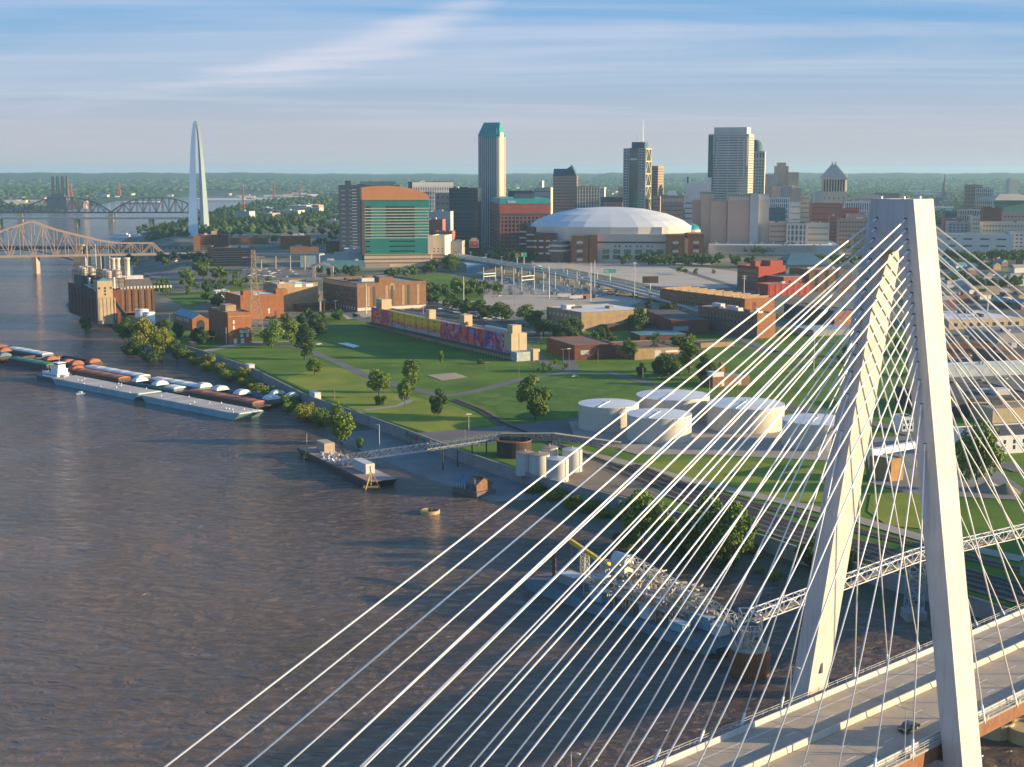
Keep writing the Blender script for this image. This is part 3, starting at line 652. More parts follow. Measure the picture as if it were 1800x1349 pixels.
LB = [(1090,821),(1208,868),(1350,921),(1413,941),(1509,966),(1617,996),(1830,1054)]
for sft, nm in ((-5.8,'railway track of the riverside group nearest the river'),(-1.2,'second railway track of the riverside group, counted from the river'),(3.0,'third railway track of the riverside group, counted from the river'),(7.0,'railway track of the riverside group farthest from the river')): track(LB, sft, nm)
track([(800,704),(846,722),(882,745),(960,775),(1026,801),(1163,845),(1350,893),(1441,914),(1501,932),(1625,962),(1830,1012)], 0, 'single railway track curving out of the park past the round tanks')
# ------------------------------------------------------------------ trusses
def truss(mb, p, q, w, h, n, t=.14, up=(0,0,1)):
    p, q = Vector(p), Vector(q); d = (q-p).normalized(); side = d.cross(Vector(up)).normalized()*(w/2); U = Vector((0,0,h))
    for s in (-1, 1):
        mb.beam(p+side*s, q+side*s, t); mb.beam(p+side*s+U, q+side*s+U, t)
        for i in range(n):
            a = p+(q-p)*i/n+side*s; b = p+(q-p)*(i+1)/n+side*s
            mb.beam(a, a+U, t*.75); mb.beam(a if i % 2 else a+U, b+U if i % 2 else b, t*.75)
        mb.beam(q+side*s, q+side*s+U, t*.75)
    for i in range(n+1):
        a = p+(q-p)*i/n
        mb.beam(a-side+U, a+side+U, t*.7); mb.beam(a-side, a+side, t*.7)
    return mb
def lattice(mb, c, w0, w1, h, n, t=.16, z0=0.0):
    P = lambda z, i: Vector((c[0]+(w0+(w1-w0)*z/h)/2*(-1,1,1,-1)[i], c[1]+(w0+(w1-w0)*z/h)/2*(-1,-1,1,1)[i], z0+z))
    for i in range(4):
        mb.beam(P(0,i), P(h,i), t)
        for k in range(n):
            a, b = h*k/n, h*(k+1)/n; j = (i+1) % 4
            mb.beam(P(a,i), P(b,j), t*.6); mb.beam(P(a,j), P(b,i), t*.6); mb.beam(P(b,i), P(b,j), t*.6)
    return mb
# ------------------------------------------------------------------ barge tow
TO = Vector((-133.18, 724.27)); TE = Vector((-0.72506, 0.68868)); TF = Vector((0.68868, 0.72506)); TYAW = math.atan2(-TE.y, -TE.x)
def tw(s, t): p = TO+TE*s+TF*t; return (p.x, p.y, 0.0)
HULLB = M('hull_teal', (0.27,0.47,0.52), (0.18,0.34,0.39), 0.12, 0.7, streak=0.5)
HULLD = M('hull_dark', (0.055,0.055,0.06), (0.10,0.05,0.035), 0.15, 0.75, streak=0.4)
DECKG = M('deck_grey', (0.50,0.47,0.43), (0.36,0.33,0.29), 0.12, 0.85, streak=0.0)
CW = M('cover_white', (0.70,0.70,0.68), (0.55,0.54,0.51), 0.25, 0.6); CR = M('cover_rust', (0.40,0.13,0.055), (0.26,0.085,0.04), 0.25, 0.75)
CG = M('cover_green', (0.05,0.22,0.13), (0.035,0.15,0.09), 0.25, 0.65); CBL = M('cover_bluegrey', (0.10,0.20,0.27), (0.07,0.14,0.2), 0.25, 0.65)
def hull(mb, L, Wd, zt, rake=6.0):
    a, b = -L/2, L/2; w = Wd/2
    return mb.hexa([(a+rake,-w,-1.5),(b-rake,-w,-1.5),(b-rake,w,-1.5),(a+rake,w,-1.5)], [(a,-w,zt),(b,-w,zt),(b,w,zt),(a,w,zt)])
BG = 'barges of the moored tow'
def deck_barge(s0, s1, t, label):
    L = s1-s0; r = thing('deck_barge', label, 'barge', tw((s0+s1)/2, t), TYAW, BG)
    h = hull(MB(), L, 16.0, 3.4, 7).o('hull', HULLB, r)
    for y in (-8.06, 8.06): MB().box(-L/2+1,L/2-1,y-.06,y+.06,2.7,3.05).o('rubbing_strip', STEEL, h)
    n = int(L//9)
    for i in range(n):                 # deck plates laid crosswise
        x0 = -L/2+.5+i*(L-1)/n; MB().box(x0+.05,x0+(L-1)/n-.05,-7.7,7.7,3.4,3.46+.03*(i%2)).o('deck_plate', DECKG, r)
    rr = random.Random(s0)
    for i in range(12):
        x, y = rr.uniform(-L/2+3,L/2-3), rr.choice((-6.9,6.9,-2,3)); MB().box(x-.3,x+.3,y-.25,y+.25,3.45,4.1).o('cleat', STEEL, r)
    MB().box(L/2-5,L/2-.6,-7.2,7.2,3.45,3.9).o('headlog', OFFW, r)
    return r
deck_barge(2, 94, 0, 'pale teal flat deck barge, right-hand one of the two in front')
deck_barge(97, 193, 0, 'pale teal flat deck barge behind the white towboat, left-hand one of the two')
def hopper(s0, s1, t, cover, label, covered=(0,1), stack=(), Wd=10.7):
    L = s1-s0-1.2; r = thing('hopper_barge', label, 'barge', tw((s0+s1)/2, t), TYAW, BG)
    h = hull(MB(), L, Wd, 2.4, 5).o('hull', HULLD, r)
    c = MB(); a, b, w = -L/2+6, L/2-5, Wd/2-1.1
    c.box(a,b,-w,-w+.25,2.4,3.9).box(a,b,w-.25,w,2.4,3.9).box(a-.25,a,-w,w,2.4,3.9).box(b,b+.25,-w,w,2.4,3.9); c.o('coaming', HULLD if cover is not CW else CBL, r)
    MB().box(a,b,-w+.25,w-.25,2.41,2.45).o('hold_floor', M('hold_dark',(0.03,0.028,0.026),None,.5,.9), r)
    n = 9; step = (b-a)/n
    for i in range(n):
        f = (i+.5)/n
        if covered[0] <= f <= covered[1]: MB().arc(a+i*step+.06, a+(i+1)*step-.06, -w-.1, w+.1, 3.9, 1.0+.12*(i%2), 10).o('lid', cover, r)
    for f in stack:
        x = a+f*(b-a)
        for k in range(3): MB().arc(x-step*.5+k*.35, x+step*.5-k*.35+.2, -w-.1-.05*k, w+.1+.05*k, 3.9, 1.7+.38*k, 10).o('stacked_lid', cover if k < 2 else cover, r)
    MB().box(-L/2+.6,-L/2+5.4,-Wd/2+.4,Wd/2-.4,2.4,2.5).o('fore_deck', RUST, r); MB().box(L/2-4.6,L/2-.6,-Wd/2+.4,Wd/2-.4,2.4,2.5).o('aft_deck', RUST, r)
    for x in (-L/2+3, L/2-2.5):
        for y in (-3,3): MB().tube((x,y,2.5),(x,y,3.2),.25,8).o('bollard', DARK, r)
    return r
hopper(18, 92, 20.5, CR, 'barge with rust-red covers beside the front deck barge, nearest the bow end', (0,1))
hopper(93, 151, 20.5, CW, 'barge with a dark open hold and stacked white lids behind the deck barges', (0.75,1), (.55,.08))
hopper(152, 224, 20.5, CR, 'barge with rust-red covers just right of the white towboat', (0.1,1), (.05,))
hopper(238, 300, 20.5, CG, 'green-covered barge left of the white towboat', (0,1))
hopper(302, 362, 20.5, CBL, 'blue-grey barge at the left edge of the frame', (0,1), (.99,))
hopper(22, 86, 33, CW, 'open barge at the bank end with white arched lids at its ends', (0,.0), (.97,.45,.04))
hopper(87, 149, 33, CW, 'white-covered barge in the middle of the second row', (0,1), (.98,))
hopper(150, 226, 33, CW, 'long white-covered barge in the second row behind the towboat', (0,1), ())
hopper(228, 290, 33, CR, 'dark barge with stacked rust lids left of the towboat mast', (0,.0), (.75,.95,.3))
hopper(292, 354, 33, CR, 'dark barge with a rust-coloured lid near the left edge', (0,.3), (.3,))
hopper(226, 288, 45.5, CR, 'outermost shore-side barge with a rust lid', (0,.0), (.9,))
hopper(290, 352, 45.5, CW, 'white-covered shore-side barge near the left edge', (0,1), ())
hopper(354, 416, 45.5, CR, 'shore-side barge with a rust lid cut by the left edge', (.7,1), ())
hopper(20, 70, 45.5, CW, 'shore-side barge with a single white arched lid against the bank bushes', (0,.0), (.97,.6))
# towboat
TB = thing('towboat', 'white pushboat with a tall wheelhouse at the stern of the deck barges', 'boat', tw(204, 1.0), TYAW)
hb = MB().hexa([(-14,-4.6,-1.2),(11,-4.6,-1.2),(11,4.6,-1.2),(-14,4.6,-1.2)],[(-15.5,-5,1.9),(12,-5,1.9),(12,5,1.9),(-15.5,5,1.9)]).o('hull', M('hull_navy',(0.05,0.09,0.14),(0.04,0.07,0.1),.4,.5), TB)
BW = M('boat_white',(0.86,0.86,0.84),(0.78,0.78,0.76),.4,.4)
MB().box(-15,11.6,-4.9,4.9,1.9,2.1).o('main_deck', M('deck_blue',(0.10,0.20,0.28),None,.5,.7), TB)
MB().box(-9,9,-3.9,3.9,2.1,4.9).o('deckhouse', BW, TB); MB().box(-9.4,9.6,-4.2,4.2,4.9,5.1).o('deck_roof', BW, TB)
MB().box(0,8.6,-3.2,3.2,5.1,7.7).o('second_deckhouse', BW, TB); MB().box(-.4,9.0,-3.6,3.6,7.7,7.9).o('second_roof', BW, TB)
MB().box(2.6,7.8,-2.4,2.4,7.9,10.3).o('pilothouse', BW, TB); MB().box(2.5,7.9,-2.5,2.5,10.35,11.3).o('wheelhouse_glass', GLASS, TB); MB().box(2.1,8.3,-2.9,2.9,11.3,11.6).o('wheelhouse_roof', BW, TB)
for y in (-1.6,1.6): MB().tube((-4,y,5.1),(-4,y,9.2),.5,10).o('funnel', DARK, TB)
mm = MB().tube((5,0,11.6),(5,0,15.2),.1,6); mm.beam((5,-1.2,14),(5,1.2,14),.1); mm.o('mast', BW, TB)
for y in (-3.95,3.95):
    for x in (-7,-4.5,-2,.5,3,5.5): MB().box(x-.5,x+.5,y-.03,y+.03,3.2,4.1).o('window', GLASS, TB)
for y in (-3,3): MB().box(11.9,12.9,y-.7,y+.7,.4,4.8).o('push_knee', DARK, TB)
rl = MB()
for z in (5.6,6.0):
    for y in (-4.1,4.1): rl.beam((-9.3,y,z),(9.5,y,z),.06)
rl.o('hand_rail', BW, TB)
# a second towboat shows only its white corner at the left edge
T2 = thing('towboat', 'white towboat corner at the left edge beyond the barges', 'boat', tw(372, 34), TYAW)
MB().box(-9,9,-4,4,-.5,4.5).o('hull', BW, T2); MB().box(0,8,-3,3,4.5,8).o('deckhouse', BW, T2); MB().box(2,7,-2.4,2.4,8,10.6).o('pilothouse', GLASS, T2); MB().box(1.6,7.4,-2.8,2.8,10.6,10.9).o('wheelhouse_roof', BW, T2)
# ------------------------------------------------------------------ mooring barge with gangway
DO = Vector((-72, 601)); DD = (Vector((-52,563))-Vector((-92,636))).normalized(); DY = math.atan2(DD.y, DD.x)
DB = thing('mooring_barge', 'black-hulled mooring barge with a white container and pump gear', 'barge', (DO.x,DO.y,0), DY)
hull(MB(), 82, 13, 2.6, 6).o('hull', HULLD, DB)
MB().box(-40,40,-6.3,6.3,2.6,2.68).o('deck', M('deck_bluegrey',(0.30,0.33,0.36),(0.34,0.17,0.10),0.10,0.85), DB)
ct = MB().box(12,26,-1.2,2.8,2.7,6.8).o('container', OFFW, DB); 
for i in range(14): MB().box(12.3+i,12.6+i,-1.28,-1.2,2.9,6.6).o('rib', OFFW, ct)
MB().box(-34,-24,0,5,2.7,7).o('deck_cabin', M('cabin_tan',(0.48,0.38,0.25),None,.5,.8), DB)
rr = random.Random(4); pg = MB()
for i in range(26):
    x, y = rr.uniform(-20,6), rr.uniform(-5.5,5.5); pg.box(x-.5,x+.5,y-.4,y+.4,2.7,2.9+rr.uniform(.4,2.0))
    pg.tube((x,y,3.2),(x+rr.uniform(-6,6),y+rr.uniform(-2,2),3.2+rr.uniform(0,1.4)),.16,6)
pg.o('pump_gear', STEEL, DB, kind='stuff')
for x in (-38, -5): MB().tube((x,-3,2.6),(x,-3,9.5),.13,6).o('light_mast', STEEL, DB)
ob = MB().box(-41.2,41.2,-6.55,-6.4,1.9,2.9).o('rust_rail', RUST, DB)
def dolphin(px, py, label, s=1.0, y0=0):
    p = G(px,py,0); t = thing('mooring_dolphin', label, 'mooring dolphin', (p.x,p.y,0), 0, 'yellow timber dolphins of the mooring barge')
    YW = M('timber_yellow',(0.55,0.40,0.14),(0.40,0.28,0.10),.8,.85)
    MB().tube((0,0,-2),(0,0,9*s),.35,8).o('pile', YW, t)
    for a in (0,2.1,4.2): MB().beam((math.cos(a)*4*s,math.sin(a)*4*s,-.5),(0,0,7*s),.35).o('brace', YW, t)
    MB().box(-3*s,3*s,-2*s,2*s,.3,.9).o('raft', YW, t)
dolphin(652,858,'yellow timber dolphin at the right end of the mooring barge'); dolphin(540,806,'small yellow dolphin at the left end of the mooring barge', .6)
g0 = AT(612,810,598); g1 = AT(752,792,592); g1.z = max(g1.z, 3.2); g0.z = 4.0
GW = thing('gangway', 'white steel truss gangway from the mooring barge to the bank', 'gangway', (g0.x,g0.y,0))
d_ = g1-g0; truss(MB(), (0,0,g0.z), (d_.x,d_.y,g1.z), 2.6, 3.0, 14, .2).o('truss', STEEL, GW); MB().beam((0,0,g0.z),(d_.x,d_.y,g1.z),2.2,.2).o('walkway', STEEL, GW)
g2 = AT(880,770,612); g2.z = 11.0
WK = thing('pipe_bridge', 'dark steel pipe bridge climbing from the gangway over the floodwall', 'pipe bridge', (g1.x,g1.y,0)); d2 = g2-g1
truss(MB(), (0,0,g1.z), (d2.x,d2.y,g2.z), 2.6, 2.6, 18, .22).o('truss', M('steel_bluegrey',(0.13,0.17,0.19),None,.5,.6,.3), WK)
for i in range(1,5):
    q = d2*(i/5); zz_ = g1.z+(g2.z-g1.z)*i/5; MB().tube((q.x,q.y,-2),(q.x,q.y,zz_),.3,8).o('pier', DARK, WK)
for i in range(3): MB().tube((0,-.8+.8*i,g1.z+.4),(d2.x,d2.y-.8+.8*i,g2.z+.4),.22,6).o('pipe', STEEL, WK)
# poles standing in the water
for px, py, h, lb in ((667,790,12,'grey light pole standing in the water left of the gangway'),(782,818,9,'wooden post in the water right of the gangway'),(757,800,8,'short post on the levee behind the gangway'),(842,802,11,'tall post on the levee by the pipe bridge'),(817,790,10,'second post on the levee by the pipe bridge')):
    p = G(px,py,0.5); t = thing('pole', lb, 'pole', (p.x,p.y,-1)); MB().tube((0,0,0),(0,0,h+1),.17,7).o('shaft', STEEL if h==12 else M('wood_pole',(0.30,0.22,0.14),None,1,.9), t)
    if h == 12: MB().box(-1.4,0,-.15,.15,h+.8,h+1.05).o('lamp_head', OFFW, t)
# wrecked house on a float
HP = G(833,872,0); HW = thing('floating_shed', 'burnt-out wooden shed with a half-missing roof on a float', 'shed', (HP.x,HP.y+5,0), R(-48))
MB().box(-7.5,7.5,-5,5,-.8,2.1).o('float', M('float_grey',(0.16,0.14,0.125),(0.11,0.10,0.09),.5,.9), HW)
BRW = M('burnt_wood',(0.30,0.15,0.075),(0.13,0.07,0.045),.5,.9)
MB().add([(6,-4,2.1),(6,4,2.1),(6,4,4.6),(6,0,7.0),(6,-4,4.6),(6.15,-4,2.1),(6.15,4,2.1),(6.15,4,4.6),(6.15,0,7.0),(6.15,-4,4.6)],[(0,1,2,3,4),(9,8,7,6,5),(0,5,6,1),(1,6,7,2),(2,7,8,3),(3,8,9,4),(4,9,5,0)]).o('gable_wall', BRW, HW)
for x in np.arange(-6,6,1.6): [MB().box(x,x+.22,y_-.1,y_+.1,2.1,4.6).o('stud', OFFW if x<0 else BRW, HW) for y_ in (-4,4)]
for x in np.arange(-6,6.2,1.2): MB().beam((x,-4.4,4.4),(x,0,7.05),.2).beam((x,4.4,4.4),(x,0,7.05),.2).o('rafter', BRW, HW)
MB().hexa([(-6.3,-4.5,4.42),(-.5,-4.5,4.42),(-.5,0,7.08),(-6.3,0,7.08)],[(-6.3,-4.5,4.55),(-.5,-4.5,4.55),(-.5,0,7.2),(-6.3,0,7.2)]).o('roof_sheet', M('roof_blue',(0.10,0.17,0.24),None,.4,.5), HW)
MB().hexa([(1.5,0,7.1),(6.4,0,7.1),(6.4,4.5,4.5),(1.5,4.5,4.5)],[(1.5,0,7.25),(6.4,0,7.25),(6.4,4.5,4.65),(1.5,4.5,4.65)]).o('roof_sheet', BRW, HW)
# round mooring cell
BP = G(756,902,0); BU = thing('mooring_cell', 'low round yellow mooring cell full of driftwood alone in the river', 'mooring cell', (BP.x,BP.y,0))
MB().lathe([(3.6,-1),(3.7,1.1),(3.3,1.25),(3.1,.6),(0,.5)],26).o('ring', M('ring_yellow',(0.55,0.40,0.17),(0.36,0.25,0.12),.8,.85), BU, True)
dw = MB(); rr = random.Random(9)
for i in range(26):
    a, r_ = rr.uniform(0,6.28), rr.uniform(0,2.6); x, y = r_*math.cos(a), r_*math.sin(a); dw.beam((x,y,.6),(x+rr.uniform(-1.6,1.6),y+rr.uniform(-1.6,1.6),1.2+rr.uniform(0,1.2)),.12)
dw.o('driftwood', BARK, BU, kind='stuff')
# ------------------------------------------------------------------ storage tanks (all with the same rim height)
TK = M('tank_cream', (0.60,0.54,0.44), (0.52,0.465,0.375), 0.10, 0.6, streak=0.35); TR = M('tank_roof', (0.66,0.67,0.66), (0.58,0.60,0.60), 0.10, 0.5)
def tank(cx, w, ry, label, ztop=16.8, mat=TK, roof=TR, seg=48, zb=4.8):
    r_ = ray(cx, ry); t = (ztop-CH)/r_[2]; x, y = r_[0]*t, r_[1]*t; rad = w/2*math.hypot(x,y)*1.012/F
    T = thing('storage_tank', label, 'storage tank', (x,y,zb), 0, 'cream storage tanks'); H = ztop-zb
    n = 3; sh = MB()
    for k in range(n):
        MB().lathe([(rad-.02*k,H*k/n+.02),(rad-.02*k,H*(k+1)/n)],seg).o('shell_course', mat, T, True)
    MB().lathe([(rad+.12,H-.25),(rad+.12,H+.05),(rad-.4,H+.06)],seg).o('rim', WHITE, T)
    MB().lathe([(rad-.1,H-.02),(rad*.5,H+rad*.035),(.01,H+rad*.05)],seg).o('roof', roof, T, True)
    a = -2.0; MB().beam((0,0,H+rad*.05+.25),(rad*math.cos(a),rad*math.sin(a),H+.25),.5,.25).o('roof_walk', WHITE, T)
    MB().tube((0,0,H+rad*.05-.1),(0,0,H+rad*.05+1.0),.5,10).o('vent', STEEL, T)
    st = MB(); p0 = None
    for i in range(25):                # spiral stair hugging the shell
        a = -1.9+i*.035*(14/rad); p1 = Vector(((rad+.5)*math.cos(a),(rad+.5)*math.sin(a),H*i/24))
        if p0: st.beam(p0,p1,.7,.12); st.beam(p0+Vector((0,0,1)),p1+Vector((0,0,1)),.08)
        p0 = p1
    st.o('stair', STEEL, T)
    return x, y, rad
tank(1070,106,709,'leftmost of the big cream storage tanks'); tank(1183,127,694,'cream storage tank at the back, second from the left'); tank(1159,113,727,'cream storage tank in front with a dark streak, below the back one')
tank(1311,133,709,'large cream storage tank with a spiral stair in the middle right'); tank(1436,118,737,'cream storage tank half hidden behind the tower leg')
SL = M('silo_pale',(0.52,0.52,0.47),(0.44,0.44,0.40),.2,.65,streak=.25); SR = M('silo_roof_rust',(0.36,0.24,0.15),(0.28,0.20,0.14),.3,.8)
for cx, w, ry, lb in ((923,33,795,'leftmost small silo of the riverside cluster'),(948,37,798,'second small silo from the left in the riverside cluster'),(980,40,806,'front small silo of the riverside cluster'),(1006,36,790,'rightmost small silo of the riverside cluster'),(966,30,786,'rear small silo with a rust-brown roof')):
    r_ = ray(cx,ry); t = (14.2-CH)/r_[2]; x, y = r_[0]*t, r_[1]*t; rad = w/2*math.hypot(x,y)/F
    T = thing('silo', lb, 'silo', (x,y,4.8), 0, 'small silos by the floodwall'); H = 9.4
    MB().lathe([(rad,0),(rad,H)],30).o('shell', SL, T, True); MB().lathe([(rad+.1,H-.15),(rad+.1,H+.05),(.01,H+.55)],30).o('roof', SR if cx in (923,948,966) else SL, T); MB().tube((0,0,H+.4),(0,0,H+1.2),.3,8).o('vent', STEEL, T)
    MB().beam((rad*.7,-rad*.72,0),(rad*.7,-rad*.72,H),.35,.1).o('ladder', STEEL, T)
# open pit with rusty round tank + conveyor over the silos
CT = M('truss_tan',(0.42,0.34,0.24),(0.33,0.26,0.18),.5,.7)
p = G(920,806,5); pt = MB().lathe([(7.5,0),(7.5,7.2),(7.2,7.2),(7.2,6.6),(0,6.6)],30).o('shell', M('tank_black',(0.03,0.028,0.026),(0.05,0.035,0.025),.3,.85)); T = thing('open_tank','dark rusty open tank beneath the conveyor, left of the silos','storage tank',(p.x-4,p.y+6,4.8)); pt.parent = T
MB().lathe([(7.7,7.0),(7.7,7.4),(7.1,7.4)],30).o('rim', RUST, T)
a = AT(880,768,612); b = AT(975,768,606); c = AT(1092,784,606)
for p0, p1, lb in ((a,b,'left span of the tan conveyor gallery above the silos'),(b,c,'right span of the tan conveyor gallery running to the storage tanks')):
    t = thing('conveyor_gallery', lb, 'conveyor', (p0.x,p0.y,0), 0, 'conveyor gallery above the silos'); d = p1-p0; truss(MB(), (0,0,p0.z-1.4), (d.x,d.y,p1.z-1.4), 2.4, 2.6, 14, .24).o('truss', CT, t)
    MB().beam((0,0,p0.z+1.5),(d.x,d.y,p1.z+1.5),3.0,.2).o('roof', CT, t); MB().beam((0,0,p0.z-1.5),(d.x,d.y,p1.z-1.5),2.4,.2).o('belt', DARK, t)
    lattice(MB(), (0,0), 1.8, 1.8, p0.z-6.4, 4, .2, 4.9).o('trestle', STEEL, t)
# ------------------------------------------------------------------ unloading barge with its conveyor
u0, u1 = Vector((11.5,428)), Vector((60,366)); UD = (u1-u0).normalized(); UC = (u0+u1)/2; UY = math.atan2(UD.y, UD.x)
UB = thing('unloading_barge', 'teal unloading barge crowded with pipes, hoppers and conveyors beneath the cables', 'barge', (UC.x,UC.y,0), UY)
UT = M('hull_steel_teal',(0.17,0.26,0.29),(0.12,0.19,0.21),.2,.65,streak=.4)
hull(MB(), 82, 19, 2.8, 5).o('hull', UT, UB); MB().box(-40.5,40.5,-9.4,9.4,2.8,2.88).o('deck', M('deck_teal',(0.085,0.13,0.145),(0.13,0.115,0.095),.15,.85), UB)
MB().box(-41,41,-9.62,-9.5,1.6,3.2).o('bulwark', UT, UB)
for x0, x1, y0, y1, h, m in ((-31,-24,-3,1.5,2.8,CONC3),(-20,-15,2,6,4.0,STEEL),(20,30,-1,4,3.6,HULLB),(31.5,35,-2,2,2.6,OFFW),(9,13,-7.2,-4.2,3.0,OFFW),(-12,-7,-7,-3,3.0,HULLB),(22,27,-8,-5,2.4,HULLB)):
    c_ = MB().box(x0,x1,y0,y1,2.9,2.9+h).o('machinery_cabin', m, UB); MB().box(x0-.15,x1+.15,y0-.15,y1+.15,2.9+h,3.05+h).o('cabin_roof', OFFW, c_)
PI = M('pipe_sunlit',(0.60,0.50,0.36),(0.44,0.36,0.25),.5,.55,.1); rr = random.Random(21)  # golden sunlight on the pipework mixed into its colour
pipes = MB()
for i in range(190):
    x, y = rr.uniform(-18,22), rr.uniform(-6.5,8.5); z = rr.uniform(3.4,11.5); L = rr.uniform(1.5,8); a = rr.choice((0,0,1.57,1.2,.35)); dz = rr.choice((0,0,1.5,-1.5))
    q = (x+L*math.cos(a)*.9, y+L*math.sin(a)*.7, max(3.0,z+dz)); pipes.tube((x,y,z),q,rr.uniform(.12,.42),7); pipes.tube((x,y,2.9),(x,y,z),.13,5)
pipes.o('pipework', PI, UB, kind='stuff')
for i in range(7):
    x, y = -12+i*4.4, rr.uniform(-2,5); MB().lathe([(1.3,0),(1.3,3),(.9,3.6),(.3,4)],14,(x,y)).o('vessel', STEEL if i%2 else PI, UB, True); UB.children[-1].location.z = 3.0+rr.uniform(0,2.5)
pl = MB()
for z in (6.2, 9.4):
    pl.box(-14,18,-6,-4.6,z,z+.12).box(-14,18,5.4,6.8,z,z+.12)
    for x in np.arange(-14,18.1,4): pl.beam((x,-5.3,2.9),(x,-5.3,z+1.1),.14).beam((x,6,2.9),(x,6,z+1.1),.14)
    for y in (-6,-4.6,6.8): pl.beam((-14,y,z+1.0),(18,y,z+1.0),.08)
pl.o('platform', STEEL, UB)
truss(MB(), (-8,4.5,12.5), (40,2.5,5.0), 2.4, 2.6, 18, .22).o('conveyor_truss', STEEL, UB)
MB().beam((-8,4.5,12.7),(40,2.5,5.2),1.8,.25).o('conveyor_belt', M('belt_tan',(0.38,0.30,0.2),None,.5,.8), UB)
MB().arc(-14,-8,2.6,6.6,12.0,3.2,8).box(-14,-8,2.8,6.4,9.5,12.0).o('drive_house', OFFW, UB)
for x0, y0, x1, y1, z in ((-20,5,-6,6,8.0),(-18,7,-4,2,7.0),(-24,6,-12,-2,6.0)): MB().tube((x0,y0,3.5),(x0+3,y0-.5,z),.65,10).tube((x0+3,y0-.5,z),(x1,y1,z+.6),.65,10).o('duct', STEEL, UB, True)
YL = M('crane_yellow',(0.70,0.50,0.05),(0.58,0.40,0.05),.5,.5)
MB().box(-21,-18.4,4.6,7,2.9,9.5).o('crane_post', STEEL, UB); MB().beam((-19,5.6,9.6),(-38,7.5,12.8),.9,1.3).box(-20,-17.6,4.6,6.8,8.8,11).o('crane_jib', YL, UB); MB().tube((-37.4,7.4,12.2),(-37.4,7.4,7.0),.06,5).box(-37.7,-37.1,7.1,7.7,6.2,7.0).o('crane_hook', DARK, UB)
tr = MB(); lattice(tr,(-30,6.5),2,2,8.5,4,.14,2.9); tr.o('lattice_frame', STEEL, UB)
sp = G(974,1030,0); o_ = MB().tube((0,0,-3),(0,0,11.5),.62,14).tube((0,0,11.3),(0,0,11.6),.7,14).o('spud_pile', M('pile_rust',(0.24,0.07,0.035),(0.15,0.05,0.03),.6,.8)); o_.location = (sp.x,sp.y,0); tag(o_,'rust-red steel pile standing at the left end of the unloading barge','pile')
cp = G(1319,1195,0); SPC = thing('sheet_pile_cell','round rusty sheet-pile cell with a concrete top under the conveyor','mooring cell',(cp.x+.5,cp.y+5,0)); n = 48
MB().lathe([(5.0,-2),(5.0,6.9),(4.6,7.2),(0,7.2)],n).o('concrete_top', M('cell_concrete',(0.40,0.33,0.24),None,.4,.85), SPC)
pm = MB().box(-.28,.28,4.98,5.18,-2,6.6).mesh('sheet_pile', RUST)
for i in range(48): link('sheet_pile', pm, SPC, rz=2*math.pi*i/48)
tw_ = MB()
for x in (-2.6,2.6):
    for y in (-2.2,2.2): tw_.beam((x,y,7.2),(x,y,16.5),.3)
for z in (11.5,16.4):
    tw_.beam((-2.6,-2.2,z),(2.6,-2.2,z),.25).beam((-2.6,2.2,z),(2.6,2.2,z),.25).beam((-2.6,-2.2,z),(-2.6,2.2,z),.25).beam((2.6,-2.2,z),(2.6,2.2,z),.25)
tw_.beam((-2.6,-2.2,7.2),(2.6,-2.2,11.5),.2).beam((2.6,-2.2,11.5),(2.6,2.2,16.4),.2).beam((-2.6,2.2,7.2),(2.6,2.2,11.5),.2); tw_.o('transfer_tower', STEEL, SPC)
pg = MB(); rr = random.Random(5)
for i in range(34):
    x, y, z = rr.uniform(-3.4,3.4), rr.uniform(-3.4,3.4), 7.2; pg.tube((x,y,z),(x+rr.uniform(-1.5,1.5),y+rr.uniform(-1.5,1.5),z+rr.uniform(1,4.5)),rr.uniform(.08,.25),6)
pg.o('pipework', PI, SPC, kind='stuff')
k0 = Vector((cp.x+1,cp.y+5,13.6)); k1 = Vector((115,393,17.2)); k2 = Vector((158,418,19.0)); k3 = Vector((215,452,20.5))
for p0, p1, n, lb in ((k0,k1,20,'white truss conveyor bridge from the sheet-pile cell to the bank'),(k1,k2,16,'white truss conveyor bridge between the two lattice towers right of the tower'),(k2,k3,16,'white truss conveyor span continuing beyond the right edge')):
    t = thing('conveyor_bridge', lb, 'conveyor', (p0.x,p0.y,0), 0, 'spans of the river conveyor'); d = p1-p0
    truss(MB(), (0,0,p0.z), (d.x,d.y,p1.z), 2.6, 2.9, n, .24).o('truss', WHITE, t); MB().beam((0,0,p0.z+.4),(d.x,d.y,p1.z+.4),1.5,.3).o('belt', CT, t); MB().beam((0,1.1,p0.z+.2),(d.x,d.y+1.1,p1.z+.2),.9,.1).o('walkway', STEEL, t)
for q, zb, lb in ((k1,0.0,'blue-grey lattice tower carrying the conveyor between the tower legs'),(k2,5.0,'blue-grey lattice tower carrying the conveyor right of the tower')):
    t = thing('conveyor_tower', lb, 'lattice tower', (q.x,q.y,0)); lattice(MB(), (0,0), 4.4, 4.4, q.z-zb-3, 4, .3, zb+2.6).o('lattice', M('steel_paleblue',(0.36,0.42,0.44),None,.5,.6,.2), t); MB().box(-3,3,-3,3,-2,zb+2.6).o('footing', CONC3, t)
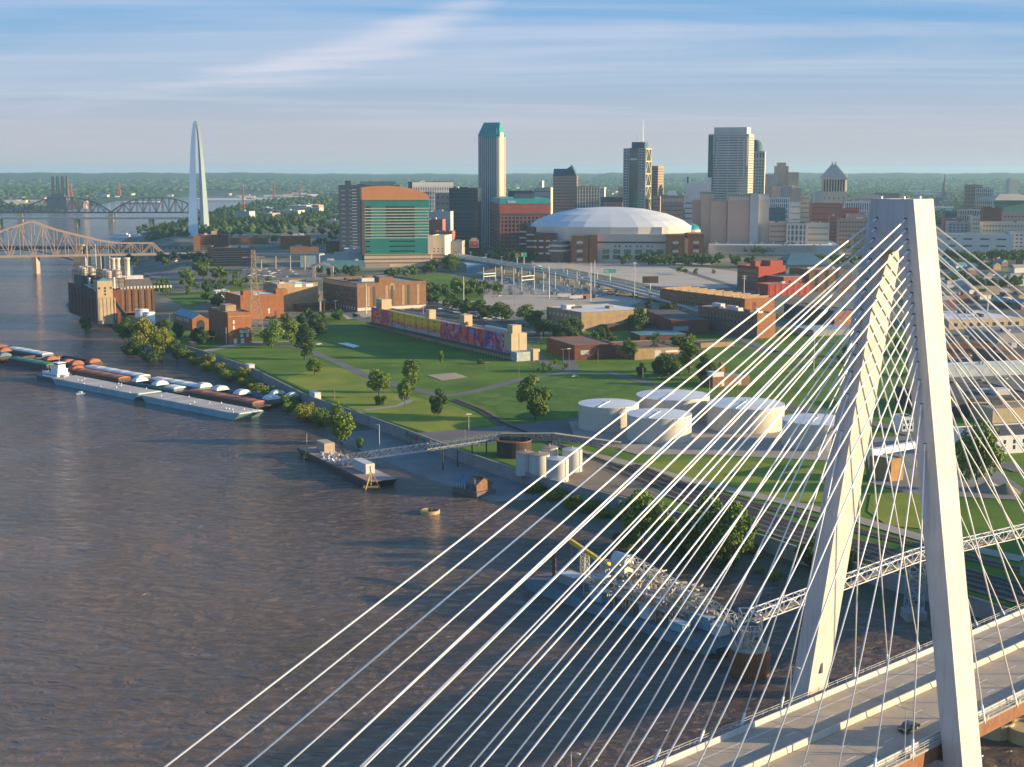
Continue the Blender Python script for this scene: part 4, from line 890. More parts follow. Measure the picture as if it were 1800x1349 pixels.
# ------------------------------------------------------------------ buildings: helper
def brick(n, c, k=.7): return M('brick_'+n, c, tuple(v*k for v in c), 0.25, 0.9, bump=0.1, bscale=3, streak=0.35)
BO = brick('orange',(0.34,0.128,0.046)); BD = brick('darkred',(0.17,0.056,0.036)); BB = brick('brown',(0.25,0.128,0.066)); BT = brick('tan',(0.42,0.28,0.145)); BR_ = brick('red',(0.36,0.055,0.032)); BP_ = brick('pinkbrown',(0.26,0.14,0.10))
ROOFW = M('roof_white',(0.72,0.71,0.68),(0.55,0.54,0.51),0.08,0.7); ROOFG = M('roof_gravel',(0.33,0.29,0.24),(0.24,0.20,0.17),0.12,0.95); ROOFD = M('roof_tar',(0.09,0.085,0.08),(0.06,0.055,0.05),0.12,0.9); ROOFT = M('roof_teal_metal',(0.12,0.27,0.31),(0.09,0.21,0.25),0.2,0.5)
WGL = M('window_glass',(0.05,0.065,0.075),(0.03,0.04,0.05),0.4,0.15,spec=.8); WLT = M('window_pale',(0.62,0.62,0.58),(0.5,0.5,0.47),.5,.4)
class BLD: pass
def B(name, label, xl, xr, yt, gy=None, D=None, phi=29, dep=20.0, xb=None, mat=None, roof=None, cat='building', group=None, zb=None, units=0, par=.7, yt_at='mid', body='wall'):
    f = R(phi); d = Vector((math.cos(f), math.sin(f))); bk = Vector((-math.sin(f), math.cos(f)))
    if D is None: q = ON(xl, gy); X, Y = q.x, q.y
    else: r_ = ray(xl, 303); X, Y = r_[0]/r_[1]*D, D
    z0 = zland(math.hypot(X, Y)) if zb is None else zb
    hz = AT(xl, yt, Y).z; zm = (z0+hz)/2
    r0 = ray(xl, gy if gy else 380)
    # front corner so that its mid height sits on column xl
    X = (xl-900)/F*(Y*CP-(zm-CH)*SP)
    def solve(px, v):
        lo, hi = .5, 600.0
        g_ = lambda s: PX((X+v.x*s, Y+v.y*s, zm))[0]-px
        s0 = g_(0)
        for _ in range(60):
            m = (lo+hi)/2
            if (g_(m) > 0) == (s0 > 0): lo = m
            else: hi = m
        return (lo+hi)/2
    Wd = solve(xr, d)
    if xb is not None: dep = solve(xb, bk)
    o = BLD(); o.W, o.dep = Wd, dep; c = Vector((X,Y))+d*(Wd/2)
    ym = Y if yt_at == 'left' else c.y
    px_mid = PX((c.x,c.y,zm))[0]
    o.h = AT(px_mid if yt_at != 'left' else xl, yt, ym).z - z0
    o.z0 = z0
    o.r = thing(name, label, cat, (c.x,c.y,z0), f, group); o.mat = mat
    if body:
        o.wall = MB().box(-Wd/2,Wd/2,0,dep,-1.5,o.h-par).o(body, mat, o.r)
        if par > 0:
            rf = MB().box(-Wd/2+.3,Wd/2-.3,.3,dep-.3,o.h-par+.004,o.h-par+.05).o('roof', roof or ROOFG, o.r)
            e = .35; mb = MB().box(-Wd/2-.06,Wd/2+.06,-.06,e,o.h-par,o.h).box(-Wd/2-.06,Wd/2+.06,dep-e,dep+.06,o.h-par,o.h).box(-Wd/2-.06,-Wd/2+e,e,dep-e,o.h-par,o.h).box(Wd/2-e,Wd/2+.06,e,dep-e,o.h-par,o.h)
            mb.o('parapet', mat, o.r)
        else: MB().box(-Wd/2-.4,Wd/2+.4,-.4,dep+.4,o.h-par,o.h-par+.3).o('roof', roof or ROOFG, o.r)
        rr = random.Random(int(xl*7+yt)); 
        for i in range(units):
            w_, l_, h_ = rr.uniform(1.5,.16*Wd+2), rr.uniform(1.5,.14*dep+2), rr.uniform(1.2,3.2); x, y = rr.uniform(-Wd/2+w_+.6,Wd/2-w_-.6) if Wd > 2*w_+2 else 0, rr.uniform(l_+.6,max(l_+1,dep-l_-.6))
            MB().box(x-w_/2,x+w_/2,y-l_/2,y+l_/2,o.h-par+.05,o.h-par+h_).o('roof_unit', rr.choice((OFFW,STEEL,mat,ROOFD)), o.r)
    return o
def fpt(o, face, u, out=0.0):          # a point u metres along a face, `out` metres proud of it
    if face == 'f': return (-o.W/2+u, -out), 0.0
    if face == 'r': return (o.W/2+out, u), math.pi/2
    if face == 'l': return (-o.W/2-out, o.dep-u), -math.pi/2
    return (o.W/2-u, o.dep+out), math.pi
def flen(o, face): return o.W if face in 'fb' else o.dep
WM = {}
def wins(o, face, z0, z1, nx, ny, ww, wh, mat=None, u0=None, u1=None, sill=None, name='window', arch=False, skip=()):
    mat = mat or WGL; L = flen(o, face); u0 = L*.04 if u0 is None else u0; u1 = L*.96 if u1 is None else u1
    joined = nx*ny > 150; big = MB()
    key = (round(ww,2), round(wh,2), mat.name, arch)
    if key not in WM:
        m_ = MB().box(-ww/2,ww/2,-.05,.10,0,wh)
        if arch: m_.prism([(0,0)],0,0) if False else m_.add([(ww/2*math.cos(a), -.05, wh+ww/2*math.sin(a)) for a in np.linspace(0,math.pi,9)]+[(ww/2*math.cos(a), .1, wh+ww/2*math.sin(a)) for a in np.linspace(0,math.pi,9)], [tuple(range(9)), tuple(range(17,8,-1))])
        WM[key] = m_.mesh(name, mat)
    for j in range(ny):
        for i in range(nx):
            if (i,j) in skip: continue
            u = u0+(u1-u0)*(i+.5)/nx; z = z0+(z1-z0)*(j+.5)/ny-wh/2
            (x, y), rz = fpt(o, face, u)
            if joined:
                c, s = math.cos(rz), math.sin(rz)
                for_ = [(-ww/2,-.05),(ww/2,-.05),(ww/2,.1),(-ww/2,.1)]
                q = [(x+a*c-b*s, y+a*s+b*c) for a, b in for_]; big.hexa([(a,b,z) for a,b in q],[(a,b,z+wh) for a,b in q])
            else:
                w = link(name, WM[key], o.r, loc=(x,y,z), rz=rz)
                if sill:
                    k2 = ('sill',round(ww,2),sill.name)
                    if k2 not in WM: WM[k2] = MB().box(-ww/2-.15,ww/2+.15,-.14,.05,-.3,-.003).mesh('sill', sill)
                    link('sill', WM[k2], w)
    if joined: big.o('windows', mat, o.r, kind='stuff')
def bands(o, face, zs, h, mat, out=.12, u0=0.0, u1=None, name='band'):
    L = flen(o, face); u1 = L if u1 is None else u1
    for z in zs:
        (xa, ya), rz = fpt(o, face, u0); (xb_, yb), _ = fpt(o, face, u1); dx, dy = xb_-xa, yb-ya; l = math.hypot(dx,dy)
        ob = MB().box(0,l,-out,.2,z,z+h).o(name, mat, o.r); ob.location = (xa,ya,0); ob.rotation_euler = (0,0,rz)
def piers(o, face, us, w, z0, z1, mat, out=.25, name='pier'):
    me = MB().box(-w/2,w/2,-out,.2,z0,z1).mesh(name, mat)
    for u in us:
        (x, y), rz = fpt(o, face, u); link(name, me, o.r, loc=(x,y,0), rz=rz)
def grid(o, face, z0, z1, nx, ny, pw, sh, mat, out=.35, smat=None, u0=0.0, u1=None):
    """piers and spandrels standing proud of a glazed body: too small to pick apart, one part each"""
    L = flen(o, face); u1 = L if u1 is None else u1; a = MB(); b = MB()
    for i in range(nx+1):
        u = u0+(u1-u0)*i/nx; uu = min(max(u, u0+pw/2), u1-pw/2); a.box(uu-pw/2,uu+pw/2,-out,.3,z0,z1)
    for j in range(ny+1):
        z = z0+(z1-z0)*j/ny; zz_ = min(max(z-sh/2, z0), z1-sh); b.box(u0,u1,-out*.75,.3,zz_,zz_+sh)
    (x, y), rz = fpt(o, face, 0)
    for mb, nm, m in ((a,'piers',mat),(b,'spandrels',smat or mat)):
        ob = mb.o(nm, m, o.r, kind='stuff'); ob.location = (x,y,0); ob.rotation_euler = (0,0,rz)
def text(txt, size, mat, parent, loc, rot, name='lettering'):
    c = bpy.data.curves.new(name, 'FONT'); c.body = txt; c.size = size; c.align_x = 'CENTER'; c.extrude = .05
    tmp = bpy.data.objects.new(name+'_tmp', c); COL.objects.link(tmp); dg = bpy.context.evaluated_depsgraph_get(); dg.update()
    me = bpy.data.meshes.new_from_object(tmp.evaluated_get(dg)); bpy.data.objects.remove(tmp); me.materials.clear(); me.materials.append(mat)
    ob = link(name, me, parent, loc=loc); ob.rotation_euler = rot; return ob
def ftext(o, face, u, z, txt, size, mat, out=.2):
    (x, y), rz = fpt(o, face, u, out); return text(txt, size, mat, o.r, (x,y,z), (math.pi/2,0,rz))
# ------------------------------------------------------------------ riverside power plant
P = B('power_plant','dark brick riverside power plant with a tan coal tower and rooftop boilers',171,212,511,gy=566,phi=29,xb=121,mat=BD,roof=ROOFD,cat='power plant',par=.6)
W_, Hh, Dp = P.W, P.h, P.dep
piers(P,'l',np.linspace(2,Dp-2,9),1.4,0,Hh-1.2,BD,.5)
for i in range(4): bands(P,'l',[Hh-2-i*1.7],.35,M('steel_blue_dark',(0.06,0.09,0.12),None,.5,.6),.5,name='ledge')
TANT = M('concrete_tan',(0.48,0.37,0.22),(0.40,0.30,0.18),.2,.85,streak=.3); xa_, xb_ = -W_/2-.4, -W_/2+W_*.62; HT = AT(184,493,P.r.location.y).z-P.z0
t_ = MB().box(xa_,xb_,-5,-.1,-1.5,HT).o('coal_tower', TANT, P.r); tx = (xa_+xb_)/2
MB().box(xa_-.3,xb_+.3,-5.3,-.1,HT*.60,HT*.60+.6).o('cornice', TANT, t_); MB().add([(xa_,-5,HT),(xb_,-5,HT),(xb_,4,HT),(xa_,4,HT),(tx,-.5,HT+2.2)],[(0,1,4),(1,2,4),(2,3,4),(3,0,4)]).o('tower_roof', ROOFT, t_)
MB().box(xa_,xb_,-.1,9,Hh-.6,HT).o('tower_back', TANT, t_)
for dx in (-4.6,0,4.6): MB().box(tx+dx-.7,tx+dx+.7,-5.12,-5.0,HT*.80,HT*.80+1.6).o('window', WGL, t_)
for dz in (.73,.65): MB().box(tx-.7,tx+.7,-5.12,-5.0,HT*dz,HT*dz+1.5).o('window', WGL, t_)
for i in range(5): MB().box(xa_+1+i*3.0,xa_+2+i*3.0,-5.25,-5.0,1,HT*.58).o('pilaster', TANT, t_)
for x0, y0, w, d, h in ((-W_/2+1,Dp*.58,15,26,16),(-W_/2+13,Dp*.26,17,30,15)):
    b_ = MB().box(x0,x0+w,y0,y0+d,Hh-.6,Hh+h*.5).o('boiler_house', M('boiler_grey',(0.22,0.20,0.18),(0.15,0.13,0.12),.2,.8,streak=.4), P.r)
    for kx in (.27,.73):
        for ky in (.28,.72): MB().lathe([(w*.22,Hh+h*.4),(w*.22,Hh+h*.82),(w*.14,Hh+h*.93),(.01,Hh+h*.97)],18,(x0+w*kx,y0+d*ky)).o('boiler_drum', M('drum_tan',(0.45,0.40,0.32),(0.33,0.28,0.22),.3,.7), b_, True)
    fr = MB()
    for z in np.linspace(Hh+h*.3,Hh+h*.95,4):
        fr.beam((x0-1,y0-1,z),(x0+w+1,y0-1,z),.35).beam((x0-1,y0-1,z),(x0-1,y0+d+1,z),.35).beam((x0+w+1,y0-1,z),(x0+w+1,y0+d+1,z),.35)
    for x in np.linspace(x0-1,x0+w+1,5): fr.beam((x,y0-1,Hh-.6),(x,y0-1,Hh+h*.95),.3)
    for y in np.linspace(y0,y0+d,5): fr.beam((x0-1,y,Hh-.6),(x0-1,y,Hh+h*.95),.3)
    fr.o('steel_frame', M('frame_brown',(0.16,0.11,0.08),None,.4,.8), b_)
for x, y in ((-4,Dp*.5),(8,Dp*.7)): MB().tube((x,y,Hh),(x,y,Hh+34),.3,8,.15).o('mast', STEEL, P.r)
MB().box(-W_*.1,W_*.25,Dp*.08,Dp*.2,Hh-.6,Hh+6).o('lift_house', OFFW, P.r)
for x, y, h in ((3,12,7),(10,22,9),(-6,40,8),(6,46,6)): MB().tube((x,y,Hh-.6),(x,y,Hh+h),1.1,12).o('stub_stack', STEEL, P.r)
for k in range(6): MB().tube((-W_/2+2+k*4,Dp*.2,Hh+.6),(-W_/2+4+k*4,Dp*.55,Hh+1+k*.4),.5,8).o('steam_pipe', OFFW, P.r)
MB().beam((W_*.2,-1,Hh-8),(W_*.5+4,-8,1),1.6,2.2).o('coal_chute', DARK, P.r)
Q = B('boiler_hall','brown brick boiler hall with tall bays and a pale ventilator roof behind the coal tower',209,272,508,gy=548,phi=24,dep=46,mat=BB,roof=ROOFD,cat='power plant',par=.5)
piers(Q,'f',np.linspace(1.2,Q.W-1.2,6),2.2,0,Q.h-.8,brick('brown_dark',(0.15,0.075,0.045)),.5)
MB().add([(-Q.W/2,2,Q.h),(Q.W/2,2,Q.h),(Q.W/2,22,Q.h+8),(-Q.W/2,22,Q.h+8),(Q.W/2,42,Q.h),(-Q.W/2,42,Q.h)],[(0,1,2,3),(3,2,4,5),(0,3,5),(1,4,2)]).o('monitor_roof', M('roof_slate',(0.16,0.145,0.13),None,.3,.8), Q.r)
for i in range(16): MB().box(-Q.W/2+2+i*2.8,-Q.W/2+3.5+i*2.8,.9,1.9,Q.h,Q.h+2.2).o('ventilator', OFFW, Q.r)
MB().box(-Q.W*.42,Q.W*.30,18,28,Q.h+7,Q.h+10).o('duct_house', OFFW, Q.r)
for px in (209,217,234):
    x = (px-241)/63*Q.W; MB().lathe([(2.3,Q.h+8),(2.2,Q.h+24),(2.7,Q.h+24.2),(2.7,Q.h+25.6),(2.0,Q.h+25.6),(2.0,Q.h+20)],20,(x,24)).o('stack', M('stack_white',(0.70,0.62,0.52),(0.6,0.5,0.42),.4,.6,streak=.3), Q.r, True)
for px, py, w, d, h, lb, m in ((256,580,12,12,9,'short cylindrical white tank pair at the foot of the boiler hall',WHITE),(268,583,11,11,8,'right-hand white tank at the foot of the boiler hall',WHITE)):
    p = ON(px-6,py-14); t = thing('water_tank', lb.replace(' pair',''), 'tank', (p.x,p.y,p.z)); MB().lathe([(w/2-.6,0),(w/2-.6,h+1),(.01,h+1.6)],24).o('shell', m, t, True); MB().lathe([(w/2-.4,h+.5),(w/2-.4,h+1.1)],24).o('rim', OFFW, t)
s_ = B('metal_shed','grey-blue metal shed with a gabled roof below the white tanks',246,268,566,gy=577,phi=29,dep=18,mat=M('metal_paleblue',(0.30,0.36,0.39),None,.3,.6),roof=ROOFT)
# ------------------------------------------------------------------ brick power house with teal roof
b1 = B('power_house','orange brick gabled power house with a teal metal roof and big arched window',338,367,561,gy=582,phi=29,xb=306,mat=BO,body='wall',par=0,roof=BO)
MB().add([(-b1.W/2-.5,-.5,b1.h),(b1.W/2+.5,-.5,b1.h),(b1.W/2+.5,b1.dep+.5,b1.h),(-b1.W/2-.5,b1.dep+.5,b1.h),(0,-.5,b1.h+4.2),(0,b1.dep+.5,b1.h+4.2)],[(0,4,5,3),(4,1,2,5)]).o('metal_roof', ROOFT, b1.r)
MB().add([(-b1.W/2,0,b1.h),(b1.W/2,0,b1.h),(0,0,b1.h+3.9),(-b1.W/2,.4,b1.h),(b1.W/2,.4,b1.h),(0,.4,b1.h+3.9)],[(0,1,2),(5,4,3)]).o('gable', BO, b1.r)
wins(b1,'f',1.0,b1.h-4,1,1,6.5,4.0,WGL,sill=OFFW,arch=True); 
ftext(b1,'l',b1.dep*.32,b1.h-3.6,'LACLEDE',4.4,WHITE); ftext(b1,'l',b1.dep*.70,b1.h-3.6,'POWER',4.4,WHITE)
# dark brick corner building
b2 = B('brick_warehouse','dark orange-brown brick warehouse with a shaded left side and white doors',401,442,549,gy=606,phi=29,xb=367,mat=BO,roof=ROOFG,par=1.0,units=2)
wins(b2,'f',10,b2.h-5,1,2,1.3,2.6,WLT,u0=1.5,u1=7,sill=BO); wins(b2,'f',7.5,11,4,1,1.7,3.0,WLT,u0=b2.W*.48,u1=b2.W*.92); wins(b2,'f',0.2,4,2,1,2.6,3.6,WLT,u0=b2.W*.15,u1=b2.W*.75,name='door'); wins(b2,'f',4.3,7,2,1,1.8,1.6,WLT,u0=b2.W*.45,u1=b2.W*.95,arch=True); wins(b2,'l',6,b2.h-4,5,3,1.4,2.2)
bands(b2,'f',[b2.h-3.2],.5,BT,.15); MB().box(b2.W*.06,b2.W*.5-.5,-3.5,-.01,10.8,11.3).o('canopy', ROOFG, b2.r); MB().box(-b2.W*.2,b2.W*.25,b2.dep*.45,b2.dep*.75,b2.h-1,b2.h+3.4).o('penthouse', BT, b2.r)
b3 = B('brick_block','windowless orange brick block behind the dark warehouse, under the lattice tower',423,499,518,gy=563,phi=29,xb=396,mat=BO,roof=ROOFW,par=1.2,units=3)
for z in (6,12,18): bands(b3,'f',[z],.25,BB,.06,name='string_course')
wins(b3,'f',4,9,1,1,1.5,4,WLT,u0=b3.W*.60,u1=b3.W*.70); wins(b3,'f',1,6,1,1,1.6,5,DARK,u0=b3.W*.75,u1=b3.W*.85,name='door')
for x, w in ((-.42,9),(.34,10)): MB().box(b3.W*x,b3.W*x+w,2,9,b3.h-1.2,b3.h+3.6).o('penthouse', BO, b3.r)
b35 = B('white_shed','small white stepped shed behind the brick block',380,404,512,gy=528,phi=20,dep=16,mat=WHITE,roof=ROOFW,units=1)
b4 = B('tan_warehouse','tan brick warehouse with white parapet signs left of the large brown building',488,559,498,gy=547,phi=29,xb=463,mat=BT,roof=ROOFW,par=1.2,units=3)
for u in (.42,.70): MB().box(-b4.W/2+u*b4.W,-b4.W/2+(u+.18)*b4.W,-.25,-.1,b4.h-3.4,b4.h-1.0).o('sign_board', WHITE, b4.r)
MB().box(-b4.W*.1,b4.W/2+12,-14,-.1,-1,5.2).o('loading_shed', BD, b4.r); MB().box(-b4.W*.12,b4.W/2+13,-15,.0,5.2,5.6).o('shed_roof', ROOFD, b4.r)
b5 = B('brown_warehouse','largest brown brick warehouse with tall window strips beside the mural building',628,749,496,gy=550,phi=29,xb=568,mat=BB,roof=ROOFG,par=1.2,units=9)
bands(b5,'f',[1.5],2.5,CONC,.2,name='plinth'); 
for u in (.16,.24,.42,.50,.66,.74,.88):
    u_ = u*b5.W; piers(b5,'f',[u_],2.4,5,b5.h-3,DARK if u in (.24,.5,.74) else BT,.12,name='window_strip')
    wins(b5,'f',5,b5.h-3,1,7,1.6,2.2,WGL,u0=u_-1.6,u1=u_+1.6)
wins(b5,'l',6,b5.h-5,14,3,1.6,3.0,WGL); wins(b5,'l',1,5,12,1,2.4,3.0,WLT)
MB().box(-b5.W*.18,b5.W*.02,1,10,b5.h-1.2,b5.h+4.5).o('penthouse', BB, b5.r)
wins(b5,'f',b5.h-7,b5.h-3,1,1,5,3.2,BT,u0=b5.W*.44,u1=b5.W*.56,arch=True,name='arched_panel')
# ------------------------------------------------------------------ grain elevator with mural
def mural_mat(kind):
    nm = 'mural_'+kind
    if nm in MATS: return MATS[nm]
    m = bpy.data.materials.new(nm); m.use_nodes = True; t = m.node_tree; b = t.nodes['Principled BSDF']; MATS[nm] = m
    tcn = t.nodes.new('ShaderNodeTexCoord'); b.inputs['Roughness'].default_value = .75
    nz = t.nodes.new('ShaderNodeTexNoise'); nz.inputs['Scale'].default_value = .10; nz.inputs['Detail'].default_value = 2.5; nz.inputs['Distortion'].default_value = 1.2
    geo = t.nodes.new('ShaderNodeNewGeometry'); t.links.new(geo.outputs['Position'], nz.inputs['Vector'])
    rp = t.nodes.new('ShaderNodeValToRGB'); rp.color_ramp.interpolation = 'CONSTANT'
    if kind == 'flame':                # yellow above, orange waves, pale foot
        sp_ = t.nodes.new('ShaderNodeSeparateXYZ'); t.links.new(geo.outputs['Position'], sp_.inputs[0])
        ma = t.nodes.new('ShaderNodeMath'); ma.operation = 'MULTIPLY_ADD'; t.links.new(nz.outputs['Fac'], ma.inputs[0]); ma.inputs[1].default_value = .85
        mz = t.nodes.new('ShaderNodeMapRange'); mz.inputs['From Min'].default_value = 10.0; mz.inputs['From Max'].default_value = 22.0; t.links.new(sp_.outputs['Z'], mz.inputs['Value']); t.links.new(mz.outputs[0], ma.inputs[2])
        mr = t.nodes.new('ShaderNodeMath'); mr.operation = 'MULTIPLY'; mr.inputs[1].default_value = .62; t.links.new(ma.outputs[0], mr.inputs[0]); t.links.new(mr.outputs[0], rp.inputs[0])
        cols_ = [(0,(0.10,0.28,0.36)),(.29,(0.46,0.40,0.36)),(.37,(0.60,0.22,0.14)),(.44,(0.85,0.24,0.02)),(.56,(0.90,0.50,0.02))]
        rp.color_ramp.interpolation = 'EASE'
    else:
        t.links.new(nz.outputs['Fac'], rp.inputs[0])
        cols_ = [(0,(0.03,0.10,0.36)),(.36,(0.10,0.06,0.22)),(.43,(0.70,0.04,0.06)),(.50,(0.85,0.13,0.03)),(.56,(0.05,0.22,0.60)),(.61,(0.85,0.45,0.04)),(.66,(0.65,0.05,0.12))] if kind == 'right' else \
                [(0,(0.05,0.18,0.40)),(.38,(0.80,0.05,0.08)),(.46,(0.88,0.18,0.05)),(.52,(0.85,0.48,0.05)),(.58,(0.75,0.06,0.16)),(.64,(0.04,0.16,0.36))]
    e = rp.color_ramp.elements
    while len(e) < len(cols_): e.new(.5)
    for el, (p_, c_) in zip(e, cols_): el.position = p_; el.color = c_+(1,)
    t.links.new(rp.outputs[0], b.inputs['Base Color']); return m
TANC = M('concrete_cream',(0.55,0.43,0.26),(0.46,0.35,0.21),.2,.85,streak=.35)
mu = B('grain_elevator','long grain elevator with a bright painted mural along its side',899,925,590,gy=633,phi=29.2,xb=653,mat=TANC,roof=M('roof_concrete',(0.26,0.25,0.23),(0.18,0.17,0.16),.1,.9),par=.8,cat='grain elevator',yt_at='left')
L = mu.dep; z0m, z1m = 4.4, mu.h+.02
n = 11
for i in range(n):
    kind = 'left' if i < 2 else ('flame' if i < 6 else 'right')
    u0_, u1_ = L*i/n, L*(i+1)/n; (x,y),rz = fpt(mu,'l',u0_)
    ob = MB().box(.12,u1_-u0_-.12,-.18,.02,z0m,z1m).o('mural_panel', mural_mat(kind), mu.r); ob.location = (x,y,0); ob.rotation_euler = (0,0,rz)
    if i: (x,y),_ = fpt(mu,'l',u0_,.22); MB().tube((x,y,z0m),(x,y,z1m),.22,6).o('downpipe', DARK, mu.r)
    for zf in (.28,.52,.80): (x,y),_ = fpt(mu,'l',(u0_+u1_)/2,.19); link('window', MB().box(-.75,.75,-.05,.05,0,1.2).mesh('window', WGL), mu.r, loc=(x,y,z0m+(z1m-z0m)*zf), rz=rz)
# pale dry stretch of the flame bays stays, canopy and dock posts below
(x,y),rz = fpt(mu,'l',0); ob = MB().box(0,L,-5.2,-.02,3.7,4.1).o('canopy', ROOFD, mu.r); ob.location=(x,y,0); ob.rotation_euler=(0,0,rz)
pm = MB().box(-.2,.2,-4.9,-4.5,-1,3.7).mesh('dock_post', TANC)
for i in range(60): (x,y),rz = fpt(mu,'l',L*(i+.5)/60); link('dock_post', pm, mu.r, loc=(x,y,0), rz=rz)
for u, w, h, sx in ((.025,11,7,9),(.42,6,6,6),(.66,7,7,7)):
    (x,y),rz = fpt(mu,'l',L*u,-1); ph = MB().box(0,w,.6,sx,mu.h-.8,mu.h+h).o('head_house', TANC, mu.r); ph.location=(x,y,0); ph.rotation_euler=(0,0,rz)
    for k in range(3):
        if u < .1: MB().box(1.2+k*3.4,3.0+k*3.4,.52,.6,mu.h+.6,mu.h+3.6).o('window', WGL, ph)
MB().box(-mu.W/2-.3,mu.W/2+.3,-.35,9,6,mu.h+1.2).o('end_tower', TANC, mu.r); MB().box(-mu.W*.42,mu.W*.18,.2,7,mu.h+1.2,mu.h+6.5).o('lift_head', TANC, mu.r); MB().box(-.12,.12,-.5,-.35,6,mu.h+1).o('joint_strip', BT, mu.r)
MB().box(-mu.W/2-1,mu.W/2+3.5,-9,-.4,-1.5,5.9).o('graffiti_annex', M('whitewash_graffiti',(0.50,0.50,0.47),(0.20,0.28,0.32),.5,.85,detail=9), mu.r); MB().box(mu.W/2-.5,mu.W/2+4.6,-10,-5.5,-1.5,7.4).o('annex_block', TANC, mu.r)
for k in range(2): (x,y),_ = fpt(mu,'l',L*(.685+.015*k),-3); MB().lathe([(1.6,mu.h),(1.7,mu.h+1.6),(1.0,mu.h+2.6),(.01,mu.h+2.9)],14,(x,y)).o('roof_fan', M('fan_orange',(0.50,0.24,0.08),None,.5,.8), mu.r, True)
mu2=MB(); (x,y),_=fpt(mu,'l',L*.78,-8); (x2,y2),_=fpt(mu,'l',L*.96,-8); mu2.tube((x,y,mu.h+.8),(x2,y2,mu.h+.8),1.1,10); mu2.o('roof_duct', OFFW, mu.r)
# ------------------------------------------------------------------ lattice transmission tower and wires
lp = ON(449,592); LT = thing('transmission_tower','tall rusty lattice transmission tower in front of the brick block','pylon',(lp.x,lp.y,lp.z),R(20))
LTM = M('lattice_tan',(0.42,0.33,0.22),(0.30,0.23,0.16),.5,.7,.3); hl = AT(449,440,lp.y).z-lp.z
lattice(MB(),(0,0),11,3.4,hl*.72,8,.34).o('lower_lattice', LTM, LT); lattice(MB(),(0,0),3.4,2.4,hl*.28,4,.26,hl*.72).o('upper_lattice', LTM, LT)
for z in (.62,.78,.92): MB().beam((-8.5,0,hl*z),(8.5,0,hl*z),.5,.4).o('cross_arm', LTM, LT)
WIRE = M('wire',(0.30,0.27,0.23),None,1,.6,.4)
def wires(a, b, n, sag, label, dx=3.0):
    t = thing('power_lines', label, 'power lines', (a[0],a[1],0))
    for k in range(n):
        mb = MB(); p0 = None
        for i in range(17):
            f = i/16; p = Vector((a[0]+(b[0]-a[0])*f-a[0], a[1]+(b[1]-a[1])*f-a[1]+ (k-(n-1)/2)*dx, a[2]+(b[2]-a[2])*f-sag*4*f*(1-f)+1.6*(k%2)))
            if p0 is not None: mb.tube(p0,p,.055,4,cap=False)
            p0 = p
        mb.o('wire', WIRE, t)
pq = AT(640,505,1195); wires((lp.x,lp.y,lp.z+hl*.92),(pq.x,pq.y,pq.z),5,4,'power lines from the lattice tower across to the brown warehouse')
pq = AT(545,492,1450); wires((lp.x,lp.y,lp.z+hl*.8),(pq.x,pq.y,pq.z),4,5,'power lines from the lattice tower back towards the arched gate')
def pole(px, py, ty, label, r=.3, mat=None, arms=0, group=None, heads=False):
    p = ON(px,py); h = AT(px,ty,p.y).z-p.z; t = thing('pole', label, 'pole', (p.x,p.y,p.z-.2), R(20), group)
    MB().tube((0,0,0),(0,0,h),r,8,r*.6).o('shaft', mat or STEEL, t)
    for k in range(arms): MB().beam((-2.2,0,h-.6-k*2),(2.2,0,h-.6-k*2),.22).o('cross_arm', mat or STEEL, t)
    if heads: MB().box(-1.3,1.3,-.3,.3,h-.1,h+.35).o('lamp_head', OFFW, t)
    return t
WP = M('wood_pole',(0.30,0.22,0.14),None,1,.9); WHP = M('pole_white',(0.66,0.64,0.60),None,.5,.5)
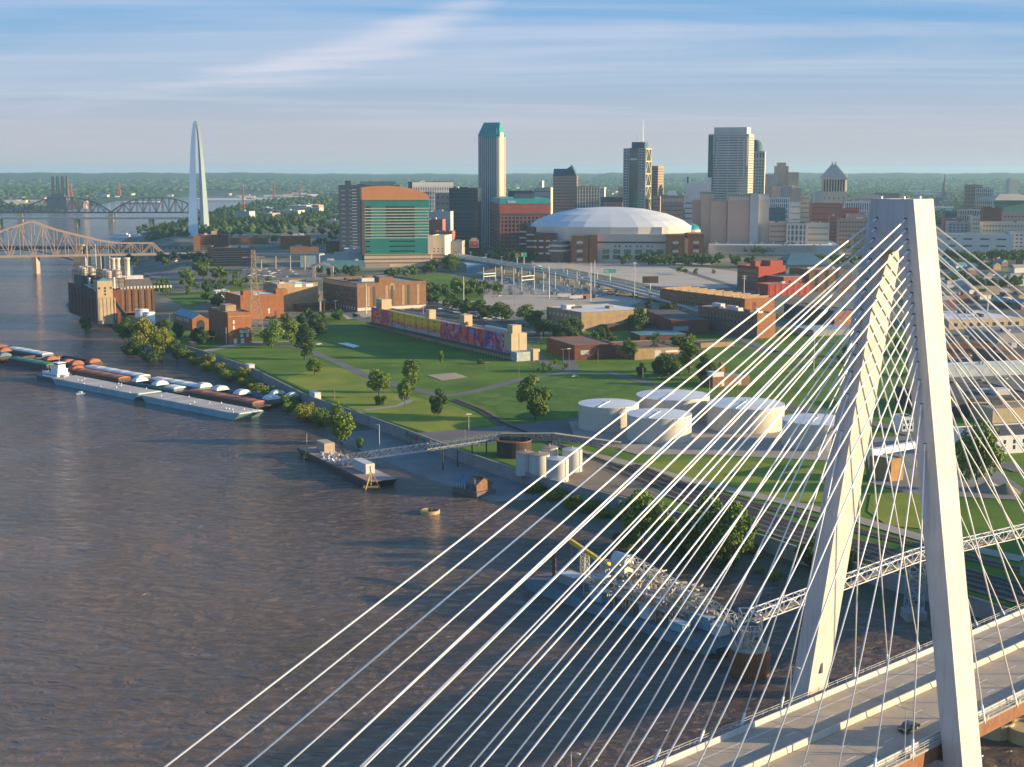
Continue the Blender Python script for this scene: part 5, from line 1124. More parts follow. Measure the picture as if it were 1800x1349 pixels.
for px, py, ty, lb, r, m, a, hd in [
  (644,552,498,'tall pale steel pole in front of the brown warehouse',.55,WHP,0,0),(815,532,486,'tall pale pole left of the substation',.45,WHP,0,0),(965,525,468,'tall white pole at the left of the storage yard',.6,WHP,0,0),(1038,530,462,'tall white pole behind the white-roofed shed',.6,WHP,0,0),(1045,516,458,'tall white pole nearest the stadium front',.5,WHP,0,0),(1115,535,462,'slim tall pole right of the white-roofed shed',.4,WHP,1,1),(1307,543,484,'tall pole with a crossbar in front of the red warehouse',.5,WHP,2,0),(1334,520,505,'short pole in front of the red warehouse',.25,WHP,1,0),
  (562,555,508,'wooden pole with a sign in front of the tan warehouse',.3,WP,0,0),(590,552,527,'wooden pole left of the brown warehouse corner',.25,WP,1,0),(570,552,525,'wooden pole right of the sign pole',.25,WP,1,0),(375,606,590,'short post by the park road',.2,WP,1,0),(398,606,575,'slim pole at the corner of the dark warehouse',.2,WHP,0,0),(299,582,550,'yellow-lit wooden pole by the power house',.25,WP,1,0),(588,704,682,'wooden post on the lawn behind the floodwall',.22,WP,0,0),(855,650,635,'short pole in front of the mural',.18,WP,1,0),(912,664,633,'pole at the right end of the mural building',.18,WP,0,0),(824,757,728,'lamp pole beside the asphalt apron',.15,STEEL,0,1),
  (951,617,582,'pole behind the annex of the mural building',.2,WP,0,0),(1000,645,613,'wooden street pole with a lamp near the low sheds',.2,WP,0,1),(990,640,612,'second wooden pole near the low sheds',.2,WP,1,0),(1051,640,612,'leaning wooden pole by the street corner',.2,WP,0,0),(1130,668,646,'slim pole on the street verge',.15,STEEL,0,0),(1197,678,655,'pole behind the upper cables',.15,WP,0,0),(1247,690,668,'pole left of the small huts',.15,STEEL,0,0),(1296,694,662,'pole beside the small huts',.18,WP,1,0),(1340,690,655,'wooden pole right of the small huts',.18,WP,1,0),
  (1389,706,650,'pole behind the left tower leg cables',.18,WP,1,0),(1430,655,580,'tall light pole behind the cables left of the tower',.3,WHP,0,0),(1412,590,560,'pole in front of the dark warehouse',.2,WP,1,0),(600,540,505,'pole on the street beside the brown warehouse',.2,WP,1,0),(744,565,535,'pole by the parking lot',.2,WHP,0,0),(840,520,495,'thin pole among the trees left of the yard',.2,WP,0,0),(905,540,505,'thin pole behind the trees by the parking lot',.2,WP,0,0)]:
    pole(px,py,ty,lb,r,m,a,'poles of the riverside district',hd) if py > ty else None
# ------------------------------------------------------------------ warehouses right of the mural
w1 = B('flat_shed','two-storey shed with a bright white flat roof and tan right wall',1022,1136,546,gy=583,phi=29,xb=961,mat=brick('ochre',(0.34,0.24,0.13)),roof=ROOFW,par=.5,units=4)
wins(w1,'l',w1.h*.5,w1.h-1.5,8,1,1.8,2.4,WLT); wins(w1,'l',.5,w1.h*.42,6,1,3.0,3.2,M('shutter_teal',(0.22,0.34,0.36),None,.4,.7),name='shutter'); MB().box(-w1.W*.2,w1.W/2,-9,-.1,-1,4.5).o('lean_to', BD, w1.r); MB().box(-w1.W*.2,w1.W/2+.5,-9.5,0,4.5,4.8).o('lean_to_roof', ROOFD, w1.r)
w2 = B('row_warehouse','long low brick warehouse with a stepped light roof and orange lit end wall',1309,1361,524,gy=556,phi=29,xb=1160,mat=BO,roof=M('roof_buff',(0.50,0.42,0.30),(0.30,0.24,0.17),.08,.9),par=.6)
for i in range(10): (x,y),rz = fpt(w2,'l',w2.dep*(i+.5)/10,-w2.W*.5); MB().box(x-w2.W*.46,x+w2.W*.46,y-.35,y+.35,w2.h-.6,w2.h+1.2).o('fire_wall', BT, w2.r)
wins(w2,'l',1.5,w2.h-2,30,2,2.0,3.0,WGL); wins(w2,'f',3,w2.h-3,1,2,4,4,BD,u0=w2.W*.2,u1=w2.W*.45,name='painted_panel')
w3 = B('brick_factory','pinkish brick factory with rows of small windows and an orange lit end',1331,1363,551,gy=596,phi=29,xb=1227,mat=BP_,roof=ROOFG,par=.7,units=8)
(x,y),rz = fpt(w3,'f',0); MB().box(x,x+w3.W,y-.08,y,0,w3.h-.7).o('end_wall', BO, w3.r)  # orange sheet: sunlight on this end put into its colour
wins(w3,'f',2,w3.h-1.5,5,3,1.3,2.6,WGL,sill=BT); wins(w3,'l',w3.h*.45,w3.h-2,16,2,1.3,2.2,WGL)
w4 = B('dark_arcade','low dark brick shed with a teal shopfront between tree and factory',1180,1247,563,gy=590,phi=8,xb=1134,mat=BD,roof=ROOFD,par=.5)
wins(w4,'f',1,w4.h-2,1,1,w4.W*.4,3.4,M('shutter_teal',(0.22,0.34,0.36),None,.4,.7),u0=0,u1=w4.W*.5,name='shutter')
w45 = B('orange_hut','small orange brick hut with a white roof beside the factory',1171,1226,555,gy=564,phi=8,dep=14,mat=BO,roof=ROOFW,par=.4); wins(w45,'f',1,w45.h-1,6,1,1.6,2.2)
w5 = B('low_shed','low brown brick shed with piers and a sagging roof by the street corner',1010,1082,606,gy=634,phi=20,xb=961,mat=BD,roof=M('roof_rusty',(0.22,0.12,0.075),(0.15,0.085,0.06),.08,.95),par=.5)
piers(w5,'l',np.linspace(1,w5.dep-1,14),.8,0,w5.h-.6,BB,.3); wins(w5,'f',1,w5.h-1,1,1,6,3,M('graffiti_white',(0.5,0.48,0.42),(0.3,0.3,0.3),.8,.9),u0=w5.W*.05,u1=w5.W*.45,name='graffiti')
w6 = B('low_shed','low tan-fronted brick shed with a white door, right of the yard tree',1116,1196,612,gy=633,phi=20,dep=42,mat=BT,roof=MATS['roof_rusty'],par=.5); wins(w6,'f',.2,w6.h-1,1,1,4.5,5.0,WLT,u0=w6.W*.40,u1=w6.W*.60,name='door'); wins(w6,'f',3,w6.h-1,1,1,12,1.2,WHITE,u0=w6.W*.72,u1=w6.W,name='graffiti')
w7 = B('teal_roof_shed','low shed with a pale blue roof behind the brown sheds',1125,1205,589,gy=600,phi=12,dep=24,mat=BD,roof=ROOFT,par=0)
w75 = B('low_wall_building','low pale brick building right of the tall tree',1232,1290,602,gy=612,phi=22,dep=14,mat=BT,roof=ROOFD,par=.3)
w8 = B('brick_hut','small brick hut with white doors and an orange chimney behind the cables',1253,1318,662,gy=682,phi=24,xb=1232,mat=BB,roof=ROOFG,par=.4,units=2); wins(w8,'f',.3,4,2,1,1.8,3.0,WLT,name='door'); MB().box(-2,0.4,8,10.4,w8.h,w8.h+7).o('chimney', BO, w8.r); MB().box(-w8.W*.4,-w8.W*.1,4,12,w8.h-.4,w8.h+2.2).o('roof_house', OFFW, w8.r)
r1 = B('red_warehouse','red brick four-storey warehouse with gridded windows on its shaded side',1333,1381,468,gy=512,phi=29,xb=1296,mat=BR_,roof=ROOFW,par=1.0,units=2)
wins(r1,'l',3,r1.h-3,12,4,2.4,3.4,WGL); MB().box(r1.W*.02,r1.W*.48,4,18,r1.h-1,r1.h+5).o('penthouse', BR_, r1.r); MB().box(-r1.W*.48,-r1.W*.30,6,14,r1.h-1,r1.h+5).o('stair_head', BR_, r1.r)
MB().box(-r1.W*.20,r1.W*.5+14,-26,-.2,-1,r1.h*.62).o('front_wing', BR_, r1.r); MB().box(-r1.W*.22,r1.W*.5+14.5,-26.5,0,r1.h*.62,r1.h*.62+.4).o('wing_roof', ROOFG, r1.r)
r2 = B('red_annex','lower red brick wing with tall panels in front of the red warehouse',1350,1424,499,gy=521,phi=20,dep=24,mat=BR_,roof=ROOFG,par=.6,units=2); piers(r2,'f',np.linspace(3,r2.W-3,7),2.8,0,r2.h-1,M('panel_red',(0.50,0.05,0.03),None,.4,.8),.2,'panel')
r3 = B('brown_block','brown brick block with dark gaps behind the upper cables, right of the red warehouse',1422,1497,474,gy=513,phi=10,dep=40,mat=BB,roof=ROOFG,par=.6,units=4); piers(r3,'f',[r3.W*.18,r3.W*.42,r3.W*.66],3,0,r3.h-1,DARK,.1,'dark_bay')
r4 = B('dark_block','dark glazed block between red warehouse and brown block',1406,1420,474,gy=505,phi=10,dep=30,mat=DARK,roof=ROOFD,par=.5)
tp = B('hipped_hall','hall with a broad teal hipped roof behind the red warehouse',1384,1456,466,gy=474,phi=5,dep=60,mat=M('wall_olive',(0.30,0.30,0.16),None,.3,.9),par=0,body='wall')
MB().add([(-tp.W/2-2,-2,tp.h),(tp.W/2+2,-2,tp.h),(tp.W/2+2,tp.dep+2,tp.h),(-tp.W/2-2,tp.dep+2,tp.h),(-tp.W*.25,tp.dep*.5,tp.h+12),(tp.W*.25,tp.dep*.5,tp.h+12)],[(0,1,5,4),(1,2,5),(2,3,4,5),(3,0,4)]).o('hip_roof', M('roof_darkteal',(0.07,0.16,0.20),(0.05,0.11,0.14),.2,.6), tp.r)
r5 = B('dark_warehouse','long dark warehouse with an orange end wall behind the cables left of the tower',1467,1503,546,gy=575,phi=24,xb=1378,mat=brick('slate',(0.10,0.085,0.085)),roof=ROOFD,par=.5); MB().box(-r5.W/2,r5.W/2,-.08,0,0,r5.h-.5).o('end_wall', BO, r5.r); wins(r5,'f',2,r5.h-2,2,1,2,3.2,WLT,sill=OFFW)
r6 = B('grey_roof_depot','depot with a flat blue-grey roof behind the left tower leg',1430,1500,580,gy=592,phi=20,dep=30,mat=CONC3,roof=M('roof_bluegrey',(0.34,0.40,0.44),None,.1,.7),par=0)
# right of the tower: depots, trailers, sheds
GR = 'depots right of the tower'
for i, (xl,xr,yt,gy,ph,dp,m,rf,lb) in enumerate([
  (1665,1860,492,506,12,40,OFFW,ROOFW,'long white-roofed depot right of the tower top'),(1658,1720,520,534,12,30,BB,ROOFD,'brown shed right of the tower below the white depot'),(1668,1800,560,580,14,60,TANC,ROOFW,'large pale flat-roofed depot right of the tower'),(1755,1880,585,604,14,44,CONC3,M('roof_greyround',(0.20,0.20,0.20),None,.2,.8),'dark-roofed shed at the right edge below the pale depot'),
  (1660,1745,604,628,12,40,BD,ROOFD,'dark shed immediately right of the tower'),(1768,1890,622,650,12,40,BP_,ROOFD,'dark-roofed brick shed at the right edge'),(1665,1890,640,664,13,14,M('canopy_paleblue',(0.50,0.58,0.60),None,.2,.6),ROOFW,'long pale blue truck canopy right of the tower'),
  (1662,1830,700,735,14,50,M('wall_dark',(0.06,0.06,0.065),None,.3,.9),ROOFD,'long black-roofed warehouse right of the tower'),(1745,1880,716,745,14,20,TANC,M('roof_tan',(0.34,0.25,0.17),None,.1,.9),'tan wedge-roofed shed at the right edge'),(1735,1880,764,800,16,26,WHITE,ROOFD,'white long building with small dark windows at the right edge')]):
    q = B('depot', lb, xl, xr, yt, gy=gy, phi=ph, dep=dp, mat=m, roof=rf, par=.5, units=3 if i < 8 else 1, group=GR)
    if i == 9: wins(q,'f',1.5,q.h-1.5,8,2,1.2,1.8)
    elif i in (2,4,6): wins(q,'f',.5,q.h-1.5,9,1,3.2,2.8,WLT if i==6 else WGL,name='dock_door')
h1 = B('brick_control_house','tan brick control house with sign boards seen between the tower legs',1566,1588,806,gy=848,phi=29,xb=1528,mat=brick('control',(0.46,0.26,0.10)),roof=ROOFT,par=.4); wins(h1,'f',5,8,1,1,1.8,3,WLT,u0=.5,u1=h1.W*.5); wins(h1,'f',.3,3.6,1,1,1.6,2.8,WLT,u0=.5,u1=h1.W*.5,name='door'); MB().box(-h1.W/2,h1.W/2,-.06,0,0,h1.h-.4).o('front_wall', MATS['brick_control'], h1.r)
h2 = B('white_house','small white two-storey house seen between the tower legs',1586,1606,733,gy=760,phi=10,dep=9,mat=WHITE,roof=ROOFD,par=.3); wins(h2,'f',.8,h2.h-1,3,2,1.0,1.6)
a, b = AT(1530,796,560), AT(1612,781,580); t = thing('conveyor_gallery','white sloping covered conveyor between the tower legs','conveyor',(a.x,a.y,0)); MB().beam((0,0,a.z),(b.x-a.x,b.y-a.y,b.z),2.6,2.6).o('gallery', WHITE, t); MB().tube((b.x-a.x,b.y-a.y,4.8),(b.x-a.x,b.y-a.y,b.z),.3,8).o('prop', STEEL, t)
for px, py, lb in ((1738,862,'grey gravel heap right of the tower'),(1768,866,'brown gravel heap at the right')): p = ON(px,py); o_ = MB().lathe([(5.5,0),(3.5,1.6),(1.2,3),(.01,3.4)],14,(0,0)).o('gravel_heap', GRAVEL if px<1750 else MATS['gravel_brown'], None, True); o_.location = (p.x,p.y,p.z+.2); tag(o_, lb, 'gravel heap')
# ------------------------------------------------------------------ hotel tower with green glass
GG = M('glass_green',(0.06,0.42,0.28),(0.045,0.34,0.23),.05,.22,spec=.8); GDK = M('glass_green_dark',(0.012,0.06,0.045),None,.1,.15,spec=.8); CRM = M('stone_cream',(0.62,0.50,0.34),(0.54,0.43,0.29),.1,.85); CRO = M('roof_copper_orange',(0.50,0.20,0.06),(0.45,0.18,0.055),.1,.6)
hz = B('hotel_tower','green glass hotel tower with a curved copper-orange crown and cream base',641,754,352,gy=470,phi=10,dep=30,mat=GG,par=0,roof=CRO,cat='hotel',body='glazing')
W_, H = hz.W, hz.h; zb_ = H*.195
bands(hz,'f',[H*.195+ (H*.80-0)*k/11.3*.62+H*.235 for k in range(11)],.9,M('ledge_cream',(0.66,0.62,0.48),None,.2,.7),.5,name='floor_ledge')
g1_ = MB()
for i in range(44): u = W_*(i+.5)/44; g1_.box(u-.09,u+.09,-.28,.1,zb_,H-.5)
ob = g1_.o('mullions', M('mullion_green',(0.05,0.30,0.22),None,.2,.4), hz.r, kind='stuff'); ob.location = (-W_/2,0,0)
for k in range(11):
    z = H*.195+(H*.80)*k/11.3*.62+H*.235
    MB().box(-W_*.17,W_*.28,-.34,-.02,z+1.1,z+H*.8/11.3*.62-.3).o('dark_glazing', GDK, hz.r); MB().box(-W_*.48,-W_*.40,-.34,-.02,z+1.1,z+H*.8/11.3*.62-.3).o('dark_glazing', GDK, hz.r)
for z in (.225,.30,.375): 
    MB().box(-W_*.12,W_*.28,-.34,-.02,H*z,H*z+1.6).o('dark_glazing', GDK, hz.r); MB().box(-W_*.49,-W_*.42,-.34,-.02,H*z,H*z+1.6).o('dark_glazing', GDK, hz.r)
MB().box(-W_/2-3.2,-W_/2+.1,-1.5,30,-1,H+.4).o('side_fin', M('fin_brown',(0.13,0.085,0.07),None,.3,.7), hz.r)
cr = MB(); n = 18; top = lambda f: 3.2+13.5*max(0,(1-((f-.38)/(.66 if f > .38 else .9))**2))**.8
P0 = [(-W_/2-3+(W_+3.4)*i/n, H+.1) for i in range(n+1)]; P1 = [(-W_/2-3+(W_+3.4)*i/n, H+top(i/n)) for i in range(n+1)]
V = [(x,-1.2,z) for x, z in P0]+[(x,-1.2+(z-H)*.35,z) for x, z in P1]+[(x,31,z) for x, z in P0]+[(x,31-(z-H)*.35,z) for x, z in P1]; m = n+1
cr.add(V, [(i,i+1,i+1+m,i+m) for i in range(n)]+[(i+m,i+1+m,i+1+3*m,i+3*m) for i in range(n)]+[(i+2*m+1,i+2*m,i+3*m,i+3*m+1) for i in range(n)]+[(0,m,3*m,2*m),(n,2*m+n,3*m+n,m+n)]); cr.o('curved_crown', CRO, hz.r)
MB().box(-W_/2-1,W_/2+2,-3,-.4,-1,zb_-.3).o('podium', CRM, hz.r)
for z in (.17,.11,.055): MB().box(-W_/2-1,W_/2+2,-3.25,-3,H*z,H*z+1.5).o('podium_band', M('band_brown',(0.28,0.15,0.07),None,.3,.8), hz.r)
MB().box(-W_/2,-W_*.12,-3.3,-3,1,H*.045).o('podium_screen', CONC3, hz.r)
wn_ = B('hotel_annex','cream annex wing at the right foot of the green hotel tower',759,782,414,gy=466,phi=-12,dep=34,mat=M('stone_white',(0.70,0.62,0.50),(0.62,0.55,0.44),.1,.85),roof=ROOFG,par=.8); bands(wn_,'f',[wn_.h*.32,wn_.h*.2,wn_.h*.06],1.3,MATS['band_brown'],.2); wins(wn_,'f',wn_.h*.42,wn_.h*.60,3,2,1.6,1.4)
lk = B('hotel_link','cream link block between the hotel tower and its annex',752,760,414,D=hz.r.location.y+6,phi=10,dep=20,mat=CRM,roof=ROOFG,par=.5)
# casino halls left of the tower
TEALW = M('wall_teal_grey',(0.30,0.40,0.42),(0.24,0.33,0.35),.15,.7)
for xl,xr,yt,gy,ph,dp,m,rf,lb in [(528,640,448,470,8,34,TEALW,ROOFG,'low pale teal casino hall left of the green hotel'),(566,640,459,474,8,12,ROOFT,ROOFT,'low front canopy of the teal casino hall'),(606,640,438,466,8,30,OFFW,ROOFW,'white block against the left side of the green hotel'),(575,628,425,446,10,30,BD,ROOFG,'dark red brick block behind the casino hall'),(494,546,415,437,12,34,BO,ROOFG,'plain brown brick block left of the casino'),(510,560,434,447,12,30,BB,ROOFG,'low brown roof block in front of the plain brick block')]:
    B('casino_block', lb, xl, xr, yt, gy=gy, phi=ph, dep=dp, mat=m, roof=rf, par=.6, units=4)
a = AT(448,447,1660); b = AT(520,446,1640); hw = thing('elevated_highway','pale elevated roadway left of the casino','highway',(a.x,a.y,0)); MB().beam((2,6,a.z-1),(b.x-a.x+30,b.y-a.y,b.z-1),14,1.8).o('deck', CONC3, hw); MB().beam((2,-1,a.z+.6),(b.x-a.x+30,b.y-a.y-7.2,b.z+.6),.4,1.0).o('parapet', CONC, hw)
for k in range(5): MB().tube((6+k*17,5,8),(6+k*17,5,a.z-1.5),1.0,8).o('pier', CONC3, hw)
ga = ON(552,488); gb = ON(584,488); gt = thing('entrance_arch','arched cream gateway sign over the street in front of the casino','gateway',(ga.x,ga.y,ga.z)); d = gb-ga
for q in (Vector((0,0,0)), d): MB().box(q.x-1.6,q.x+1.6,q.y-1.4,q.y+1.4,0,12).o('pillar', CRM, gt)
am = MB(); pr = None
for i in range(13):
    f = i/12; p = Vector((d.x*f, d.y*f, 10.5+4.6*math.sin(math.pi*f)))
    if pr: am.beam(pr,p,1.0,2.4)
    pr = p
am.o('arch_board', CRM, gt)
# brick hotels of the old landing
ht = B('brick_hotel','orange-brown brick hotel with six rows of small white-silled windows',371,447,436,gy=467,phi=20,dep=30,mat=BO,roof=ROOFG,par=.8,units=4); wins(ht,'f',2,ht.h-2,13,6,2.2,1.9,WGL,sill=WHITE)
o1 = B('old_brick_warehouse','red-brown brick warehouse behind the brick hotel with a tan roof hut',352,402,413,gy=438,phi=13,dep=30,mat=BD,roof=ROOFG,par=.8,units=3); wins(o1,'f',2,o1.h-2,8,5,1.6,2.2); MB().box(-o1.W*.1,o1.W*.1,6,14,o1.h-1,o1.h+5).o('penthouse', TANC, o1.r)
o2 = B('old_brick_block','flat brick block right of the old warehouse, with a tan tank house',404,472,418,gy=430,phi=13,dep=40,mat=BO,roof=ROOFG,par=.6,units=2); MB().box(-2,6,10,18,o2.h-1,o2.h+7).o('tank_house', TANC, o2.r)
o3 = B('pale_corner_block','narrow pale corner of a brick block at the bridge end',340,352,415,gy=440,phi=13,dep=24,mat=BO,roof=ROOFG,par=.6)
# ------------------------------------------------------------------ domed stadium
DMC = ON(1080,462); DM = thing('domed_stadium','huge stadium with a pale faceted dome roof and brick corner towers','stadium',(DMC.x,DMC.y+96,DMC.z),R(-3))
sc = DMC.y/F; ez = lambda y_: AT(1080,y_,DMC.y).z-DMC.z
RX = (1226-946)/2*(DMC.y+95)/F; RY = 92.0; zr = AT(1085,400,DMC.y+8).z-DMC.z; zt_ = AT(1085,364,DMC.y+96).z-DMC.z
DR = M('dome_roof',(0.64,0.64,0.62),(0.57,0.58,0.57),.02,.7); DW = M('dome_wall',(0.62,0.56,0.48),(0.55,0.50,0.43),.03,.8)
n = 30; dm = MB(); rings = [(1.0,0.0),(.90,.30),(.70,.64),(.42,.90),(.15,.99)]
def dpt(f, z, i): 
    a = 2*math.pi*(i+.5)/n; e = .72; ca, sa = math.cos(a), math.sin(a)
    return (RX*f*math.copysign(abs(ca)**e,ca), RY*f*math.copysign(abs(sa)**e,sa), z)
for k in range(len(rings)-1):
    for i in range(n):
        q = [dpt(rings[k][0], zr+(zt_-zr)*rings[k][1], i), dpt(rings[k][0], zr+(zt_-zr)*rings[k][1], i+1), dpt(rings[k+1][0], zr+(zt_-zr)*rings[k+1][1], i+1), dpt(rings[k+1][0], zr+(zt_-zr)*rings[k+1][1], i)]
        MB().add(q, [(0,1,2,3)]).o('roof_panel', DR, DM)
MB().add([dpt(.15, zr+(zt_-zr)*.99, i) for i in range(n)]+[(0,0,zt_)], [(i,(i+1)%n,n) for i in range(n)]).o('roof_cap', DR, DM)
def dring(z0, z1, f0, f1, mat, nm):
    for i in range(n): MB().add([dpt(f0,z0,i),dpt(f0,z0,i+1),dpt(f1,z1,i+1),dpt(f1,z1,i)],[(0,1,2,3)]).o(nm, mat, DM)
zc1 = AT(1085,425,DMC.y+8).z-DMC.z
dring(zc1, zr+.3, 1.0, 1.01, DW, 'drum_panel'); dring(-1, zc1, .96, .96, DW, 'inner_drum')
YF = -98.0
def pxl(px): return (px-1080)*(DMC.y-2)/F*1.0
def fr(nm, x0, x1, y0, y1, yt, mat, zb=-1.0, z1=None): return MB().box(pxl(x0),pxl(x1),y0,y1,zb,ez(yt) if z1 is None else z1).o(nm, mat, DM)
fr('front_block',1056,1178,YF+4,YF+60,412,M('stone_buff',(0.58,0.49,0.38),(0.51,0.43,0.33),.05,.85)); fr('cornice_band',1056,1178,YF+3.6,YF+4,425,DARK,ez(428)); fr('upper_block',1066,1170,YF+10,YF+64,400,DW)
for i in range(6):
    x = 1066+i*19; fr('window_bay',x,x+12,YF+3.8,YF+4.2,439,M('glass_teal',(0.04,0.20,0.17),None,.2,.15,spec=.8),ez(446.5)); fr('window_bay',x,x+12,YF+3.8,YF+4.2,449,WGL,ez(456))
for i in range(4):
    for k in (0,7): x = 1087+i*19+k; fr('small_window',x,x+3,YF+3.8,YF+4.2,432,WGL,ez(435))
for x0, x1, yt, yy in ((1012,1040,414,-6),(1044,1057,413,-4),(1177,1209,412,-4),(1216,1243,411,4)):
    b_ = fr('brick_tower',x0,x1,YF+yy,YF+yy+46,yt,BO)
    if x1-x0 > 20:
        for k in range(5): y_ = 424+k*7.5; fr('tower_window',(x0+x1)/2-5,(x0+x1)/2+5,YF+yy-.3,YF+yy+.2,y_,WGL if k%2 else WLT,ez(y_+4.5))
fr('link_wing',1209,1236,YF+6,YF+40,420,MATS['stone_buff']); 
for k in range(2): fr('wing_window',1218,1232,YF+5.7,YF+6.1,438+k*9,WGL,ez(444+k*9))
fr('gap_panel',1039.5,1044.5,YF+1,YF+30,413,CONC3)
lobby = MB()
for k, (z, r_) in enumerate(((424,17),(431,21),(440,22))): MB().lathe([(r_*sc*1.0,ez(z+3)),(r_*sc,ez(z)),(0.1,ez(z))],20,(pxl(989),YF+16)).o('lobby_canopy', OFFW, DM)
MB().lathe([(20*sc,-1),(20*sc,ez(425))],20,(pxl(989),YF+17)).o('lobby_drum', M('lobby_brown',(0.20,0.12,0.09),None,.2,.4), DM)
for i in range(7): a = -math.pi/2+(i-3)*.36; MB().box(pxl(989)+20.6*sc*math.cos(a)-.8,pxl(989)+20.6*sc*math.cos(a)+.8,YF+17+20.6*sc*math.sin(a)-.8,YF+17+20.6*sc*math.sin(a)+.8,-1,ez(440)).o('column', BB, DM)
for x0, x1, y0, yt in ((946,985,8,411),(930,948,40,402),(916,935,62,398)):
    fr('brick_wing',x0,x1,YF+y0,YF+y0+50,yt,BD)
    for k in range(3): fr('wing_ledge',x0,x1,YF+y0-.8,YF+y0,yt+12+k*11,OFFW,ez(yt+15+k*11))
for x0 in (950,962,974): fr('wing_pilaster',x0,x0+4,YF+6.8,YF+8,412,BD)
# convention centre
cc = B('convention_center','long white flat-roofed convention hall right of the stadium',1246,1475,431,gy=447,phi=-8,dep=230,mat=OFFW,roof=ROOFW,par=1.0); tr = MB()
truss(tr,(-cc.W/2+8,-3,cc.h*.55),(cc.W/2-30,-3,cc.h*.55),3,cc.h*.38,40,.6); tr.o('roof_truss', OFFW, cc.r)
for k in range(10): MB().box(-cc.W*.45+k*cc.W*.09,-cc.W*.45+k*cc.W*.09+3,30+9*(k%3),33+9*(k%3),cc.h-1,cc.h+2).o('roof_unit', STEEL, cc.r)
cc2 = B('convention_wing','tan low wing between the stadium and the convention hall',1243,1300,432,gy=446,phi=-8,dep=60,mat=BT,roof=ROOFG,par=.6); wins(cc2,'f',4,cc2.h-3,10,1,3,2.6)
p = AT(1214,401,1960); o_ = MB().lathe([(13,0),(11,4),(7,7),(.01,9)],20).o('teal_dome', M('dome_teal',(0.04,0.30,0.30),None,.1,.4), None, True); o_.location=(p.x,p.y,p.z-2); tag(o_,'small teal domed roof behind the right end of the stadium','dome'); MB().lathe([(13.5,-4),(13.5,0)],20).o('drum', OFFW, o_); MB().lathe([(13,-45),(13,-4)],20).o('lower_drum', CONC3, o_)
# ------------------------------------------------------------------ skyline
def stone(n, c, k=.86): return M('facade_'+n, c, tuple(v*k for v in c), .03, .8, streak=.15)
SB = stone('beige',(0.60,0.51,0.39)); SG = stone('grey',(0.46,0.47,0.46)); SBR = stone('brown',(0.38,0.25,0.19)); SPK = stone('pink',(0.50,0.34,0.265)); SW = stone('white',(0.68,0.67,0.64)); SDK = stone('dark',(0.075,0.095,0.12)); SRD = stone('red',(0.36,0.12,0.085)); SBL = stone('blueglass',(0.05,0.11,0.14))
GLB = M('glass_blue',(0.05,0.105,0.135),(0.035,0.08,0.105),.05,.12,spec=.9)
COPG = M('copper_green',(0.03,0.30,0.25),(0.025,0.24,0.20),.05,.5)
def hip(o, z, h, ins, mat, ov=.5, name='hip_roof', ridge=None):
    W_, D_ = o.W/2+ov, o.dep
    MB().add([(-W_,-ov,z),(W_,-ov,z),(W_,D_+ov,z),(-W_,D_+ov,z),(-W_+ins,D_*.5-.1,z+h),(W_-ins,D_*.5-.1,z+h),(W_-ins,D_*.5+.1,z+h),(-W_+ins,D_*.5+.1,z+h)],[(0,1,5,4),(1,2,6,5),(2,3,7,6),(3,0,4,7),(4,5,6,7)]).o(name, mat, o.r)
SKG = None
# tall green-roofed tower
o = B('skyscraper','tallest skyscraper with a green copper gabled roof left of the stadium',841,877,238,D=2150,phi=-15,dep=37,mat=GLB,par=0,roof=COPG,cat='skyscraper',body='glazing')
for fc, nx in (('f',12),('r',11)): grid(o,fc,0,o.h-2,nx,44,1.3,.9,SB,.6,SG)
for u in (.32,.5,.68): piers(o,'f',[o.W*u],1.2,20,o.h-3,SPK,.9)
(x,y),rz = fpt(o,'r',o.dep*.12); ob = MB().box(0,o.dep*.5,-1.1,.2,o.h*.45,o.h+4).o('lit_pier', SB, o.r); ob.location=(x,y,0); ob.rotation_euler=(0,0,rz)
hr = AT(862,215,2150).z-AT(862,238,2150).z; hip(o,o.h,hr,4,COPG)
MB().add([(-o.W*.30,-2.2,o.h-3),(o.W*.42,-2.2,o.h-3),(o.W*.34,6,o.h+hr*.62),(-o.W*.22,6,o.h+hr*.62),(-o.W*.30,6,o.h-3),(o.W*.42,6,o.h-3)],[(0,1,2,3),(0,3,4),(1,5,2)]).o('front_gable', COPG, o.r)
MB().box(-o.W*.3,o.W*.42,-2.2,.1,0,o.h-3).o('front_bay', GLB, o.r); o2_ = BLD(); o2_.r=o.r; o2_.W=o.W*.72; o2_.dep=2
gm = MB()
for i in range(9): u=-o.W*.3+o.W*.72*i/8; gm.box(u-.6,u+.6,-2.8,-2.1,0,o.h-4)
gm.o('bay_piers', SG, o.r, kind='stuff')
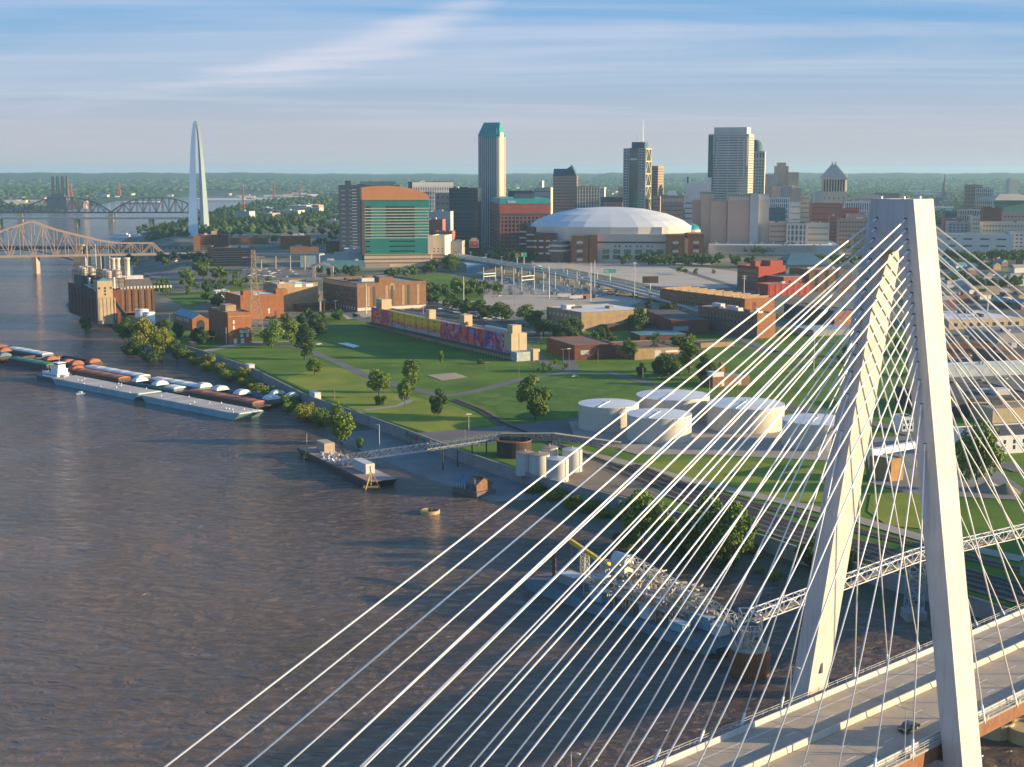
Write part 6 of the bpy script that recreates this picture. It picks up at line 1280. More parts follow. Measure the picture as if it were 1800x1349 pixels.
# dark tower and offices left
o = B('dark_tower','dark navy office tower behind the green hotel',596,703,326,D=1930,phi=4,dep=34,mat=SDK,roof=ROOFD,par=1.5,cat='office tower',units=6); wins(o,'f',8,o.h-4,1,13,5,.7,SG,u0=3,u1=9); wins(o,'f',8,o.h-4,1,13,3,.7,SG,u0=o.W*.17,u1=o.W*.21); wins(o,'f',8,o.h-4,1,20,6,.9,WLT,u0=o.W*.22,u1=o.W*.29); bands(o,'f',[2],4,M('glass_teal2',(0.03,0.22,0.2),None,.2,.2),.2,u0=4,u1=18)
MB().box(-o.W*.40,-o.W*.30,6,16,o.h,o.h+6).o('penthouse', SDK, o.r); MB().box(-o.W*.15,o.W*.45,8,24,o.h-1,o.h+5).o('plant_room', M('plant_teal',(0.14,0.22,0.23),None,.2,.7), o.r)
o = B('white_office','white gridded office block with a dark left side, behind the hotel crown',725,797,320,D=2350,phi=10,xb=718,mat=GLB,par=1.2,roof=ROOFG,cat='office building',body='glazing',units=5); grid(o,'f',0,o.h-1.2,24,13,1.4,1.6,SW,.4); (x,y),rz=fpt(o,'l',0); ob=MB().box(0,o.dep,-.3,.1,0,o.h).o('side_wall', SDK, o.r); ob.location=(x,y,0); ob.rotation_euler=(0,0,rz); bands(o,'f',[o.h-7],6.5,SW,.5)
o = B('dark_glass_office','dark bronze glass office block left of the tallest tower',790,840,331,D=2020,phi=-6,dep=40,mat=M('glass_bronze',(0.05,0.055,0.06),None,.05,.15,spec=.9),par=1,roof=ROOFD,cat='office building',body='glazing',units=4); grid(o,'f',0,o.h-1,26,18,.3,1.5,SDK,.3); bands(o,'f',[o.h*.62],1.2,SRD,.4)
o = B('small_office','small pale block with red-framed windows behind the hotel tower',765,792,340,D=2250,phi=-6,dep=24,mat=SPK,par=.8,roof=ROOFG,cat='office building'); wins(o,'f',o.h*.6,o.h-2,3,3,3.4,3.0,SRD)
for xl,xr,yt,D,m,lb in [(755,792,372,1880,SG,'grey low block right of the hotel tower'),(752,778,386,1840,SRD,'red brick block right of the hotel tower'),(765,795,407,1800,SRD,'low red brick block above the hotel annex'),(756,788,417,1790,CONC3,'parking deck right of the hotel annex'),(782,812,424,1760,CONC3,'open concrete parking deck left of the red billboard')]:
    o = B('city_block',lb,xl,xr,yt,D=D,phi=-6,dep=26,mat=m,par=.8,roof=ROOFG,units=2); 
    if 'deck' in lb: bands(o,'f',[2,6,10],1.4,OFFW,.4)
# red brick office with green roof and sign
o = B('red_office','red stone office building with a green roof band and white roof lettering',879,967,369,D=1960,phi=5,xb=863,mat=WGL,par=0,roof=COPG,cat='office building',body='glazing')
grid(o,'f',0,o.h-8,13,9,1.6,1.6,SRD,.5); grid(o,'l',0,o.h-8,6,9,1.6,1.6,SRD,.5); MB().box(-o.W/2-.6,o.W/2+.6,-.7,o.dep+.6,o.h-8,o.h-5).o('dark_storey', SDK, o.r)
MB().hexa([(-o.W/2-.6,-.7,o.h-4.9),(o.W/2+.6,-.7,o.h-4.9),(o.W/2+.6,o.dep+.6,o.h-4.9),(-o.W/2-.6,o.dep+.6,o.h-4.9)],[(-o.W/2-1,-1,o.h+8),(o.W/2+1,-1,o.h+8),(o.W/2+1,o.dep+1,o.h+8),(-o.W/2-1,o.dep+1,o.h+8)]).o('red_attic', M('attic_red',(0.48,0.10,0.06),None,.1,.7), o.r)
MB().hexa([(-o.W/2-1.5,-1.5,o.h+8.1),(o.W/2+1.5,-1.5,o.h+8.1),(o.W/2+1.5,o.dep+1.5,o.h+8.1),(-o.W/2-1.5,o.dep+1.5,o.h+8.1)],[(-o.W/2+1,3,o.h+15),(o.W/2-1,3,o.h+15),(o.W/2-1,o.dep-3,o.h+15),(-o.W/2+1,o.dep-3,o.h+15)]).o('green_roof', COPG, o.r)
text('Stifel', 5.5, WHITE, o.r, (-o.W*.27,-1.4,o.h+9.2), (R(68),0,0)); MB().box(-o.W*.2,o.W*.2,10,24,o.h+15,o.h+21).o('plant_room', SDK, o.r)
# brown tower with pitched glass crown
o = B('brown_tower','purple-brown banded tower with a pitched glass crown left of the gabled apartments',972,1013,310,D=2230,phi=-6,dep=36,mat=GLB,par=0,roof=SBL,cat='office tower',body='glazing'); grid(o,'f',0,o.h,9,21,1.4,2.4,SBR,.4,SPK); grid(o,'r',0,o.h,8,21,1.4,2.4,SBR,.4,SPK)
zt1 = AT(990,290,2230).z-AT(990,310,2230).z
MB().add([(-o.W/2,0,o.h),(o.W/2,0,o.h),(o.W/2,o.dep,o.h),(-o.W/2,o.dep,o.h),(o.W*.05,0,o.h),(o.W*.28,0,o.h+zt1),(o.W*.28,o.dep,o.h+zt1),(-o.W/2,o.dep*.4,o.h+zt1*.65),(o.W*.12,o.dep*.4,o.h+zt1*.65)],[(4,1,5),(1,2,6,5),(4,5,6,3),(0,4,8,7),(7,8,3)]).o('glass_crown', SBL, o.r); MB().box(o.W*.04,o.W/2,-.3,0,o.h,o.h+1).o('crown_sill', SBR, o.r)
o = B('striped_apartments','cream and green striped apartment slab right of the brown tower',1014,1054,328,D=2180,phi=2,dep=18,mat=GLB,par=1,roof=ROOFG,cat='apartment block',body='glazing',units=2); grid(o,'f',0,o.h-1,8,16,1.5,.8,M('facade_cream',(0.60,0.55,0.40),None,.1,.8),.5)
for xl,xr,yt,D,m,nx,ny,lb in [(938,968,330,2420,SB,8,8,'tan block behind the red office roof'),(893,935,336,2300,SBL,10,6,'dark blue block behind the red office'),(947,953,318,2900,SW,3,8,'thin far white tower right of the tallest tower'),(1056,1096,347,2250,SDK,10,6,'dark low block left of the braced tower'),(1060,1094,356,2150,SBR,10,5,'brown block behind the dome top'),(1086,1096,328,2300,SB,4,10,'narrow cream block left of the braced tower'),(1050,1062,331,2700,SG,4,6,'thin far chimney-like block'),(1147,1160,345,2200,SPK,4,10,'pinkish block right of the braced tower'),(1300,1316,314,2500,SG,4,8,'grey block behind the widest skyscraper')]:
    o = B('city_block',lb,xl,xr,yt,D=D,phi=-10,dep=24,mat=m,par=.8,roof=ROOFG); wins(o,'f',6,o.h-2,nx,ny,max(.9,o.W/nx*.5),1.8)
# braced tower
o = B('braced_tower','dark blue glass tower with gold diagonal bracing and a rooftop mast',1095,1133,261,D=2100,phi=-22,dep=30,mat=GLB,par=1,roof=ROOFD,cat='skyscraper',body='glazing')
grid(o,'f',0,o.h,2,36,.6,1.0,SG,.3,u0=0,u1=o.W*.28); grid(o,'f',0,o.h,2,36,.6,1.0,SG,.3,u0=o.W*.70,u1=o.W); MB().box(-o.W*.22,o.W*.2,-.5,.1,0,o.h+.5).o('blue_glass_strip', M('glass_deepteal',(0.005,0.07,0.085),None,.05,.1,spec=.9), o.r)
for z in (.30,.44,.85,.93): MB().box(-o.W*.22,o.W*.2,-.65,-.5,o.h*z,o.h*z+.9).o('glass_band', M('band_teal',(0.05,0.25,0.28),None,.1,.4), o.r)
MB().box(-o.W*.18,o.W*.14,-.75,-.5,o.h*.88,o.h*.90).o('sign_board', OFFW, o.r)
GOLD = M('brace_gold',(0.62,0.43,0.20),(0.52,0.36,0.16),.1,.6); zz0, zz1 = o.h*.12, o.h; nb = 7; Dp = o.dep*.96; bx = o.W/2+.5
for i in range(nb):
    za, zb2 = zz0+(zz1-zz0)*i/nb, zz0+(zz1-zz0)*(i+1)/nb
    MB().beam((bx,0,zb2-.8),(bx,Dp,zb2-.8),1.3,1.8).o('brace_beam', GOLD, o.r); MB().beam((bx,.5,za),(bx,Dp*.5,zb2-1),1.2,1.4).o('brace', GOLD, o.r); MB().beam((bx,Dp-.5,za),(bx,Dp*.5,zb2-1),1.2,1.4).o('brace', GOLD, o.r)
for y in (.6,Dp-.6): MB().beam((bx,y,zz0),(bx,y,zz1),1.4,1.4).o('brace_column', GOLD, o.r)
MB().box(-o.W*.18,o.W*.42,6,22,o.h-1,o.h+AT(0,250,2100).z-AT(0,261,2100).z).o('penthouse', SBL, o.r); MB().tube((o.W*.25,14,o.h+8),(o.W*.25,14,o.h+AT(0,211,2100).z-AT(0,261,2100).z),.8,8,.25).o('mast', STEEL, o.r); MB().tube((-o.W*.02,14,o.h+8),(-o.W*.02,14,o.h+22),.3,6).o('antenna', STEEL, o.r)
o = B('bronze_tower','bronze lit tower just right of the braced tower',1145,1156,292,D=2350,phi=-24,dep=30,mat=stone('bronze',(0.34,0.25,0.16)),par=1,roof=ROOFD,cat='office tower'); wins(o,'f',4,o.h-3,5,26,1.4,2.2); wins(o,'r',4,o.h-3,7,26,1.6,2.2)
o = B('brown_hotel','brown brick hotel with white-lit upper windows right of the dome',1162,1201,344,D=2080,phi=-4,dep=24,mat=SBR,par=1,roof=ROOFG,cat='hotel',units=1); wins(o,'f',6,o.h-12,11,9,1.8,2.0); wins(o,'f',o.h-10,o.h-3,9,1,1.4,4.6,WLT); MB().box(-6,6,6,14,o.h,o.h+6.5).o('sign_house', WHITE, o.r)
o = B('white_slab','white banded office slab left of the widest skyscraper',1204,1249,322,D=2150,phi=-8,dep=30,mat=SW,par=1.2,roof=ROOFW,cat='office building'); bands(o,'f',[o.h*k/12 for k in range(4,9)],1.4,SDK,.12); MB().box(o.W*.32,o.W*.5,0,20,o.h,o.h+8).o('stair_tower', SW, o.r); MB().box(-o.W*.45,-o.W*.38,4,8,o.h,o.h+9).o('flue', SDK, o.r)
# widest skyscraper
o = B('stepped_skyscraper','widest grey-beige skyscraper with stepped corners and horizontal bands',1244,1314,236,D=2290,phi=-20,dep=44,mat=GLB,par=.5,roof=ROOFG,cat='skyscraper',body='glazing')
grid(o,'f',0,o.h,4,42,1.2,2.0,SG,.5,stone('greybeige',(0.54,0.51,0.45))); grid(o,'r',0,o.h,6,42,2.2,2.2,SB,.5)
ht_ = AT(0,224,2290).z-AT(0,236,2290).z; MB().box(-o.W*.38,o.W*.44,4,38,o.h-.5,o.h+ht_).o('crown_block', MATS['facade_greybeige'], o.r)
for x, z0_, z1_ in ((-.28,.68,.93),(-.36,.80,1.0),(.46,.70,.97),(.40,.60,.95)): MB().box(o.W*x-1.2,o.W*x+1.2,-2.0,.2,o.h*z0_,o.h*z1_).o('corner_pier', SB if x > 0 else SG, o.r)
for x in (-.5,-.43): MB().box(o.W*x,o.W*x+o.W*.05,-1.4,.2,0,o.h*.99).o('corner_bay', SBL, o.r)
o = B('courthouse_tower','cream tower with a small dome behind the widest skyscraper',1322,1343,266,D=2480,phi=-12,dep=40,mat=SB,par=1,roof=SB,cat='office tower'); wins(o,'f',20,o.h-14,4,20,2.0,2.2); wins(o,'f',o.h-12,o.h-2,4,1,2.2,8,SBL); MB().lathe([(11,o.h),(11,o.h+10),(9,o.h+15),(4,o.h+19),(.01,o.h+20)],20,(-o.W*.3,20)).o('dome', SBL, o.r, True)
# brown convention hotel group
for xl,xr,yt,D,dp,lb in [(1218,1243,352,2010,26,'dark brown left wing of the brown hotel group'),(1232,1254,340,1990,26,'tall left tower of the brown hotel group'),(1249,1277,354,1985,24,'lower middle wing of the brown hotel group'),(1279,1317,344,1975,30,'broad hotel tower with a pale top storey and green roof'),(1318,1333,340,1970,24,'narrow blue-grey stair tower of the brown hotel group'),(1333,1351,342,1975,30,'rightmost sunlit tower of the brown hotel group')]:
    m = SG if xl == 1318 else (SB if xl == 1333 else SPK); o = B('convention_hotel',lb,xl,xr,yt,D=D,phi=-4,dep=dp,mat=m,par=1,roof=M('roof_sage',(0.22,0.30,0.26),None,.1,.8),cat='hotel',group='towers of the brown convention hotel')
    if xl != 1318: wins(o,'f',5,o.h-7,max(4,int(o.W/3)),17,.8,1.3,SBR)
    if xl in (1279,1333): wins(o,'f',o.h-7,o.h-1.2,8,1,1.2,4.8,WLT)
    if xl in (1232,1279): MB().box(-o.W/2-.8,o.W/2+.8,-.8,dp+.8,o.h-.9,o.h+2.2).o('cornice', MATS['roof_sage'], o.r)
# art-deco stepped tower
o = B('setback_tower','stepped art-deco stone tower right of the brown hotels',1370,1403,326,D=2330,phi=-6,dep=40,mat=SB,par=1,roof=ROOFG,cat='office tower'); k_ = 2330/F
def sb(x0,x1,y0,y1,yt,m=SB,nm='setback'):
    s = MB().box((x0-1386.5)*k_,(x1-1386.5)*k_,y0,y1,0,AT(1386,yt,2330).z-o.z0).o(nm,m,o.r); g_ = MB()
    for i in range(int((x1-x0)/1.6)+1): u=(x0-1386.5)*k_+i*1.6*k_; g_.box(u-.35,u+.35,y0-.5,y0,10,AT(1386,yt+1,2330).z-o.z0)
    g_.o('ribs', m, s, kind='stuff'); return s
sb(1347,1368,6,36,307,SG); sb(1362,1385,8,30,292); sb(1366,1381,12,26,286); sb(1384,1402,2,34,303); sb(1356,1372,-6,8,328,SB); sb(1390,1406,-8,10,330); sb(1374,1390,-6,4,326,SG)
wins(o,'f',10,o.h-4,12,14,1.0,2.2)
# courthouse with pyramid roof and columns
D_ = 2500; k_ = D_/F
o = B('columned_courthouse','stone courthouse tower with columns and a stepped pyramid roof',1442,1488,337,D=D_,phi=-8,xb=None,dep=50,mat=SB,par=.5,roof=SB,cat='courthouse'); wins(o,'f',10,o.h-4,5,4,1.4,4.2)
zA, zB, zC = (AT(1460,y_,D_).z-o.z0 for y_ in (316,313,290)); w = o.W*.46
MB().box(-w+3,w-3,5,46,o.h,zA).o('column_hall', SDK, o.r)
for i in range(9): MB().tube((-w+2+i*(2*w-4)/8,2.5,o.h),(-w+2+i*(2*w-4)/8,2.5,zA),1.2,8).o('column', SB, o.r)
for i in range(7): MB().tube((w-2,4+i*6,o.h),(w-2,4+i*6,zA),1.2,8).o('column', SB, o.r)
MB().box(-w-1,w+1,0,49,zA,zB+.5).o('entablature', SB, o.r); nst = 9
for i in range(nst):
    f0 = 1-.86*i/nst; MB().box(-w*f0,w*f0,24.5-24.5*f0,24.5+24.5*f0,zB+.5+(zC-zB)*i/nst,zB+.5+(zC-zB)*(i+1)/nst).o('roof_step', SG, o.r)
for x in (-2.6,2.6): MB().box(x-1,x+1,23,26,zC,zC+5).o('finial', SG, o.r)
MB().box(-o.W/2-10,-o.W/2,0,48,-1,o.h*1.0).o('shaded_left_face', SG, o.r)  # grey block for the left face, its shade put into the colour
# lower blocks, right part of downtown
for xl,xr,yt,D,ph,dp,m,nx,ny,gm_,lb in [
  (1351,1387,347,2120,-4,26,SW,10,9,1,'white gridded office block right of the brown hotels'),(1353,1380,366,2080,-4,20,SBL,6,4,0,'small dark glass cube in front of the white gridded block'),(1388,1406,356,2150,-4,20,SG,6,6,0,'grey block below the stepped tower'),(1406,1422,343,2400,-8,30,SB,6,8,0,'tan narrow block left of the courthouse'),(1352,1382,391,1960,-6,40,SPK,9,5,0,'pinkish long block behind the convention hall, left end'),(1382,1418,393,1950,-6,36,SB,5,5,1,'pale tan block with large square windows behind the convention hall'),(1418,1457,393,1960,-6,30,SB,10,4,0,'ornate grey-tan block right of the square-windowed one'),(1425,1480,358,2200,-8,40,SRD,12,6,0,'red brick block below the courthouse'),(1455,1510,366,2250,-8,36,SRD,12,6,0,'long red block right of the courthouse base'),(1483,1530,354,2350,-8,30,SW,12,4,1,'white-framed block right of the courthouse'),(1458,1475,380,2050,-8,28,SRD,5,8,0,'red framed corner block'),(1472,1530,385,2030,-8,36,SBR,10,6,0,'brown block beside the tower top'),(1490,1535,377,2120,-8,34,SPK,12,3,0,'pink low block left of the tower top'),(1500,1545,343,2650,-8,40,SB,10,5,0,'far tan block behind the tower top'),(1536,1580,340,3000,-8,40,SBR,8,3,0,'far brown block above the tower top'),
  (1500,1530,412,1880,-8,30,BT,8,2,0,'low tan block right of the convention hall'),
  (1658,1692,385,2300,-10,30,SRD,6,6,0,'dark red block right of the tower top'),(1682,1733,368,2350,-14,40,SB,12,5,1,'cream ribbed block right of the tower top'),(1694,1726,325,2900,-18,40,SBR,6,10,0,'tan apartment tower on the right skyline'),(1713,1745,331,2880,-14,30,SB,9,9,1,'cream ribbed right half of the far apartment tower'),(1728,1760,365,2200,-12,40,BD,4,6,0,'plain dark red brick block on the right'),(1665,1710,390,2150,-12,34,SG,6,6,0,'grey-blue office wing right of the tower'),(1709,1722,380,2100,-12,40,SB,3,6,0,'tall tan stair block right of the tower'),(1722,1830,391,2120,-12,44,SB,18,4,0,'long tan office with dark window bands at the right edge'),(1760,1840,374,2300,-10,40,SPK,12,4,0,'pinkish block behind the long tan office'),(1773,1840,408,1980,-10,36,SG,8,4,0,'grey cube at the right edge'),(1652,1780,412,1960,-10,40,OFFW,4,2,0,'low white-roofed building right of the tower top'),(1660,1690,372,2450,-10,30,SBL,5,4,0,'small dark glass block right of the tower top')]:
    o = B('city_block',lb,xl,xr,yt,D=D,phi=ph,dep=dp,mat=m if not gm_ else GLB,par=1,roof=ROOFG,units=2 if gm_ < 1 else 1)
    if gm_: grid(o,'f',0,o.h-1,nx,ny,o.W/nx*.42,1.7,m,.4); grid(o,'r',0,o.h-1,6,ny,2.0,1.7,m,.4); MB().box(-o.W/2,o.W/2,-.35,.0,o.h-1.2,o.h).o('cornice', m, o.r)
    else: wins(o,'f',4,o.h-2,nx,ny,max(1,o.W/nx*.5),2.0); wins(o,'r',4,o.h-2,5,ny,2.2,2.0)
o = B('arena_hall','low far hall with a pale tent-like roof at the right edge',1765,1800,352,D=2700,phi=0,dep=60,mat=M('wall_teal2',(0.12,0.34,0.34),None,.1,.7),par=0,roof=SB); hip(o,o.h,11,30,stone('tentroof',(0.48,0.40,0.30)),30)
for px, yt, D, w, lb in ((1661,303,4600,10,'dark church spire on the right horizon'),(1780,316,4300,14,'far pale tower block on the right horizon')):
    p = AT(px,yt,D); z0_ = 21; t = thing('far_tower', lb, 'church' if 'spire' in lb else 'tower', (p.x,p.y,z0_)); hh = p.z-z0_
    if 'spire' in lb: MB().box(-w/2,w/2,-w/2,w/2,0,hh*.45).o('belfry', SDK, t); MB().lathe([(w*.62,hh*.45),(w*.1,hh*.9),(.01,hh)],8).o('spire', SDK, t); MB().box(-w*1.6,w*1.6,w*.5,w*4,0,hh*.25).o('nave', SDK, t)
    else: MB().box(-w,w,-w,w,0,hh).o('wall', SB, t); MB().box(-w*.5,w*.5,-w*.5,w*.5,hh,hh+4).o('penthouse', SB, t)
p = AT(1489,295,2700); t = thing('radio_mast','thin radio mast right of the courthouse','mast',(p.x,p.y,20)); MB().tube((0,0,0),(0,0,p.z-20),.9,6,.3).o('shaft', STEEL, t)
# ------------------------------------------------------------------ steel arch monument
A0 = Vector((-535,2400,20)); A1 = Vector((-554,2578,20)); up_ = 192.0; ARM = M('stainless',(0.50,0.62,0.68),(0.45,0.56,0.62),.02,.32,.6)
def cat_(s): c_ = 10.0333; xx = s*3.0022; return 1-(math.cosh(xx)-1)/(c_-1)
mb = MB(); N = 60; ringp = []
hd = (A1-A0); hd.z = 0; half = hd.length/2; hd.normalize(); sd = Vector((-hd.y,hd.x,0)); mid = (A0+A1)/2
for i in range(N+1):
    s = -1+2*i/N; z = up_*cat_(s); x = s*half; ds = 1e-3; tx_ = half; tz = up_*(cat_(s+ds)-cat_(s-ds))/(2*ds); tl = math.hypot(tx_,tz)
    nrm = Vector((0,0,1))*(tx_/tl)-hd*(tz/tl); nrm = nrm if nrm.z > 0 or s*hd.dot(nrm) > 0 else -nrm
    e = 16.5-(16.5-5.2)*(z/up_); hgt = e*.866; c = mid+hd*x; c.z = z
    P3 = [c-nrm*(hgt/3*2), c+nrm*(hgt/3)+sd*(e/2), c+nrm*(hgt/3)-sd*(e/2)]; ringp.append([(p.x-mid.x,p.y-mid.y,p.z) for p in P3])
AR = thing('gateway_arch','tall stainless steel arch seen almost edge-on at the left','monument',(mid.x,mid.y,20))
for half_ in (0,1):
    m_ = MB(); r0 = 0 if half_ == 0 else N//2; V = [p for i in range(r0,r0+N//2+1) for p in ringp[i]]
    m_.add(V,[(3*i+j,3*i+(j+1)%3,3*i+3+(j+1)%3,3*i+3+j) for i in range(N//2) for j in range(3)]); m_.o('arch_leg', ARM, AR)
# ------------------------------------------------------------------ river bridges, near to far
def span_truss(mb, pts_low, pts_up, t, off_=Vector((0,12,0)), web=True):
    for o_ in (Vector((0,0,0)), off_):
        for a, b in zip(pts_low[:-1],pts_low[1:]): mb.beam(a+o_,b+o_,t,t*1.4)
        for a, b in zip(pts_up[:-1],pts_up[1:]): mb.beam(a+o_,b+o_,t,t*1.2)
        for i, (a, b) in enumerate(zip(pts_low,pts_up)):
            if (a-b).length > 1: mb.beam(a+o_,b+o_,t*.7)
            if i+1 < len(pts_low): (mb.beam(a+o_,pts_up[i+1]+o_,t*.7) if i % 2 else mb.beam(b+o_,pts_low[i+1]+o_,t*.7))
MT = M('truss_salmon',(0.46,0.32,0.23),(0.40,0.28,0.20),.1,.7)
m0, m1 = Vector((-600,1790,0)), Vector((-409,1845,0)); md = (m1-m0)/(340-64)
def mlk(px): return m0+md*(px-64)
ZDK = 22.6
MK = thing('cantilever_bridge','salmon-painted cantilever truss bridge at the left edge','bridge',(m0.x,m0.y,0)); up_pts = [(-110,392),(-62,423),(0,411),(22,403),(41,396),(60.5,389),(79,397),(98,404),(116,409),(135,414),(153,418),(171,423),(189,426),(207,428),(225,428),(243,428),(262,428),(280,446)]
low = []; upp = []
for px, y_ in up_pts:
    b_ = mlk(px)-m0; low.append(Vector((b_.x,b_.y,ZDK-1))); upp.append(Vector((b_.x,b_.y,AT(px,y_,mlk(px).y).z)))
mb = MB(); span_truss(mb, low, upp, 1.1); mb.o('truss', MT, MK); a_, b_ = mlk(-160)-m0, mlk(372)-m0; MB().beam((a_.x,a_.y+6,ZDK),(b_.x,b_.y+6,ZDK),13,1.6).o('deck', MT, MK)
for px in (64,146,172,187,300): 
    q = mlk(px)-m0; MB().box(q.x-2.6,q.x+2.6,q.y-1,q.y+13,-3,ZDK-1.5).o('pier', MT if px in (64,300) else CONC3, MK)
EAD = M('stone_yellow',(0.46,0.34,0.17),(0.38,0.28,0.14),.1,.9); ES = M('steel_blueblack',(0.05,0.07,0.10),None,.1,.7)
e0 = Vector((-614,2015,0)); EB = thing('arch_bridge','dark steel arch bridge with a yellow stone pier behind the salmon bridge','bridge',(e0.x,e0.y,0)); ez_ = 22.8
MB().box(-260,2,0,14,ez_-4,ez_-1.2).o('deck', ES, EB); MB().box(-260,190,0,14,ez_-.6,ez_+.6).o('road_deck', M('deck_purple',(0.16,0.15,0.16),None,.1,.8), EB); MB().box(-6,7,-2,16,-3,ez_+2).o('stone_pier', EAD, EB)
am = MB()
for xs in (-166,):
    pr = None
    for i in range(21):
        f = i/20; p = Vector((xs+160*f-.0,1,3+15*math.sin(math.pi*f)))
        if pr: am.beam(pr,p,.9,1.4); am.beam(p,(p.x,1,ez_-4),.4)
        pr = p
am.o('arch_rib', ES, EB)
for i in range(7): MB().box(10+i*17,15+i*17,1,13,-3,ez_-1).o('arcade_pier', EAD if i > 2 else CONC3, EB)
MB().box(7,190,.5,13.5,ez_-4,ez_-.7).o('arcade_wall', BT, EB); wm = MB().box(-1.4,1.4,-.1,.6,0,2.4).mesh('arcade_opening', WGL)
for i in range(20): link('arcade_opening', wm, EB, loc=(12+i*8.5,.5,ez_-3.7))
pz0 = Vector((G(133,400,0))); PB = thing('girder_bridge','long flat grey-green girder bridge behind the arch bridge','bridge',(pz0.x,pz0.y,0)); zp = AT(133,384,pz0.y).z
MB().box(-420,330,0,26,zp-2.5,zp+2.2).o('girder', M('girder_teal',(0.28,0.36,0.36),None,.05,.7), PB)
for x in (-180,0,173): MB().box(x-4,x+4,2,24,-3,zp-2.5).o('pier', EAD, PB)
mz0 = G(36,389.5,0); MA = thing('truss_bridge','dark steel through-truss bridge with curved top chords in the far left','bridge',(mz0.x,mz0.y,0)); kk = mz0.y*CP/F*1.012; zd = AT(36,373.5,mz0.y).z; ztp = AT(36,348,mz0.y).z-zd
mb = MB()
for s0, s1 in ((-122,36),(36,194),(194,352)):
    nn = 14; lo_ = []; up2 = []
    for i in range(nn+1):
        f = i/nn; x = (s0+(s1-s0)*f-36)*kk; lo_.append(Vector((x,0,zd))); up2.append(Vector((x,0,zd+(.05 if i in (0,nn) else 1)*max(1,ztp*(1-abs(2*f-1)**2.6)))))
    span_truss(mb, lo_, up2, 1.6, Vector((0,10,0)))
mb.o('truss', ES, MA); MB().box(-260*kk,400*kk,-1,11,zd-2.5,zd).o('deck', ES, MA)
for px in (-122,36,194,352): x = (px-36)*kk; MB().box(x-7,x+7,-2,12,-3,zd-2.5).o('pier', EAD, MA)
tr_ = MB(); 
for px in np.arange(365,620,14): x=(px-36)*kk; tr_.box(x-2,x+2,0,8,4,zd-2)
tr_.box(352*kk-36*kk,600*kk,-1,11,zd-3,zd+2); tr_.o('approach_viaduct', ES, MA)
# far riverside: power plant with four stacks, masts, sheds
cpx = G(100,367,9); CPn = thing('far_power_plant','far dark power plant with four tall stacks on the opposite bank','power plant',(cpx.x,cpx.y,8)); kf = cpx.y/F
MB().box(-17*kf,16*kf,0,50,0,21*kf).o('turbine_hall', SDK, CPn); MB().box(16*kf,46*kf,5,60,0,15*kf).o('boiler_hall', SBR, CPn); MB().box(-8*kf,12*kf,10,50,21*kf,26*kf).o('upper_hall', SDK, CPn)
for dx in (-9,-1,8,16): MB().lathe([(2.6*kf,10*kf),(2.1*kf,AT(0,310,cpx.y).z-8)],14,(dx*kf,24)).o('stack', M('stack_brown',(0.12,0.085,0.075),None,.05,.9), CPn, True)
RW = M('mast_red',(0.55,0.10,0.06),(0.55,0.16,0.10),.2,.7)
for px, yb, yt, lb in ((125,346,322,'red lattice mast right of the far power plant'),(210,345,320,'tallest red mast on the far bank'),(428,379,328,'red and white mast right of the steel arch'),(482,352,322,'red mast beyond the river bend'),(528,350,321,'rightmost red mast beyond the river bend')):
    q = G(px,yb,15); t = thing('radio_mast', lb, 'mast', (q.x,q.y,14)); lattice(MB(),(0,0),9*q.y/4500,2,AT(px,yt,q.y).z-14,7,1.0*q.y/4500).o('lattice', RW, t)
rr = random.Random(12)
for i in range(46):
    px, py = rr.uniform(-10,660), rr.uniform(337,347) if i > 10 else rr.uniform(350,362)
    if py > 348: px = rr.uniform(0,120)
    q = G(px,py,12); w, d, h = rr.uniform(20,110), rr.uniform(20,60), rr.uniform(5,16); t = thing('far_shed','pale industrial shed on the far river bank','shed',(q.x,q.y,9),rr.uniform(-.3,.3),'sheds on the far river bank'); m = rr.choice((OFFW,SB,SW,SG,SPK)); MB().box(-w/2,w/2,0,d,0,h).o('wall', m, t); MB().box(-w/2-1,w/2+1,-1,d+1,h,h+.8).o('roof', rr.choice((ROOFW,ROOFW,ROOFG,SRD)), t)
for i,(px,py,L) in enumerate(((388,352,240),(420,354,300),(448,351,220),(250,358,160),(560,348,260))):
    q = G(px,py,0); o_ = hull(MB(),L,50,5,8).o('hull', rr.choice((CR,CW,DECKG))); t = thing('far_barge_fleet','moored barge fleet in the far river bend, number %s from the arch'%('first','second','third','fourth','fifth')[i],'barge',(q.x,q.y,0),0,'far barges'); o_.parent = t; MB().arc(-L/2+8,L/2-8,-18,18,5,3,6).o('covers', CW, t)
# paddle boats by the levee
for px, py, s, lb in ((212,418,1.0,'white excursion boat moored by the levee'),(237,417,.7,'smaller white excursion boat behind the first')):
    q = G(px,py,0); t = thing('excursion_boat', lb, 'boat', (q.x,q.y,0), R(-10)); hull(MB(),46*s,11*s,2.2,4).o('hull', BW, t); MB().box(-16*s,18*s,-4*s,4*s,2.2,5.2*s+1).o('lower_cabin', BW, t); MB().box(-10*s,14*s,-3.4*s,3.4*s,5.2*s+1,8.6*s).o('upper_cabin', BW, t); MB().box(-17*s,19*s,-4.4*s,4.4*s,5.0*s+1,5.2*s+1.2).o('deck_roof', BW, t)
    for y in (-2,2): MB().tube((8*s,y*s,8*s),(8*s,y*s,14*s),.5*s,8).o('funnel', DARK, t)
    wm2 = MB().box(-.8,.8,-.05,.05,0,1.2).mesh('window', WGL)
    for i in range(9): link('window', wm2, t, loc=(-14*s+i*3.4*s,-4.06*s,3.2))
